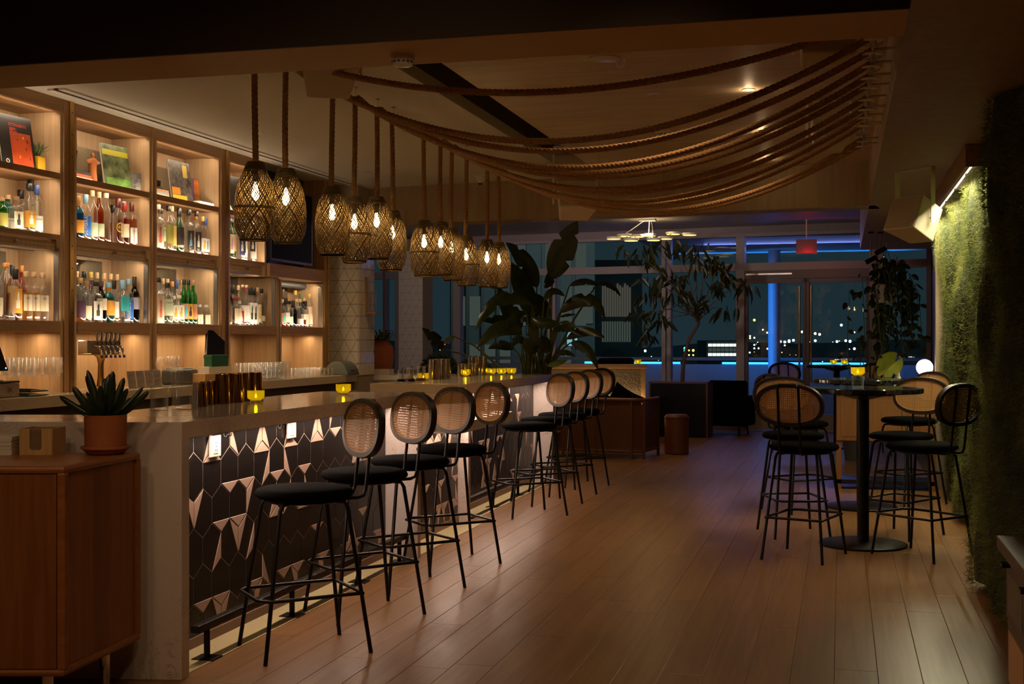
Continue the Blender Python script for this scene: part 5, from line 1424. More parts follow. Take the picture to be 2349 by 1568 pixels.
# fourth bay record
t, T = slab_item('record_sleeve', 'dark record sleeve with a gold disc, top shelf of the fourth bay', 'record', (-5.06, 9.95, Z1), 0.30, 0.325, 0.010, math.radians(-5), math.radians(8), mat('record_dark', (0.02, 0.016, 0.014), 0.4), PAPER)
MB().lathe([(0, 0), (0.026, 0), (0.026, 0.0006), (0, 0.0006)], 22, T=T @ TR((0, -0.09, 0.265), ry=PI / 2)).build('print', mat('gold_disc', (0.42, 0.28, 0.04), 0.5), t)
MB().add([T @ Vector(p) for p in [(0.0007, 0.0, 0.0), (0.0007, 0.15, 0.0), (0.0007, 0.15, 0.26), (0.0007, 0.06, 0.10)]], [(0, 1, 2, 3)]).build('print', mat('rust_figure', (0.42, 0.11, 0.04), 0.5), t)
MB().add([T @ Vector(p) for p in [(0.0009, -0.14, 0.0), (0.0009, -0.02, 0.0), (0.0009, -0.09, 0.10), (0.0009, -0.14, 0.12)]], [(0, 1, 2, 3)]).build('print', AM['w'], t)

# ------------------------------------------------------------------ on the back counter
ZC = 1.065
FL = MB().lathe([(0, 0), (0.034, 0), (0.034, 0.002), (0.006, 0.008), (0.0035, 0.02), (0.0035, 0.105), (0.010, 0.118), (0.034, 0.135), (0.036, 0.145), (0.032, 0.235), (0.0308, 0.235), (0.0345, 0.146), (0.006, 0.122), (0, 0.12)], 18).mesh('glass_flute', CLEAR, True)
def put(me, name, loc, label, cat, group):
    o = bpy.data.objects.new(name, me); o.location = loc; COL.objects.link(o)
    return tag(o, label, cat, group)
for i, y in enumerate((6.70, 6.79, 6.87, 6.95, 7.03, 7.11, 7.19)):
    put(FL, 'stemmed_glass', (-4.92, y, ZC), 'clear straight sided stemmed glass, front row under the first bay, %s from the cash drawer' % ORD[i], 'glass', 'stemmed glasses under the first bay')
for i, y in enumerate((6.74, 6.83, 6.92, 7.0, 7.08)):
    put(FL, 'stemmed_glass', (-5.03, y, ZC), 'clear straight sided stemmed glass, rear row under the first bay, %s from the cash drawer' % ORD[i], 'glass', 'stemmed glasses under the first bay')
WG = MB().lathe([(0, 0), (0.036, 0), (0.036, 0.002), (0.006, 0.008), (0.0035, 0.02), (0.0035, 0.10), (0.012, 0.110), (0.036, 0.150), (0.038, 0.17), (0.031, 0.225), (0.0298, 0.225), (0.0365, 0.17), (0.010, 0.114), (0, 0.111)], 18).mesh('wine_glass', CLEAR, True)
for i, (x, y) in enumerate([(-4.90, 8.44), (-4.86, 8.53), (-4.88, 8.62)]):
    put(WG, 'wine_glass', (x, y, ZC), 'clear wine glass below the third bay, %s of three beside the card printer' % ORD[i], 'glass', 'wine glasses below the third bay')
HB = MB().lathe([(0, 0), (0.032, 0), (0.034, 0.004), (0.036, 0.15), (0.0345, 0.15), (0.032, 0.012), (0, 0.010)], 16).mesh('highball_glass', CLEAR, True)
LB = MB().lathe([(0, 0), (0.036, 0), (0.038, 0.004), (0.040, 0.085), (0.0385, 0.085), (0.036, 0.012), (0, 0.010)], 16).mesh('rocks_glass', CLEAR, True)
k = 0
for row, x in enumerate((-4.84, -4.92, -5.0)):
    for i in range(9):
        y = 9.86 + i * 0.082 + row * 0.02
        put(HB, 'highball_glass', (x, y, ZC), 'clear highball glass below the fourth bay, %s in the %s row' % (ORD[i], ['front', 'middle', 'rear'][row]), 'glass', 'highball glasses on the back counter')
for row, x in enumerate((-4.86, -4.95)):
    for i in range(6):
        y = 10.80 + i * 0.09 + row * 0.02
        put(LB, 'rocks_glass', (x, y, ZC), 'clear low tumbler below the last bay, %s in the %s row' % (ORD[i], ['front', 'rear'][row]), 'glass', 'low tumblers on the back counter')
MINT = leafmat('garnish_green', (0.05, 0.12, 0.02), (0.10, 0.20, 0.04), 0.5, 0.2)
for i in range(3):
    o = (-4.90, 11.42 + i * 0.105, ZC)
    t = thing('garnish_glass', 'low glass of green garnish at the tiled end of the back counter, %s of three' % ORD[i], 'glass', o, 0, 'garnish glasses')
    MB().lathe([(0, 0), (0.040, 0), (0.042, 0.004), (0.043, 0.075), (0.0415, 0.075), (0.040, 0.010), (0, 0.008)], 16).build('glass', CLEAR, t, smooth=True)
    g_ = MB()
    for q in range(26):
        a, rr_, zz = R.uniform(0, 6.28), R.uniform(0, 0.032), R.uniform(0.012, 0.06)
        T_ = TR((rr_ * math.cos(a), rr_ * math.sin(a), zz), R.uniform(0, 3), R.uniform(0, 3), R.uniform(0, 3))
        g_.add([(-0.012, 0, 0), (0, -0.006, 0), (0.012, 0, 0), (0, 0.006, 0.003)], [(0, 1, 2, 3)], 0, T_)
    tag(g_.build('garnish', MINT, t), kind='stuff')
# cash drawer, tablet, books
o = (-4.93, 6.50, ZC)
t = thing('cash_drawer', 'grey metal cash drawer with keys at the left edge of the back counter', 'cash drawer', o)
MB().box(-0.22, -0.20, 0, 0.09, 0.19, 0.085).build('body', mat('taupe_metal', (0.34, 0.25, 0.20), 0.4), t, bevel=0.004)
MB().box(-0.22, -0.20, 0.088, 0.092, 0.19, 0.100).build('lid', BLACKP, t, bevel=0.003)
MB().box(0.090, -0.19, 0.006, 0.094, 0.18, 0.080).build('front', bpy.data.materials['taupe_metal'], t)
MB().lathe([(0.014, 0), (0.017, 0), (0.017, 0.004), (0.014, 0.004), (0.014, 0)], 18, T=TR((0.095, 0.09, 0.048), ry=PI / 2), cap=False).build('key_ring', BRASS, t)
MB().lathe([(0, 0), (0.009, 0), (0.008, 0.006), (0, 0.008)], 12, T=TR((0.094, 0.115, 0.02), ry=PI / 2)).build('lock', CHROME, t, smooth=True)
o = (-4.90, 6.50, ZC + 0.101)
t = thing('tablet_screen', 'black tablet screen on a stand on top of the cash drawer', 'tablet', o)
MB().lathe([(0.07, 0), (0.07, 0.006), (0.03, 0.014), (0.012, 0.05), (0, 0.05)], 18).build('stand', GREYP, t, smooth=True)
T = TR((0.02, 0.0, 0.06), ry=math.radians(-22))
MB().box(-0.006, -0.13, 0, 0.004, 0.135, 0.19, 0, T).build('screen', SCREEN, t, bevel=0.003)
MB().ball((0.005, 0.115, 0.015), 0.004, 8, 6, T=T).build('indicator', emit('led_blue', (0.25, 0.6, 1.0), 6), t)
for i in range(2):
    o = (-4.83, 6.80, ZC + i * 0.026)
    t = thing('check_book', 'dark green bill folder beside the cash drawer, %s of two' % ['lower', 'upper'][i], 'folder', o, math.radians(-8 + 5 * i), 'bill folders')
    CK = bpy.data.materials.get('bill_green') or mat('bill_green', (0.035, 0.055, 0.03), 0.5)
    MB().add([(-0.05, -0.08, 0), (0.05, -0.08, 0), (0.05, 0.09, 0.003), (-0.05, 0.09, 0.003), (-0.05, -0.08, 0.024), (0.05, -0.08, 0.024), (0.05, 0.09, 0.008), (-0.05, 0.09, 0.008)],
             [(3, 2, 1, 0), (4, 5, 6, 7), (0, 1, 5, 4), (1, 2, 6, 5), (2, 3, 7, 6), (3, 0, 4, 7)]).build('cover', CK, t)
    MB().box(-0.048, -0.079, 0.009, 0.0505, 0.06, 0.014).build('pages', PAPER, t)
# beer tower
o = (-5.03, 7.86, ZC)
t = thing('beer_tower', 'steel and brass tower with six beer taps under the second bay', 'beer tap', o)
MB().lathe([(0.07, 0), (0.07, 0.008), (0.03, 0.02), (0.022, 0.08), (0.020, 0.18), (0.030, 0.225), (0.05, 0.242), (0, 0.243)], 20).build('pedestal', BRASS, t, smooth=True)
MB().box(-0.06, -0.19, 0.243, 0.05, 0.17, 0.255).build('tray', BRASS, t, bevel=0.003)
MB().box(-0.06, -0.19, 0.255, 0.02, 0.20, 0.345).build('manifold', STEEL, t, bevel=0.006)
for i in range(6):
    y = -0.135 + i * 0.056
    f = MB().tube([(0.02, y, 0.305), (0.055, y, 0.305), (0.075, y, 0.298), (0.088, y, 0.262), (0.094, y, 0.235)], [0.012, 0.011, 0.010, 0.008, 0.007], 10).tube([(0.055, y, 0.305), (0.055, y, 0.335)], 0.009, 10).build('faucet', CHROME, t, smooth=True)
    MB().lathe([(0.007, 0), (0.009, 0.004), (0.012, 0.06), (0.014, 0.068), (0.010, 0.076), (0, 0.077)], 12, (0.055, y, 0.33)).build('handle', CHROME, f, smooth=True)
    MB().lathe([(0.0085, 0), (0.0085, 0.016)], 10, (0.0945, y, 0.222)).build('tip', mat('tap_blue', (0.03, 0.05, 0.35), 0.5) if 'tap_blue' not in bpy.data.materials else bpy.data.materials['tap_blue'], f, smooth=True)
# acrylic menu holder with brown cards
o = (-4.90, 8.22, ZC)
for i in range(4):
    y = 8.03 + i * 0.115
    t = thing('photo_frame', 'small brown photo card in a clear holder behind the potted succulent, %s of four' % ORD[i], 'photo frame', (-4.88, y, ZC), 0, 'photo cards under the second bay')
    T = TR((0, 0, 0), ry=math.radians(-8))
    MB().box(-0.003, -0.052, 0, 0, 0.052, 0.125, 0, T).build('card', mat('brown_card_%d' % i, (0.36, 0.25, 0.17), 0.5, var=0.4, vscale=30), t)
    MB().box(0.0005, -0.055, 0, 0.003, 0.055, 0.13, 0, T).build('acrylic', CLEAR, t)
    MB().box(-0.03, -0.055, 0, 0.035, 0.055, 0.003).build('foot', CLEAR, t)
# sales terminal, card printer, boxes
o = (-4.97, 9.30, ZC)
t = thing('sales_terminal', 'black touchscreen sales terminal tilted on a round grey base', 'terminal', o)
MB().lathe([(0.12, 0), (0.12, 0.008), (0.09, 0.022), (0, 0.024)], 24, (0, 0.13, 0)).build('base', DARKG, t, smooth=True)
MB().tube([(-0.02, 0.12, 0.02), (-0.03, 0.08, 0.12), (0.0, 0.03, 0.22)], [0.03, 0.025, 0.03], 10).build('neck', GREYP, t, smooth=True)
T = TR((0.03, 0.06, 0.28), rx=math.radians(-33), ry=math.radians(-18))
MB().box(-0.012, -0.13, -0.15, 0.012, 0.13, 0.15, 0, T).build('housing', BLACKP, t, bevel=0.006)
MB().box(0.012, -0.122, -0.140, 0.0132, 0.122, 0.140, 0, T).build('screen', SCREEN, t)
MB().ball((0.014, 0.115, -0.145), 0.004, 8, 6, T=T).build('indicator', bpy.data.materials['led_blue'], t)
o = (-5.0, 8.90, ZC)
t = thing('card_printer', 'dark grey receipt printer beside the wine glasses', 'printer', o)
MB().prism([(-0.11, -0.10), (0.09, -0.10), (0.11, -0.04), (0.11, 0.10), (-0.11, 0.10)], 0, 0.12).build('body', DARKG, t, bevel=0.02)
MB().box(-0.08, -0.07, 0.12, 0.07, 0.08, 0.128).build('lid', GREYP, t, bevel=0.004)
o = (-4.83, 9.20, ZC)
t = thing('wooden_tray_box', 'pale wooden box on the back counter below the sales terminal', 'box', o)
MB().box(-0.07, -0.30, 0, 0.05, 0.26, 0.085).build('body', BAMBOO, t, bevel=0.003)
MB().box(0.05, -0.29, 0.008, 0.053, 0.10, 0.078).build('front', BAMBOO, t)
o = (-4.83, 9.18, ZC + 0.085)
t = thing('napkin_pack', 'white pack of paper napkins on the pale wooden box', 'napkins', o)
for k in range(6):
    MB().box(-0.05, -0.20, k * 0.0085, 0.04, 0.19, k * 0.0085 + 0.0078).build('napkin', PAPER, t)
o = (-4.83, 9.18, ZC + 0.1365)
t = thing('green_card_box', 'dark green box on top of the white napkin pack', 'box', o)
MB().box(-0.04, -0.135, 0, 0.03, 0.14, 0.09).build('body', mat('green_box', (0.012, 0.10, 0.035), 0.5), t, bevel=0.002)
MB().box(-0.042, -0.138, 0.066, 0.032, 0.143, 0.092).build('lid', bpy.data.materials['green_box'], t, bevel=0.002)
# rounded grey case at the tiled end
o = (-4.86, 11.86, ZC)
t = thing('grey_case', 'rounded grey green countertop case at the tiled end of the back counter', 'case', o)
MB().prism([(-0.13 + 0.001 * 0, 0.0)] + [(-0.13 * math.cos(a) , 0.135 * math.sin(a)) for a in [PI * k / 14 for k in range(1, 14)]] + [(0.13, 0.0)], -0.15, 0.15, 0, TR((0, 0, 0.0), rx=PI / 2, rz=0) @ Matrix.Identity(4)).build('shell', mat('grey_green', (0.13, 0.15, 0.13), 0.5), t, bevel=0.01)
MB().box(-0.132, -0.152, 0, 0.132, 0.152, 0.012).build('base', DARKG, t)
MB().box(0.118, -0.05, 0.03, 0.128, 0.05, 0.05).build('handle', DARKG, t)

BIRD = [
 ((-2.887, 12.63, 1.075),(-2.88, 12.684, 2.038),(-2.746, 12.615, 2.344),(-2.574, 12.505, 2.61),0.161),
 ((-3.09, 12.577, 1.097),(-3.144, 13.131, 1.969),(-3.242, 13.003, 2.242),(-3.404, 12.805, 2.433),0.112),
 ((-3.133, 12.566, 1.097),(-3.127, 12.981, 1.585),(-3.228, 12.851, 1.958),(-3.331, 12.669, 2.223),0.124),
 ((-3.155, 12.56, 1.097),(-3.331, 13.186, 1.527),(-3.415, 13.061, 1.713),(-3.519, 12.879, 1.985),0.113),
 ((-3.103, 12.574, 1.088),(-3.024, 12.439, 1.754),(-3.306, 12.263, 1.822),(-3.514, 12.054, 1.51),0.088),
 ((-3.133, 12.566, 1.088),(-3.185, 12.501, 1.508),(-3.332, 12.359, 1.609),(-3.47, 12.168, 1.598),0.076),
 ((-3.103, 12.574, 1.084),(-3.078, 12.219, 1.462),(-3.253, 12.07, 1.531),(-3.445, 11.865, 1.329),0.096),
 ((-2.938, 12.617, 1.088),(-2.686, 12.631, 1.966),(-2.511, 12.573, 2.006),(-2.347, 12.461, 1.951),0.044),
 ((-2.917, 12.622, 1.088),(-2.401, 12.653, 1.986),(-2.255, 12.588, 1.96),(-2.127, 12.466, 1.844),0.035),
 ((-2.96, 12.611, 1.088),(-2.742, 12.41, 1.682),(-2.46, 12.38, 1.818),(-2.252, 12.279, 1.625),0.088),
 ((-2.93, 12.619, 1.084),(-2.638, 12.282, 1.419),(-2.443, 12.229, 1.496),(-2.225, 12.131, 1.431),0.061),
 ((-2.904, 12.626, 1.08),(-2.574, 12.143, 1.384),(-2.401, 12.085, 1.325),(-2.262, 11.966, 1.125),0.060),
 ((-3.016, 12.596, 1.08),(-2.881, 11.96, 1.274),(-2.882, 11.856, 1.389),(-2.807, 11.721, 1.526),0.110),
 ((-2.973, 12.608, 1.08),(-2.775, 12.143, 1.298),(-2.794, 12.034, 1.367),(-2.809, 11.875, 1.444),0.086),
 ((-2.938, 12.617, 1.071),(-2.744, 11.892, 1.166),(-2.624, 11.82, 1.193),(-2.504, 11.696, 1.22),0.038),
 ((-2.982, 12.605, 1.088),(-2.977, 12.245, 1.636),(-2.836, 12.178, 1.582),(-2.662, 12.069, 1.572),0.078),
 ((-2.93, 12.619, 1.084),(-2.738, 12.411, 1.646),(-2.632, 12.335, 1.662),(-2.526, 12.208, 1.663),0.022),
 ((-2.921, 12.621, 1.084),(-2.718, 12.364, 1.593),(-2.622, 12.286, 1.574),(-2.52, 12.157, 1.525),0.039),
 ((-3.025, 12.594, 1.084),(-2.942, 12.874, 1.665),(-3.016, 12.751, 1.771),(-3.059, 12.585, 1.892),0.109),
 ((-3.133, 12.566, 1.084),(-3.329, 12.877, 1.318),(-3.436, 12.746, 1.364),(-3.527, 12.567, 1.32),0.064),
 ((-3.371, 12.504, 1.12),(-4.039, 13.002, 1.457),(-4.054, 12.894, 1.419),(-4.067, 12.736, 1.364),0.042),
 ((-2.982, 12.605, 1.084),(-2.863, 12.791, 2.223),(-2.898, 12.679, 2.038),(-2.924, 12.517, 1.942),0.063),
 ((-2.999, 12.601, 1.084),(-2.913, 12.468, 1.807),(-2.805, 12.393, 1.9),(-2.655, 12.277, 1.843),0.049),
 ((-3.047, 12.589, 1.084),(-3.06, 12.327, 1.673),(-3.153, 12.199, 1.649),(-3.199, 12.032, 1.496),0.057),
 ((-2.947, 12.614, 1.084),(-2.767, 12.3, 1.497),(-2.644, 12.228, 1.531),(-2.473, 12.118, 1.461),0.048),
 ((-3.09, 12.577, 1.084),(-3.003, 12.135, 1.367),(-3.07, 12.014, 1.419),(-3.098, 11.852, 1.326),0.052),
 ((-3.059, 12.585, 1.084),(-2.987, 12.552, 1.499),(-3.075, 12.426, 1.609),(-3.098, 12.265, 1.584),0.053),
 ((-2.913, 12.623, 1.08),(-2.695, 12.06, 1.274),(-2.583, 11.986, 1.292),(-2.463, 11.862, 1.251),0.038),
 ((-3.457, 12.482, 1.097),(-4.369, 13.536, 1.312),(-4.376, 13.431, 1.41),(-4.478, 13.249, 1.545),0.088),
]
FICUS = [(-2.574, 17.775, 2.713),(-2.759, 18.399, 2.589),(-2.299, 18.208, 2.755),(-2.032, 17.916, 2.696),(-1.858, 18.634, 2.555),(-1.698, 18.365, 2.469),(-1.872, 17.958, 2.465),(-1.593, 18.702, 2.299),(-1.746, 18.353, 2.2),(-2.351, 17.833, 2.07),(-2.304, 18.517, 2.299),(-2.771, 18.086, 2.049),(-2.734, 17.734, 1.724),(-2.767, 18.397, 1.479),(-2.543, 18.145, 1.746),(-2.0, 17.925, 1.987),(-1.676, 18.681, 1.82),(-1.356, 18.454, 2.15),(-2.917, 17.686, 2.647),(-2.238, 18.534, 2.145),(-2.576, 18.136, 2.352),(-2.606, 17.767, 2.202),]
FICUS_TRUNK = [(-2.247, 18.222, 0.782), (-2.229, 18.227, 1.096), (-2.156, 18.246, 1.41), (-2.016, 18.282, 1.648), (-2.022, 18.281, 1.912)]
CHAND = [(-3.242, 18.387, 2.899),(-3.122, 18.604, 2.952),(-2.974, 18.332, 2.864),(-2.93, 18.623, 2.943),(-2.776, 18.725, 2.961),(-2.657, 18.446, 2.872),(-2.509, 18.578, 2.899),(-2.44, 18.937, 2.997),(-2.192, 18.939, 2.979)]
CITY = [(-86,288,11,0,2),(-83,288,7,0,2),(-85,288,7,0,2),(-87,287,54,1,2),(-87,287,25,2,2),(-86,287,-6,2,2),(-91,286,5,2,1),(-81,289,1,0,1),(-80,289,-24,3,1),(-78,290,-30,3,1),(-82,289,-21,0,1),(-80,289,7,0,1),(-56,296,-29,4,2),(-58,295,-33,4,2),(-59,295,-36,4,1),(-45,298,-11,0,2),(-36,301,-5,3,2),(-36,301,-11,0,1),(-35,301,-10,1,1),(-34,301,-10,1,2),(-32,302,-8,1,2),(-32,302,-11,1,1),(-35,301,-21,1,1),(-34,301,-21,1,1),(-24,304,41,5,1),(-22,304,44,0,1),(-20,305,3,0,1),(-21,304,-15,0,1),(-21,305,24,5,1),(-17,305,32,5,1),(-17,306,-6,0,1),(-20,305,20,5,1),(-19,305,-5,5,1),(-18,305,39,5,1),(-14,306,11,0,2),(-13,307,10,0,2),(-12,307,11,0,2),(-12,307,13,0,2),(-11,307,14,0,2),(-9,308,34,5,2),(-6,308,30,5,2),(-5,309,28,5,2),(-6,309,13,0,2),(-1,310,11,0,2),(1,310,13,0,2),(1,310,13,0,2),(2,310,12,0,2),(2,311,12,0,2),(2,311,11,0,2),(3,311,-6,5,2),(3,311,33,5,1),(0,310,50,0,2),(0,310,50,0,2),(-20,305,62,1,2),(-13,307,2,5,1),(-21,305,19,5,1),(-20,305,-5,0,1),(8,312,-7,1,1)]
# ------------------------------------------------------------------ pendants on sagging jute ropes
PROF = [(0.0, 0.040), (0.012, 0.046), (0.040, 0.056), (0.085, 0.079), (0.14, 0.096), (0.20, 0.1035), (0.26, 0.105), (0.32, 0.102), (0.365, 0.094), (0.395, 0.078), (0.41, 0.070)]
def prof_r(s_):
    for (a, ra), (b, rb) in zip(PROF, PROF[1:]):
        if a <= s_ <= b: return ra + (rb - ra) * (s_ - a) / (b - a)
    return PROF[-1][1]
def weave_mesh(seed, n=50, turn=2.6):
    rr = random.Random(seed)
    m = MB()
    K = 26
    for sgn in (-1, 1):
        for i in range(n):
            a0 = 2 * PI * i / n + rr.uniform(-0.03, 0.03)
            w = 0.0026 * rr.uniform(0.8, 1.25)
            wob = rr.uniform(-0.05, 0.05)
            vs = []
            for k in range(K + 1):
                s_ = 0.41 * k / K
                r = prof_r(s_) + (0.0007 if sgn > 0 else -0.0007) + 0.0012 * math.sin(k * 1.7 + i)
                a = a0 + sgn * (turn * k / K + wob * math.sin(k * 0.35 + i))
                da = w / max(r, 0.03)
                for q in (-1, 1):
                    vs.append((r * math.cos(a + q * da), r * math.sin(a + q * da), -s_))
            m.add(vs, [(2 * k, 2 * k + 2, 2 * k + 3, 2 * k + 1) for k in range(K)])
    # closer hoops at the neck, the waist and the foot
    for s_, c_ in ((0.006, 6), (0.235, 2 if seed == 1 else 0), (0.404, 3)):
        for q in range(c_):
            ss = min(0.41, s_ + q * 0.0075)
            r = prof_r(ss) + 0.0012
            m.tube([(r * math.cos(2 * PI * k / 26), r * math.sin(2 * PI * k / 26), -ss) for k in range(26)], 0.0034, 5, True)
    return m.mesh('shade', WEAVE)
WV = [weave_mesh(s_) for s_ in (1, 2, 3)]
BULBME = MB().lathe([(0.006, 0.050), (0.013, 0.020), (0.020, -0.012), (0.018, -0.030), (0.009, -0.043), (0, -0.048)], 14).mesh('bulb', BULB, True)
SOCK = MB().lathe([(0.005, 0.13), (0.016, 0.12), (0.016, 0.05), (0.0, 0.05)], 12).mesh('socket', BLACKP, True)
SPOOLP = []
PEND = [(6.049, 2.341, 5.52, 2.58), (6.424, 2.354, 5.80, 2.40), (7.077, 2.332, 6.09, 2.42), (7.435, 2.308, 6.38, 2.375), (7.828, 2.354, 6.67, 2.39), (8.128, 2.295, 6.92, 2.40),
        (8.807, 2.289, 7.26, 2.385), (9.203, 2.315, 7.57, 2.40), (9.482, 2.289, 7.84, 2.37), (9.875, 2.263, 8.14, 2.38), (10.504, 2.279, 8.76, 2.40), (10.891, 2.286, 8.99, 2.41)]
XP, XS, ZH, ZS = -2.96, 0.135, 2.935, 2.756
for i, (y, zt, ys, zm) in enumerate(PEND):
    o = (XP, y, zt)
    lb = 'dark woven bamboo pendant lamp on a jute rope over the bar, %s from the camera' % (ORD[i] if i < 11 else 'last')
    t = thing('pendant_lamp', lb, 'pendant lamp', o, 0, 'woven pendant lamps over the bar')
    part_copy(WV[i % 3], 'shade', t, (0, 0, 0), (R.uniform(-0.03, 0.03), R.uniform(-0.03, 0.03), R.uniform(0, 6.28)))['kind'] = 'stuff'
    part_copy(BULBME, 'bulb', t, (0, 0, -0.155))
    part_copy(SOCK, 'socket', t, (0, 0, -0.155))
    point('pendant_bulb', (XP, y, zt - 0.165), 13.0, (1.0, 0.66, 0.33), 0.02)
    # rope: up from the shade, over the eye in the ceiling, down in a long sag to the soffit spool
    A = Vector((XP, y, ZH)); B = Vector((XS, ys, ZS))
    s1 = -0.5
    xm = -1.4
    u = (xm - XP) / (XS - XP)
    lin = A.z + (B.z - A.z) * u
    k = (lin - zm) / (u * (1 - u))
    pts = [(XP, y, zt - 0.03)]
    z = zt
    while z < ZH - 0.05:
        pts.append((XP + 0.004 * math.sin(z * 4 + i), y + 0.004 * math.cos(z * 3 + i), z)); z += 0.006
    pts += [(XP, y, ZH - 0.035), (XP + 0.004, y, ZH - 0.018), (XP + 0.014, y - 0.003, ZH - 0.005), (XP + 0.028, y - 0.006, ZH - 0.004)]
    L = (B - A).length * 1.1
    n = int(L / 0.006)
    for q in range(1, n + 1):
        v = q / n
        P = A.lerp(B, v)
        pts.append((max(P.x, XP + 0.03 + 0.004 * q), P.y, P.z - k * v * (1 - v) - 0.004))
    mm = MB(o).tube(pts, 0.0165, 12, lobes=3, twist=75.0)
    mm.build('rope', JUTE, t, smooth=True, sharp=False)
    MB(o).tube([(XP + 0.01, y, 3.0), (XP + 0.01, y, ZH + 0.012)], 0.004, 6).lathe([(0.016, 0), (0.016, 0.006)], 12, (XP + 0.01, y, 2.994)).build('ceiling_eye', CHROME, t, smooth=True)
    # spool on the soffit face
    so = (0.24, ys, ZS)
    sp = thing('rope_spool', 'white double disc rope spool on the wooden soffit, %s from the beam' % (ORD[i] if i < 11 else 'last'), 'spool', so, 0, 'rope spools along the soffit')
    MB(so).tube([(0.24, ys, ZS + 0.002), (0.135, ys, ZS + 0.002)], 0.007, 8).build('arm', WHITEP, sp, smooth=True)
    MB(so).lathe([(0.012, -0.055), (0.012, 0.055)], 12, (XS + 0.006, ys, ZS)).build('spindle', WHITEC, sp, smooth=True)
    for dz_ in (-0.026, 0.022):
        MB(so).lathe([(0.013, 0.0), (0.046, 0.001), (0.050, 0.004), (0.046, 0.008), (0.013, 0.010)], 22, (XS + 0.006, ys, ZS + dz_)).build('disc', WHITEC, sp, smooth=True)

# ------------------------------------------------------------------ ceiling speakers, detectors, downlights
SPKW = mat('speaker_cream', (0.78, 0.68, 0.52), 0.5)
def speaker(loc, yaw, tilt, size, label, bracket=True, zc=3.0):
    w, h, d = size
    t = thing('ceiling_speaker', label, 'speaker', loc, yaw)
    T = Matrix.Rotation(tilt, 4, 'X')
    MB().prism([(-w / 2, -d / 2), (w / 2, -d / 2), (w * 0.36, d / 2), (-w * 0.36, d / 2)], -h / 2, h / 2, 0, T).build('cabinet', SPKW, t, bevel=0.008)
    MB().box(-w / 2 + 0.012, -d / 2 - 0.004, -h / 2 + 0.012, w / 2 - 0.012, -d / 2, h / 2 - 0.012, 0, T).build('grille', mat('speaker_grille', (0.58, 0.49, 0.37), 0.7, bump=0.3, bscale=300) if 'speaker_grille' not in bpy.data.materials else bpy.data.materials['speaker_grille'], t)
    if bracket:
        zz = zc - loc[2]
        MB().box(-w / 2 - 0.02, -0.02, -0.03, -w / 2 - 0.012, 0.02, zz).box(w / 2 + 0.012, -0.02, -0.03, w / 2 + 0.02, 0.02, zz).box(-w / 2 - 0.02, -0.02, zz - 0.008, w / 2 + 0.02, 0.02, zz).build('bracket', WHITEP, t)
        for sg in (-1, 1):
            MB().lathe([(0.010, 0), (0.010, 0.02)], 10, T=TR((sg * (w / 2 + 0.004) - 0.01, 0, 0), ry=PI / 2)).build('knob', BRASS, t)
    return t
speaker((-2.55, 6.05, 2.80), math.radians(28), math.radians(-38), (0.30, 0.20, 0.22), 'cream speaker by the beam at the start of the sagging ropes', True)
speaker((-2.12, 10.20, 2.555), math.radians(24), math.radians(-24), (0.33, 0.24, 0.24), 'cream ceiling speaker behind the lowest sag of the ropes')
speaker((0.50, 9.30, 2.255), math.radians(-48), math.radians(-22), (0.30, 0.25, 0.24), 'cream speaker under the soffit beside the moss wall', True, 2.61)
speaker((-0.08, 6.20, 2.80), math.radians(15), math.radians(-12), (0.26, 0.13, 0.18), 'cream speaker close to the beam by the rope spools')
speaker((-0.08, 8.66, 2.77), math.radians(15), math.radians(-28), (0.26, 0.16, 0.18), 'cream speaker among the ropes beside the last rope spools')
def smoke(loc, r, label):
    t = thing('smoke_detector', label, 'detector', loc)
    MB().lathe([(r, 0), (r, -0.014), (r * 0.94, -0.018), (r * 0.86, -0.022), (r * 0.86, -0.034), (r * 0.80, -0.042), (r * 0.5, -0.046), (0, -0.046)][::-1], 28).build('body', WHITEC, t, smooth=True)
    m = MB()
    for k in range(14):
        a = 2 * PI * k / 14
        m.box(-0.006, r * 0.855, -0.033, 0.006, r * 0.87, -0.025, 0, rotz(a))
    m.build('slots', DARKG, t)
smoke((-1.794, 5.048, 2.61), 0.052, 'white smoke detector on the tan beam')
smoke((-1.314, 9.584, 3.0), 0.062, 'white smoke detector on the veneer ceiling behind the ropes')
t = thing('security_camera', 'white dome security camera on the bar ceiling above the last pendants', 'camera', (-3.38, 11.75, 3.0))
MB().lathe([(0.0, -0.075), (0.02, -0.072), (0.035, -0.055), (0.05, -0.045), (0.055, -0.015), (0.09, -0.008), (0.09, 0)], 24).build('body', WHITEC, t, smooth=True)
MB().lathe([(0, -0.09), (0.016, -0.088), (0.018, -0.070)], 14).build('lens', BLACKP, t, smooth=True)
t = thing('sprinkler', 'clear glass dome camera on the veneer ceiling near the beam', 'camera', (-1.223, 7.035, 3.0))
MB().lathe([(0.09, 0), (0.09, -0.006), (0.05, -0.012), (0, -0.012)][::-1], 22, (-0.07, 0, 0)).build('plate', WHITEC, t, smooth=True)
MB().ball((0.02, 0, -0.03), 0.032, 14, 8).build('dome', CLEAR, t, smooth=True)
DL = [(-4.334, 11.183, 'flush round downlight in the bar ceiling near the end of the air slot'), (-4.297, 8.87, 'flush round downlight in the bar ceiling behind the first pendant rope'),
      (-1.176, 8.127, 'flush round downlight in the veneer ceiling between the ropes'), (-0.57, 8.138, 'small lit downlight in the veneer ceiling above the second rope'),
      (-0.587, 9.774, 'small lit downlight in the veneer ceiling by the middle ropes'), (-1.207, 10.181, 'flush round downlight in the veneer ceiling behind the smoke detector'), (-0.643, 11.3, 'small lit downlight in the veneer ceiling nearest the far bulkhead')]
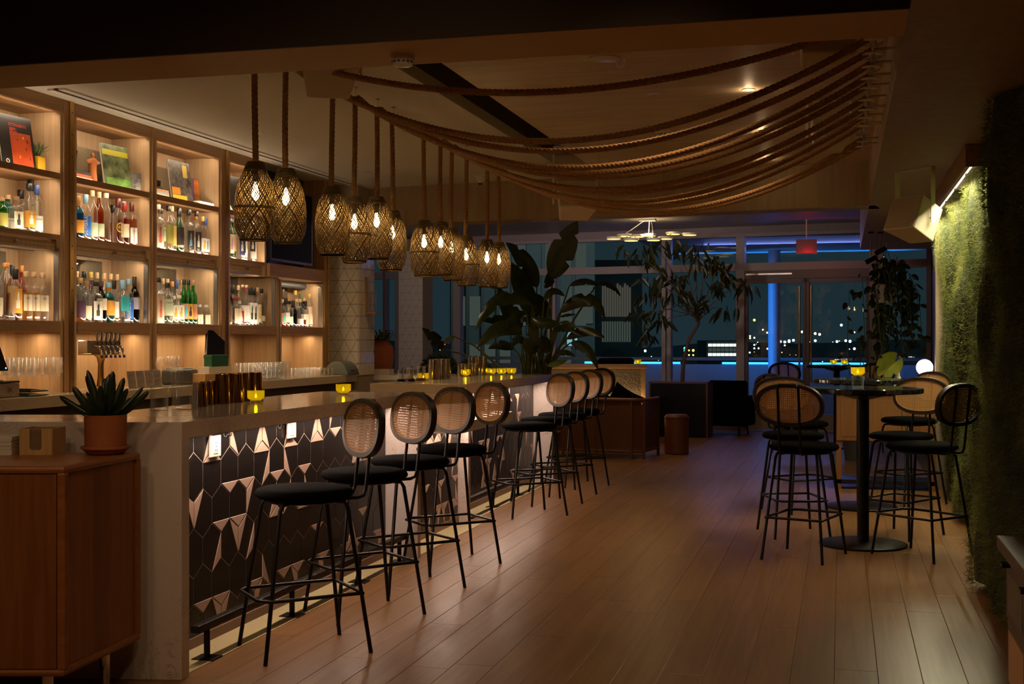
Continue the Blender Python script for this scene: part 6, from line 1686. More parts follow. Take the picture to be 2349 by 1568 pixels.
for i, (x, y, lb) in enumerate(DL):
    t = thing('downlight', lb, 'downlight', (x, y, 3.0))
    MB().lathe([(0, -0.006), (0.036, -0.006), (0.042, -0.004), (0.044, 0.0)], 22).build('trim_ring', WHITEC, t, smooth=True)
    if 'lit' in lb:
        MB().lathe([(0, -0.0085), (0.022, -0.0085), (0.022, -0.006)], 16).build('lens', emit('downlight_glow', (1.0, 0.65, 0.25), 2.0) if 'downlight_glow' not in bpy.data.materials else bpy.data.materials['downlight_glow'], t)
        point('small_downlight', (x, y, 2.96), 0.6, WARM, 0.02)
for x, y, z, lb in ((0.318, 14.55, 2.30, 'black cylinder track spotlight under the far soffit, lower'), (0.42, 14.60, 2.40, 'black cylinder track spotlight under the far soffit, upper')):
    t = thing('track_spotlight', lb, 'spotlight', (x, y, z))
    MB().lathe([(0.0, -0.065), (0.027, -0.065), (0.027, 0.065), (0, 0.065)], 16, T=TR((0, 0, 0), ry=math.radians(62))).build('barrel', BLACKM, t, smooth=True)
    MB().tube([(0, 0, 0.02), (0, 0, 2.60 - z)], 0.007, 8).build('stem', CHROME, t)
    MB().lathe([(0.03, 0), (0.03, 0.02)], 14, (0, 0, 2.59 - z)).build('mount', BLACKM, t)

# ------------------------------------------------------------------ front left: sideboard, potted succulent, napkin box
A, B = Vector((-2.717, 4.015)), Vector((-2.757, 4.60))
fdir = Vector((-0.226, -0.059)).normalized(); sdir = (B - A).normalized()
D, C_ = A + fdir * 1.25, B + fdir * 1.25
o = (A.x, A.y, 0)
t = thing('sideboard', 'reddish cherry wood sideboard with rounded edges in front of the bar end panel', 'sideboard', o)
def inset(p, q, r_, s_): return [(p.x, p.y), (q.x, q.y), (r_.x, r_.y), (s_.x, s_.y)]
MB(o).prism(inset(D, A, B, C_), 0.925, 0.955).build('top', CHERRYT, t, bevel=0.012)
MB(o).prism(inset(D, A, B, C_), 0.192, 0.222).build('bottom', CHERRYT, t, bevel=0.012)
iA, iB, iC, iD = A + sdir * 0.03 + fdir * 0.03, B - sdir * 0.03 + fdir * 0.03, C_ - sdir * 0.03, D + sdir * 0.03
MB(o).prism(inset(iD, iA, iB, iC), 0.222, 0.925).build('carcass', CHERRY, t)
for p in (A + sdir * 0.001, B - sdir * 0.029):
    q = p + sdir * 0.028
    MB(o).prism([(p.x, p.y), (q.x, q.y), (q.x + fdir.x * 0.03, q.y + fdir.y * 0.03), (p.x + fdir.x * 0.03, p.y + fdir.y * 0.03)], 0.215, 0.93).build('post', CHERRYT, t, bevel=0.006)
ncut = [0.0, 0.12, 0.25, 0.38, 0.47, 0.60, 0.72, 0.86, 1.0]
for a, b in zip(ncut, ncut[1:]):
    p = A + sdir * (0.03 + 0.525 * a + 0.0001) + fdir * 0.014; q = A + sdir * (0.03 + 0.525 * b - 0.0001) + fdir * 0.014
    MB(o).prism([(p.x, p.y), (q.x, q.y), (q.x + fdir.x * 0.016, q.y + fdir.y * 0.016), (p.x + fdir.x * 0.016, p.y + fdir.y * 0.016)], 0.2225, 0.9245).build('plank', CHERRY, t)
for k in range(10):
    p = A + fdir * (0.031 + k * 0.117) ; q = A + fdir * (0.031 + (k + 1) * 0.117 - 0.0002)
    MB(o).prism([(p.x, p.y), (p.x + sdir.x * 0.03, p.y + sdir.y * 0.03), (q.x + sdir.x * 0.03, q.y + sdir.y * 0.03), (q.x, q.y)], 0.2225, 0.9245).build('plank', CHERRY, t)
for p in (A + sdir * 0.07 + fdir * 0.10, B - sdir * 0.10 + fdir * 0.10, D + sdir * 0.1 - fdir * 0.2, C_ - sdir * 0.1 - fdir * 0.2):
    MB(o).lathe([(0.016, 0), (0.020, 0.01), (0.022, 0.192)], 12, (p.x, p.y, 0)).build('leg', CHROME, t, smooth=True)

o = (-2.850, 4.487, 0.955)
t = thing('potted_succulent', 'dark tongue leaved succulent in a terracotta pot on the sideboard', 'plant', o)
MB().lathe([(0, 0.004), (0.072, 0.004), (0.088, 0.020), (0.0955, 0.024), (0.0955, 0.033), (0.088, 0.034), (0.074, 0.014), (0, 0.013)], 36).build('saucer', TERRA, t, smooth=True)
MB().lathe([(0, 0.014), (0.078, 0.014), (0.081, 0.05), (0.0825, 0.150), (0.0825, 0.156), (0.074, 0.157), (0.072, 0.145), (0, 0.142)], 36).build('pot', TERRA, t, smooth=True)
MB().lathe([(0.072, 0.141), (0, 0.148)], 20).build('soil', mat('soil', (0.02, 0.013, 0.008), 0.95, bump=0.6, bscale=80), t)
SUCC = leafmat('succulent_green', (0.010, 0.022, 0.010), (0.022, 0.036, 0.016), 0.32, 0.03)
rx_, ry_ = math.cos(math.radians(14.6)), math.sin(math.radians(14.6))
SL = [(-0.190, 0.085, 0.02, 0.014, -0.3), (-0.120, 0.125, -0.03, 0.016, -0.25), (-0.092, 0.165, 0.04, 0.015, -0.05), (-0.073, 0.190, 0.00, 0.014, 0.0), (0.015, 0.175, 0.02, 0.026, 0.2), (0.033, 0.186, -0.01, 0.016, 0.05),
      (0.058, 0.158, 0.05, 0.015, 0.1), (-0.002, 0.130, -0.06, 0.015, 0.0), (0.100, 0.118, -0.04, 0.015, 0.2), (0.166, 0.106, 0.02, 0.013, 0.35), (0.103, 0.098, -0.07, 0.012, 0.5), (-0.05, 0.09, -0.07, 0.014, -0.1),
      (0.05, 0.10, -0.08, 0.015, 0.1), (-0.02, 0.155, 0.05, 0.017, 0.0), (0.13, 0.12, 0.07, 0.010, 0.2), (-0.10, 0.10, 0.07, 0.012, -0.2), (0.02, 0.07, -0.085, 0.013, 0.0), (0.075, 0.075, 0.08, 0.012, 0.2)]
for lx, lz, ly, w, curl in SL:
    W3 = lambda a, b, c_: (a * rx_ - b * ry_, a * ry_ + b * rx_, 0.145 + c_)
    b0 = W3(lx * 0.16, ly * 0.2, -0.006); m1 = W3(lx * (0.55 + 0.25 * abs(curl)), ly * 0.7, lz * (0.45 - 0.35 * abs(curl))); tp = W3(lx, ly, lz)
    P = [Vector(b0) * (1 - s_) ** 2 + Vector(m1) * 2 * s_ * (1 - s_) + Vector(tp) * s_ * s_ for s_ in (0, 0.2, 0.4, 0.6, 0.8, 0.93, 1.0)]
    MB().tube(P, [w * k for k in (0.8, 0.98, 1.0, 0.98, 0.90, 0.68, 0.22)], 9, flat=0.62).build('leaf', SUCC, t, smooth=True)
# napkin box
ang = math.atan2(fdir.y, fdir.x) - PI
o = (-3.115, 4.455, 0.955)
t = thing('napkin_box', 'small bamboo napkin box full of brown napkins on the sideboard', 'napkin box', o, ang)
w, d_, h_ = 0.062, 0.075, 0.104
MB().box(-w, d_ - 0.008, 0, w, d_, h_).build('back_panel', BAMBOO, t)
for sg in (-1, 1): MB().box(sg * w - 0.004, -d_, 0, sg * w + 0.004, d_, h_).build('side_panel', BAMBOO, t)
MB().prism([(-w, 0), (w, 0), (w, h_), (0.024, h_), (0.024, 0.026), (0.018, 0.020), (-0.018, 0.020), (-0.024, 0.026), (-0.024, h_), (-w, h_)], -0.004, 0.004, 0, TR((0, -d_, 0), rx=PI / 2)).build('front_panel', BAMBOO, t)
MB().box(-w, -d_, 0, w, d_, 0.008).build('base', BAMBOO, t)
NK = mat('brown_napkin', (0.24, 0.15, 0.08), 0.85)
for k in range(14):
    j = R.uniform(-0.001, 0.001)
    MB().box(-w + 0.006 + j, -d_ + 0.006 + j, 0.009 + k * 0.0066, w - 0.006 + j, d_ - 0.010 + j, 0.009 + k * 0.0066 + 0.0055).build('napkin', NK, t)
o = (-3.275, 4.40, 0.955)
t = thing('napkin_stack', 'stack of white paper napkins left of the bamboo napkin box', 'napkins', o, ang)
for k in range(14):
    j = R.uniform(-0.002, 0.002)
    MB().box(-0.075 + j, -0.07 + j, k * 0.0052, 0.075 + j, 0.07 + j, k * 0.0052 + 0.0044).build('napkin', PAPER, t)

# ------------------------------------------------------------------ front right: low drawer cabinet
o = (0.80, 4.2, 0)
t = thing('drawer_cabinet', 'low brown drawer cabinet with cane front beside the moss wall, front of the room', 'cabinet', o)
DRW = wood('drawer_wood', (0.11, 0.062, 0.030), (0.15, 0.088, 0.044), (30, 1.6, 30), 0.5, 0.04, 0.06)
MB(o).box(0.605, 3.2, 0.575, 1.05, 5.42, 0.625).build('top', DRW, t, bevel=0.003)
MB(o).box(0.66, 3.22, 0.03, 1.05, 5.38, 0.575).build('body', DRW, t)
for k in range(4):
    ya = 5.37 - (k + 1) * 0.53
    f = MB(o).box(0.635, ya, 0.315, 0.66, ya + 0.52, 0.565).build('drawer', DRW, t, bevel=0.002)
    MB(o).box(0.634, ya + 0.06, 0.345, 0.636, ya + 0.46, 0.50).build('pull_recess', BLACKP, f)
    MB(o).box(0.605, ya + 0.40, 0.525, 0.636, ya + 0.46, 0.54).build('pull', BLACKM, f)
    f = MB(o).box(0.64, ya, 0.04, 0.66, ya + 0.52, 0.305).build('door', DRW, t, bevel=0.002)
    MB(o).box(0.637, ya + 0.05, 0.07, 0.641, ya + 0.47, 0.27).build('cane_panel', CANE, f)
MB(o).box(0.70, 3.25, 0, 1.0, 5.35, 0.03).build('base', BLACKP, t)

# ------------------------------------------------------------------ big leafy plant at the end of the bar
def leaf_blade(p0, p1, p2, width, fold=0.25, n=10, face=None, torn=()):
    """broad pointed leaf along a bent midrib, folded on it"""
    P = [Vector(p0) * (1 - s_) ** 2 + (Vector(p1) * 2 - Vector(p0) * 0.5 - Vector(p2) * 0.5) * 2 * s_ * (1 - s_) + Vector(p2) * s_ * s_ for s_ in [i / n for i in range(n + 1)]]
    vs, fs = [], []
    side = None
    for i, p in enumerate(P):
        a, b = P[max(i - 1, 0)], P[min(i + 1, n)]
        tg = (b - a).normalized()
        view = face if face is not None else Vector((0.25, -1.0, 0.35))
        sd = tg.cross(view)
        sd = sd.normalized() if sd.length > 1e-4 else Vector((1, 0, 0))
        nm = sd.cross(tg).normalized()
        s_ = i / n
        w = width * (math.sin(PI * min(1, s_ ** 0.8 * 1.0)) ** 0.75 if 0 < s_ < 1 else 0.02)
        wl, wr = [w * (0.45 if (i, q) in torn else 1.0) for q in (0, 1)]
        vs += [p + sd * wl + nm * (-w * fold), p + sd * w * 0.5 + nm * (-w * fold * 0.3), p, p - sd * w * 0.5 + nm * (-w * fold * 0.3), p - sd * wr + nm * (-w * fold)]
    for i in range(n):
        for k in range(4):
            fs.append((5 * i + k, 5 * i + k + 1, 5 * i + k + 6, 5 * i + k + 5))
    return vs, fs
BLEAF = leafmat('bird_leaf', (0.017, 0.034, 0.010), (0.034, 0.058, 0.016), 0.26, 0.12)
BLEAF2 = leafmat('bird_leaf_light', (0.07, 0.13, 0.025), (0.12, 0.20, 0.04), 0.35, 0.3)
BSTEM = mat('bird_stem', (0.10, 0.14, 0.045), 0.4)
o = (-3.10, 12.95, 0)
t = thing('potted_banana_plant', 'tall potted plant with broad banana like leaves at the end of the far bar', 'plant', o)
MB().lathe([(0, 0), (0.17, 0), (0.21, 0.05), (0.24, 0.42), (0.25, 0.45), (0.225, 0.45), (0.215, 0.40), (0, 0.40)], 28).build('pot', mat('dark_planter', (0.06, 0.055, 0.05), 0.6), t, smooth=True)
for i, (b, p0, pm_, p2, wd) in enumerate(BIRD):
    bb = (b[0] * 0.45 - 3.10 * 0.55, b[1] * 0.3 + 12.95 * 0.7, 0.40)
    f = MB(o)
    vs, fs = leaf_blade(p0, pm_, p2, wd * 0.86, 0.24 if i % 2 else 0.14, 18, None, [((6, 0), (11, 1), (14, 0)), ((8, 1), (13, 0)), (), ((10, 0),)][i % 4])
    lf = f.add(vs, fs).build('leaf', BLEAF2 if i in (14, 20, 17) else BLEAF, t, smooth=True, sharp=False)
    s0_ = Vector(bb); e0 = Vector(p0)
    md = Vector((b[0], b[1], b[2]))
    MB(o).tube([s0_, s0_.lerp(md, 0.6), md, md.lerp(e0, 0.55) + Vector((0, 0, 0.05)), e0], [0.020, 0.018, 0.014, 0.011, 0.007], 7).build('stalk', BSTEM, lf, smooth=True)

# ------------------------------------------------------------------ weeping fig by the window, on its black planter cabinet
o = (-2.30, 18.42, 0)
t = thing('planter_cabinet', 'low black planter cabinet with wooden edges holding the weeping fig tree', 'planter', o, math.radians(-4))
MB().box(-0.41, 0, 0.02, 0.41, 0.42, 0.78).build('body', BLACKP, t)
for xx in (-0.43, 0.41): MB().box(xx, -0.015, 0, xx + 0.025, 0.43, 0.80).build('edge_panel', mat('planter_edge', (0.14, 0.07, 0.05), 0.5) if 'planter_edge' not in bpy.data.materials else bpy.data.materials['planter_edge'], t)
MB().box(-0.43, -0.015, 0.78, 0.435, 0.43, 0.80).build('edge_panel', bpy.data.materials['planter_edge'], t)
dm = MB()
for xx in (-0.23, 0.23):
    for zz in (0.18, 0.68): dm.ball((xx, -0.002, zz), 0.008, 8, 6)
dm.build('knob', CHROME, t)
o = FICUS_TRUNK[0]
o = (o[0], o[1] + 0.25, 0.80)
t = thing('weeping_fig', 'weeping fig tree with drooping slender leaves in front of the window', 'tree', o)
TP = [Vector(p) + Vector((0, 0.25, 0)) for p in FICUS_TRUNK]
TP[0].z = 0.795
MB(o).tube(TP, [0.032, 0.028, 0.026, 0.022, 0.018], 9).build('trunk', TRUNK, t, smooth=True)
fm = MB()
vs, fs = leaf_blade((0, 0, 0), (0.022, 0, -0.095), (0.03, 0, -0.21), 0.030, 0.3, 6)
FLEAF = leafmat('fig_leaf', (0.016, 0.026, 0.010), (0.032, 0.044, 0.016), 0.35, 0.25)
flm = fm.add(vs, fs).mesh('leaf', FLEAF, True)
for i, cpos in enumerate(FICUS):
    c0 = Vector(cpos) + Vector((0, 0.15, 0))
    root_ = TP[3].lerp(TP[4], (i % 5) / 5)
    mid = root_.lerp(c0, 0.55) + Vector((0, 0, 0.12))
    MB(o).tube([root_, mid, c0 + Vector((0, 0, 0.06))], [0.010, 0.006, 0.003], 5).build('branch', TRUNK, t, smooth=True)
    for q in range(13):
        rr_ = R.uniform(0.0, 0.20)
        a = R.uniform(0, 2 * PI)
        p = c0 + Vector((rr_ * math.cos(a), rr_ * math.sin(a) * 0.8, R.uniform(-0.06, 0.12)))
        s_ = R.uniform(0.8, 1.15)
        part_copy(flm, 'leaf', t, (p.x - o[0], p.y - o[1], p.z - o[2]), (R.uniform(-0.5, 0.5), R.uniform(-0.9, 0.9), R.uniform(0, 6.28)), (s_, s_, s_))

# ------------------------------------------------------------------ lounge: sofa, ottoman, banquette, lamp
yaw = math.radians(-8)
o = (-2.78, 15.25, 0)
t = thing('rattan_sofa', 'low rattan backed sofa with leather seat seen from behind, in the lounge', 'sofa', o, yaw)
hw, dp = 0.55, 0.36
pts = [(-hw, dp), (-hw, -dp + 0.12), (-hw + 0.12, -dp), (hw - 0.12, -dp), (hw, -dp + 0.12), (hw, dp)]
for z, r in ((0.70, 0.022), (0.09, 0.016)):
    MB().tube([(x, y, z) for x, y in pts], r, 10).build('rail', RATTAN, t, smooth=True, sharp=60)
for i, (x, y) in enumerate(pts + [(0, -dp)]):
    MB().tube([(x, y, 0), (x, y, 0.70)], 0.018, 8).build('leg', RATTAN, t, smooth=True)
wv = MB()
for (xa, ya), (xb, yb) in zip(pts, pts[1:]):
    L = math.hypot(xb - xa, yb - ya); n = max(3, int(L / 0.018))
    dx_, dy_ = (xb - xa) / L, (yb - ya) / L
    for k in range(n + 1):
        q = L * k / n
        x, y = xa + dx_ * q, ya + dy_ * q
        wv.add([(x - dx_ * 0.0068, y - dy_ * 0.0068, 0.10), (x + dx_ * 0.0068, y + dy_ * 0.0068, 0.10), (x + dx_ * 0.0068, y + dy_ * 0.0068, 0.69), (x - dx_ * 0.0068, y - dy_ * 0.0068, 0.69)], [(0, 1, 2, 3)])
    for k in range(32):
        z = 0.11 + k * 0.018
        wv.add([(xa, ya + 0.001, z - 0.0066), (xb, yb + 0.001, z - 0.0066), (xb, yb + 0.001, z + 0.0066), (xa, ya + 0.001, z + 0.0066)], [(0, 1, 2, 3)])
tag(wv.build('rattan_panel', RATTAN, t), kind='stuff')
MB().box(-hw + 0.03, -dp + 0.10, 0.22, hw - 0.03, dp, 0.42).build('seat_cushion', LEATHER, t, bevel=0.03)
MB().box(-hw + 0.05, -dp + 0.05, 0.40, hw - 0.05, -dp + 0.19, 0.72).build('back_cushion', LEATHER, t, bevel=0.04)
def pillow(loc, rz, rx, label):
    m = MB(); n = 10; vs = []
    for s_ in (1, -1):
        for i in range(n + 1):
            for j in range(n + 1):
                u, v = i / n * 2 - 1, j / n * 2 - 1
                pin = 1 - 0.10 * (1 - abs(u) ** 2) * abs(v) ** 3 - 0.10 * (1 - abs(v) ** 2) * abs(u) ** 3
                hgt = 0.075 * max(0, (1 - u ** 4) * (1 - v ** 4)) ** 0.5
                vs.append((u * 0.20 * pin, s_ * hgt, v * 0.20 * pin))
    fs = []
    k = (n + 1) ** 2
    for b in (0, k):
        for i in range(n):
            for j in range(n):
                q = b + i * (n + 1) + j
                fs.append((q, q + 1, q + n + 2, q + n + 1))
    o_ = m.add(vs, fs).build('pillow', BLACKF, None, smooth=True, loc=loc)
    o_.rotation_euler = (rx, 0.5, rz)
    tag(o_, label, 'pillow')
pillow((-2.58, 15.22, 0.64), yaw, math.radians(-14), 'black pillow tilted on the rattan sofa, nearer the ottoman')
pillow((-2.98, 15.26, 0.64), yaw, math.radians(-14), 'black pillow on the rattan sofa behind the last bar stool')
t = thing('ottoman', 'round brown leather ottoman pouf to the aisle side of the rattan sofa', 'ottoman', (-1.98, 15.72, 0))
MB().lathe([(0, 0), (0.135, 0), (0.15, 0.012), (0.152, 0.44), (0.146, 0.47), (0.125, 0.49), (0, 0.495)], 30).build('body', LEATHER, t, smooth=True)
MB().tube([(0.152 * math.cos(2 * PI * k / 30), 0.152 * math.sin(2 * PI * k / 30), 0.455) for k in range(30)], 0.004, 6, True).build('piping', LEATHER, t, smooth=True)
# banquette wall with a textured metal panel lit from below
o = (-3.30, 16.80, 0)
t = thing('banquette_wall', 'low lounge partition with a glowing hammered metal panel in a wooden frame', 'partition', o, math.radians(14.6))
MB().box(-0.78, 0.0, 0, 0.76, 0.16, 1.06).build('core', OAKH, t)
MB().box(-0.78, -0.025, 1.03, 0.78, 0.18, 1.085).build('cap', OAKH, t, bevel=0.004)
MB().box(0.70, -0.02, 0, 0.76, 0.0, 1.03).build('frame', OAKH, t)
MB().box(-0.78, -0.012, 0.56, 0.70, 0.0, 1.02).build('metal_panel', mat('hammered_metal', (0.42, 0.34, 0.22), 0.36, 0.9, bump=0.9, bscale=45), t)
MB().box(-0.78, -0.55, 0.18, 0.70, -0.06, 0.44).build('seat', LEATHER, t, bevel=0.03)
MB().box(-0.74, -0.50, 0, 0.66, -0.08, 0.18).build('base', BLACKP, t)
tm = Matrix.Translation(o) @ rotz(math.radians(14.6))
area('banquette_lamp', tm @ Vector((0, -0.06, 0.545)), (math.radians(160), 0, math.radians(14.6)), 1.4, 0.02, 11, WARM)
t = thing('lounge_chair', 'dark purple lounge chair beyond the low partition', 'chair', (-2.98, 17.55, 0), math.radians(30))
MB().box(-0.28, -0.28, 0.30, 0.28, 0.28, 0.44).build('seat', BLACKF, t, bevel=0.04)
MB().prism([(-0.30, 0.2), (0.26, 0.2), (0.30, 0.3), (-0.24, 0.32)], 0.36, 1.16).build('backrest', BLACKF, t, bevel=0.05)
for sx in (-1, 1):
    for sy in (-1, 1): MB().tube([(sx * 0.22, sy * 0.22, 0.31), (sx * 0.25, sy * 0.25, 0)], 0.015, 8).build('leg', BLACKM, t)
t = thing('lounge_chair', 'black upholstered lounge chair by the window, beyond the black planter cabinet', 'chair', (-1.72, 19.15, 0), math.radians(170))
MB().box(-0.30, -0.28, 0.14, 0.30, 0.28, 0.44).build('seat', BLACKF, t, bevel=0.04)
MB().box(-0.30, -0.34, 0.14, 0.30, -0.24, 0.80).build('backrest', BLACKF, t, bevel=0.04)
for sx in (-1, 1):
    MB().box(sx * 0.36 - 0.06, -0.33, 0.14, sx * 0.36 + 0.06, 0.28, 0.58).build('arm', BLACKF, t, bevel=0.03)
    for sy in (-1, 1): MB().tube([(sx * 0.30, sy * 0.24, 0.15), (sx * 0.32, sy * 0.26, 0)], 0.015, 8).build('leg', BLACKM, t)
SHR = leafmat('shrub_leaf', (0.018, 0.032, 0.010), (0.04, 0.055, 0.016), 0.5, 0.2)
for i, (x, y, hh, lb) in enumerate([(-5.55, 17.2, 0.95, 'dark rounded potted shrub by the windows behind the chrome tins, taller of two'), (-5.15, 17.6, 0.88, 'dark rounded potted shrub by the windows behind the far bar candles, shorter of two')]):
    t = thing('potted_shrub', lb, 'plant', (x, y, 0))
    MB().lathe([(0, 0), (0.14, 0), (0.19, 0.36), (0.175, 0.36), (0, 0.32)], 20).build('pot', bpy.data.materials['dark_planter'], t, smooth=True)
    MB().tube([(0, 0, 0.32), (0.01, 0, hh)], 0.015, 6).build('stem', TRUNK, t)
    n_ = 1500
    u_ = NP.normal(size=(n_, 3)); u_ /= np.linalg.norm(u_, axis=1)[:, None]
    bs = u_ * (0.26 * NP.uniform(0.6, 1.0, n_) ** 0.4)[:, None] + np.array([0, 0, hh])
    V_, F_ = ribbons(bs, u_, NP.uniform(0.05, 0.09, n_), NP.uniform(0.1, 0.3, n_), NP.uniform(0.008, 0.014, n_), 2, NP)
    q_ = bpy.data.objects.new('foliage', np_mesh('foliage', V_, F_, SHR)); q_.parent = t; COL.objects.link(q_); tag(q_, kind='stuff')
# chandelier of small discs
o = (-2.777, 18.60, 3.2)
t = thing('chandelier', 'white lounge chandelier of nine flat glowing discs on thin rods', 'chandelier', o)
MB(o).box(-2.90, 18.53, 3.17, -2.65, 18.67, 3.2).build('canopy', WHITEP, t, bevel=0.004)
CHM = emit('chandelier_glow', (1.0, 0.58, 0.12), 2.6)
cz = sum(c_[2] for c_ in CHAND) / len(CHAND)
for i, c_ in enumerate(CHAND):
    d_ = MB(o).lathe([(0, 0.0), (0.105, 0.0), (0.112, 0.006), (0.112, 0.030), (0.10, 0.036), (0, 0.036)], 26, c_).build('disc', WHITEP, t, smooth=True)
    MB(o).lathe([(0, -0.004), (0.098, -0.004), (0.098, 0.0)], 24, c_).build('diffuser', CHM, d_)
for k in range(len(CHAND) - 1):
    MB(o).tube([Vector(CHAND[k]) + Vector((0, 0, 0.02)), Vector(CHAND[k + 1]) + Vector((0, 0, 0.02))], 0.008, 6).build('arm', WHITEP, t)
for k in (1, 4, 5):
    MB(o).tube([(-2.777 + (k - 3) * 0.03, 18.60, 3.17), Vector(CHAND[k]) + Vector((0, 0, 0.03))], 0.006, 6).build('rod', WHITEP, t)
point('chandelier_lamp', (-2.75, 18.6, 2.99), 7, (1.0, 0.66, 0.30), 0.02)

# vase on the white ledge past the tiled column, and the wall bracket on it
o = (-4.45, 12.80, 0)
t = thing('white_ledge', 'white cabinet ledge behind the bar, under the terracotta vase', 'cabinet', o)
MB(o).box(-5.4, 12.52, 0.99, -4.05, 13.15, 1.044).build('top', WHITEC, t, bevel=0.003)
MB(o).box(-5.38, 12.55, 0.03, -4.08, 13.12, 0.99).build('body', mat('white_lacquer', (0.62, 0.58, 0.58), 0.4), t)
for k in range(2): MB(o).box(-4.75 + k * 0.33, 12.535, 0.06, -4.43 + k * 0.33, 12.55, 0.95).build('door', bpy.data.materials['white_lacquer'], t, bevel=0.002)
o = (-4.80, 12.82, 1.044)
t = thing('terracotta_vase', 'round bellied terracotta vase with a green plant on the white ledge', 'vase', o)
MB().lathe([(0, 0), (0.085, 0), (0.10, 0.02), (0.135, 0.12), (0.148, 0.21), (0.135, 0.29), (0.10, 0.335), (0.085, 0.35), (0.095, 0.365), (0.08, 0.365), (0.07, 0.34), (0, 0.32)], 28).build('pot', TERRA, t, smooth=True)
HL = leafmat('vase_leaf', (0.045, 0.065, 0.015), (0.10, 0.115, 0.03), 0.45, 0.25)
for i in range(46):
    a = R.uniform(0, 2 * PI); L = R.uniform(0.09, 0.20); up = R.uniform(0.02, 0.16)
    d_ = Vector((math.cos(a), math.sin(a), 0))
    b0 = Vector((0, 0, 0.33)) + d_ * 0.03
    vs, fs = leaf_blade(b0, b0 + d_ * L * 0.55 + Vector((0, 0, up)), b0 + d_ * L + Vector((0, 0, up * 0.55)), 0.014, 0.3, 6, Vector((0.1, 0.1, 1)))
    MB().add(vs, fs).build('leaf', HL, t, smooth=True)
tag(MB().prism([(-0.1, -0.07), (0.1, -0.07), (0.1, 0.07), (-0.1, 0.07)], 0, 0.062).build('stone_block', mat('cream_block', (0.62, 0.52, 0.42), 0.6), None, bevel=0.003, loc=(-4.70, 12.62, 1.044)), 'small cream block lying on the white ledge beside the terracotta vase', 'block')
o = (-4.755, 12.28, 1.87)
t = thing('wall_sconce', 'wooden wall sconce with a clear glass tube on the side of the tiled column', 'sconce', o)
MB().box(-0.004, -0.05, -0.17, 0.02, 0.0, 0.19).box(-0.004, -0.05, -0.19, 0.12, 0.10, -0.17).build('bracket', OAK, t)
MB().lathe([(0.032, -0.168), (0.034, -0.16), (0.034, 0.05), (0.032, 0.05), (0.032, -0.16), (0, -0.165)], 18, (0.06, 0.04, 0)).build('glass_tube', CLEAR, t, smooth=True)

# ------------------------------------------------------------------ dining side, beyond the tables
o = (0.40, 12.55, 0)
t = thing('credenza', 'oak credenza with panel doors behind the high tables', 'cabinet', o)
CRW = wood('credenza_wood', (0.22, 0.090, 0.028), (0.28, 0.125, 0.042), (24, 24, 1.6), 0.45, 0.04, 0.06)
MB(o).box(-0.06, 12.36, 0.90, 0.85, 12.50, 0.93).box(-0.06, 12.50, 0.90, 0.85, 12.78, 0.93).build('top', CRW, t, bevel=0.003)
MB(o).box(-0.05, 12.40, 0.45, 0.85, 12.76, 0.90).build('body', CRW, t)
for k in range(3):
    xa = -0.045 + k * 0.298
    d_ = MB(o).box(xa, 12.38, 0.46, xa + 0.288, 12.40, 0.885).build('door', CRW, t, bevel=0.003)
    MB(o).box(xa + 0.04, 12.376, 0.50, xa + 0.248, 12.38, 0.845).build('panel', CRW, d_, bevel=0.002)
for xx in (-0.05, 0.80): MB(o).box(xx, 12.40, 0, xx + 0.05, 12.76, 0.45).build('leg', CRW, t)
MB(o).box(-0.05, 12.40, 0.05, 0.85, 12.76, 0.09).build('low_shelf', BLACKP, t)
o = (0.765, 12.60, 0.93)
t = thing('globe_lamp', 'glowing white globe table lamp on the credenza beside the moss wall', 'lamp', o)
MB().lathe([(0, 0), (0.045, 0), (0.045, 0.012), (0.02, 0.02), (0.014, 0.13), (0.03, 0.15), (0, 0.15)], 18).build('base', BRASS, t, smooth=True)
MB().ball((0, 0, 0.222), 0.078, 24, 14).build('globe', emit('globe_white', (1.0, 0.90, 0.78), 2.2), t, smooth=True)
o = (0.52, 12.52, 0.93)
t = thing('leaf_vase', 'white bud vase holding one big yellow green split leaf on the credenza', 'vase', o)
MB().lathe([(0, 0), (0.035, 0), (0.042, 0.04), (0.035, 0.10), (0.016, 0.15), (0.016, 0.19), (0.012, 0.19), (0, 0.17)], 20).build('vase', WHITEC, t, smooth=True)
MB().tube([(0, 0, 0.17), (-0.02, -0.02, 0.24), (-0.03, -0.04, 0.27)], 0.004, 6).build('stalk', BSTEM, t)
m = MB(); n = 44; vs = [(-0.03, -0.04, 0.27)]
for k in range(n + 1):
    a = 0.30 + (2 * PI - 0.60) * k / n            # from one lobe by the stalk, round the drooping tip, to the other lobe
    r = 0.125 * (1.02 - 0.22 * math.cos(a)) * (0.80 if k % 6 == 0 and 8 < k < n - 8 else 1.0) * (1.12 if abs(a - PI) < 0.2 else 1)
    u, v = r * math.cos(a), r * math.sin(a) * 0.86  # u runs back up the stalk side
    x, z = u * 0.72 - v * 0.70, u * 0.70 + v * 0.72
    vs.append((-0.06 + x, -0.07 - 0.30 * abs(v) - 0.10 * u, 0.27 + z))
m.add(vs, [(0, k, k + 1) for k in range(1, n + 1)])
m.build('leaf', leafmat('monstera_leaf', (0.17, 0.20, 0.02), (0.26, 0.27, 0.035), 0.35, 0.35), t, smooth=True)
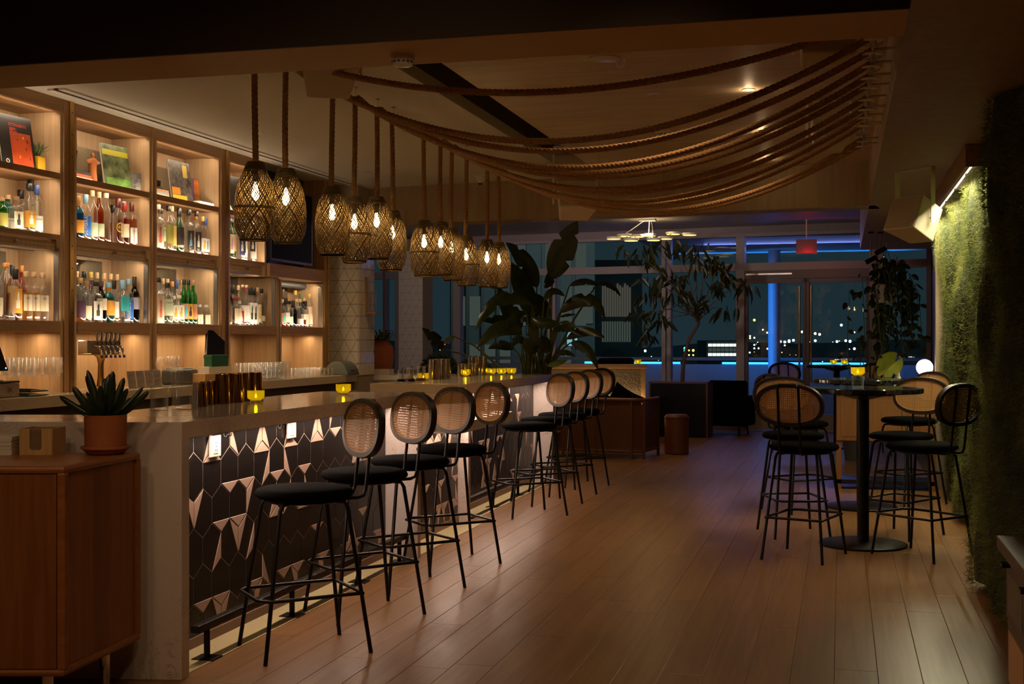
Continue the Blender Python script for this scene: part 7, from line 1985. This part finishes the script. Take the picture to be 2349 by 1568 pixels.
# hanging trailing plant
o = (0.62, 15.6, 1.95)
t = thing('hanging_plant', 'dense dark trailing plant hanging in a white pot by the far right windows', 'plant', o)
MB().lathe([(0, -0.10), (0.09, -0.10), (0.12, -0.02), (0.13, 0.12), (0.12, 0.12), (0.10, 0.0), (0, -0.02)], 22, (-0.10, 0, 0)).build('pot', WHITEC, t, smooth=True)
for k in range(3):
    a = 2 * PI * k / 3
    MB().tube([(-0.10 + 0.125 * math.cos(a), 0.125 * math.sin(a), 0.12), (-0.10, 0, 0.55)], 0.003, 5).build('cord', BLACKM, t)
MB().tube([(-0.10, 0, 0.55), (-0.10, 0, 0.66)], 0.006, 6).build('hook', CHROME, t)
PTH = leafmat('trailing_leaf', (0.022, 0.034, 0.009), (0.050, 0.066, 0.016), 0.4, 0.25)
vs, fs = leaf_blade((0, 0, 0), (0.035, 0, -0.02), (0.055, 0, -0.06), 0.025, 0.3, 5, Vector((0.3, -1, 0.6)))
pme = MB().add(vs, fs).mesh('leaf', PTH, True)
for i in range(24):
    a = 2 * PI * i / 24
    L = R.uniform(0.35, 1.0) if 0.5 < (a % 6.28) < 4.0 else R.uniform(0.5, 0.9)
    rr_ = R.uniform(0.12, 0.30)
    pts = [Vector((-0.05, 0, 0.12)), Vector((-0.05 + rr_ * 0.7 * math.cos(a), rr_ * 0.7 * math.sin(a), 0.26 + R.uniform(0, 0.2))), Vector((rr_ * math.cos(a), rr_ * math.sin(a), 0.0)), Vector((rr_ * math.cos(a) * 1.05 + R.uniform(-0.05, 0.05), rr_ * math.sin(a), 0.1 - L))]
    MB().tube(pts, 0.004, 5).build('vine', BSTEM, t)
    for q in range(11):
        s_ = q / 10.0
        P = pts[1].lerp(pts[2], s_ * 2) if s_ < 0.5 else pts[2].lerp(pts[3], s_ * 2 - 1)
        k = R.uniform(1.0, 1.9)
        part_copy(pme, 'leaf', t, P + Vector((R.uniform(-0.03, 0.03), R.uniform(-0.03, 0.03), 0)), (R.uniform(-0.6, 0.6), R.uniform(-0.5, 0.5), R.uniform(0, 6.28)), (k, k, k))
o = (0.16, 15.4, 0)
t = thing('climbing_plant', 'tall slim climbing plant in a pot on the floor beside the hanging plant', 'plant', o)
MB().lathe([(0, 0), (0.12, 0), (0.16, 0.34), (0.145, 0.34), (0, 0.30)], 20).build('pot', bpy.data.materials['dark_planter'], t, smooth=True)
for i in range(5):
    x0, top_ = R.uniform(-0.08, 0.25), R.uniform(1.3, 2.35)
    pts = [Vector((0, 0, 0.3)), Vector((x0 * 0.6, R.uniform(-0.1, 0.1), 0.8)), Vector((x0 * 1.3, R.uniform(-0.1, 0.1), 1.3)), Vector((x0 * 0.9, 0, top_))]
    MB().tube(pts, [0.008, 0.006, 0.005, 0.003], 5).build('stem', BSTEM, t)
    for q in range(14):
        s_ = q / 13.0 * 2.999
        P = pts[int(s_)].lerp(pts[int(s_) + 1], s_ % 1)
        k = R.uniform(0.8, 1.4)
        part_copy(pme, 'leaf', t, P + Vector((R.uniform(-0.06, 0.06), R.uniform(-0.06, 0.06), 0)), (R.uniform(-0.6, 0.6), R.uniform(-0.5, 0.5), R.uniform(0, 6.28)), (k, k, k))
o = (1.28, 15.0, 1.32)
t = thing('wall_sconce', 'narrow wooden wall sconce with clear tube on the blue side wall', 'sconce', o)
MB().box(-0.02, -0.06, -0.22, 0.02, 0.06, 0.22).build('bracket', OAK, t)
MB().lathe([(0.03, -0.15), (0.03, 0.1)], 14, (-0.06, 0, 0), cap=False).build('glass_tube', CLEAR, t, smooth=True)
t = thing('exit_sign', 'red exit sign hanging from the ceiling near the glass doors', 'sign', (-0.50, 19.2, 2.80))  # built here in place of a reflection in the glass
MB().box(-0.15, -0.015, -0.10, 0.15, 0.015, 0.10).build('housing', mat('exit_red', (0.12, 0.006, 0.01), 0.4), t, bevel=0.004)
EX = emit('exit_glow', (1.0, 0.03, 0.04), 0.35)
MB().box(-0.15, -0.017, -0.105, 0.15, 0.017, -0.097).build('light_edge', EX, t)
MB().tube([(0, 0, 0.10), (0, 0, 0.40)], 0.008, 6).build('stem', WHITEP, t)

# ------------------------------------------------------------------ terrace and city outside
struct('terrace_floor', MB().box(-14, 20.9, -0.10, 6, 27.5, -0.03), mat('terrace_pavers', (0.20, 0.20, 0.21), 0.5))
struct('terrace_canopy', MB().box(-3.4, 21.3, 3.12, 4, 25.2, 3.30), mat('canopy_white', (0.60, 0.62, 0.66), 0.6))
cw = mat('terrace_white', (0.34, 0.33, 0.40), 0.5)
struct('column.003', MB().lathe([(0.115, -0.03), (0.115, 3.12)], 24, (-1.233, 24.48, 0)), cw, smooth=True)
o = (-2.0, 26.0, 0)
t = thing('parapet', 'low terrace parapet outside with a blue light line under its coping', 'parapet', o)
MB(o).box(-14, 26.0, -0.03, 6, 26.25, 0.92).build('wall', cw, t)
MB(o).box(-14, 25.9, 1.0, 6, 26.35, 1.06).build('coping', cw, t)
BLE = emit('blue_strip', (0.02, 0.26, 1.0), 5.0)
for xa, xb in ((-2.35, -1.33), (-1.13, 0.62), (-5.2, -3.2)):
    MB(o).box(xa, 25.99, 0.925, xb, 26.0, 0.965).build('light_strip', BLE, t)
BF = mat('facade_grey', (0.20, 0.21, 0.20), 0.8)
WD = emit('window_dim', (0.55, 0.66, 0.55), 0.085)  # dim glow put into the material for floodlit facade and lit panes
WD2 = emit('window_warm', (0.62, 0.55, 0.42), 0.10)
o = (-14.6, 58.2, 0)
t = thing('office_building', 'dim grey office building across the street with tall lit panes', 'building', o, math.radians(14.6))
MB().box(-3.5, 0.2, -20, 3.4, 8, 9).build('wall', mat('facade_dark', (0.06, 0.075, 0.075), 0.8), t)
for k in range(9):
    xa = -3.35 + k * 0.72
    MB().box(xa - 0.10, -0.05, -20, xa + 0.02, 0.2, 9).build('mullion', mat('mullion_dark', (0.05, 0.05, 0.05), 0.7) if 'mullion_dark' not in bpy.data.materials else bpy.data.materials['mullion_dark'], t)
    for z0, z1 in ((2.1, 3.5), (4.6, 6.0), (-0.2, 1.2)):
        if (k * 7 + int(z0 * 3)) % 4 == 0: continue
        MB().box(xa + 0.06, 0.15, z0, xa + 0.58, 0.2, z1).build('window', WD, t)
f = MB().box(2.03, 0.05, 1.1, 2.60, 0.15, 2.0).build('window_frame', BLACKM, t)
MB().box(2.07, 0.03, 1.55, 2.56, 0.05, 1.95).build('pane', emit('cyan_pane', (0.35, 0.85, 0.95), 0.55), f)
MB().box(2.07, 0.03, 1.14, 2.56, 0.05, 1.51).build('pane', bpy.data.materials['cyan_pane'], f)
MB().box(2.1, 0.12, 2.2, 3.3, 0.2, 4.0).build('window', WD, t)
o = (-13.7, 79.0, 0)
t = thing('louvred_building', 'building with pale vertical louvres lit at night, right of the leafy plant', 'building', o, math.radians(14.6))
MB().box(-1.6, 0.3, -20, 1.6, 8, 6.5).build('wall', bpy.data.materials['facade_dark'], t)
for k in range(12):
    xa = -0.95 + k * 0.155
    MB().box(xa, 0.0, 2.9, xa + 0.10, 0.3, 5.0 - 0.12 * (k % 3)).build('louvre', WD2, t)  # louvres glow themselves in place of lamplight falling on them
    MB().box(xa, 0.05, 1.3, xa + 0.09, 0.3, 2.6).build('louvre', WD, t)
o = (-10.85, 121.2, 0)
t = thing('lit_hall', 'distant low hall with two rows of bright white windows', 'building', o, math.radians(14.6))
MB().box(-1.6, 0.2, -10, 1.6, 6, 1.4).build('wall', bpy.data.materials['facade_dark'], t)
WW = emit('hall_white', (0.85, 1.0, 0.95), 1.6)
for row, z in enumerate((0.95, 0.05)):
    for k in range(7): MB().box(-1.40 + k * 0.40, 0.1, z - 0.13, -1.06 + k * 0.40, 0.2, z + 0.13).build('window', WW, t)
for k in range(7): MB().box(-1.40 + k * 0.40, 0.12, 0.35, -1.06 + k * 0.40, 0.2, 0.65).build('window', WD, t)
hv = []
nx = 60
for i in range(nx + 1):
    x = -420 + 640 * i / nx
    hv += [(x, 420, -30), (x, 430 + 20 * math.sin(i), 0.2 + 1.0 * math.sin(i * 0.35) + 0.6 * math.sin(i * 1.1))]
tag(MB().add(hv, [(2 * i, 2 * i + 2, 2 * i + 3, 2 * i + 1) for i in range(nx)]).box(-420, 27.6, -30, 220, 430, -29).build('hills', mat('night_hills', (0.30, 0.34, 0.36), 1.0)), kind='structure')  # hill colour greyed to stand for lit night haze
CC = [(0.65, 0.95, 1.0), (1.0, 0.45, 0.05), (1.0, 0.03, 0.02), (0.02, 0.9, 0.6), (0.03, 0.25, 1.0), (1.0, 0.75, 0.35)]
ms = [emit('city_light_%d' % i, c_, 5.0) for i, c_ in enumerate(CC)]
cm = MB()
for x, y, z10, ci, sz in CITY:
    cm.ball((x, y, z10 / 10), 0.10 + 0.10 * sz, 8, 6, mat=ci)
for i in range(70):
    cm.ball((R.uniform(-140, 60), 320, R.uniform(-6, 1.5)), R.uniform(0.06, 0.14), 6, 4, mat=R.choice((0, 0, 5, 1)))
tag(cm.build('city_lights', ms), 'scattered small city lights in the distance beyond the terrace', 'city lights', kind='stuff')
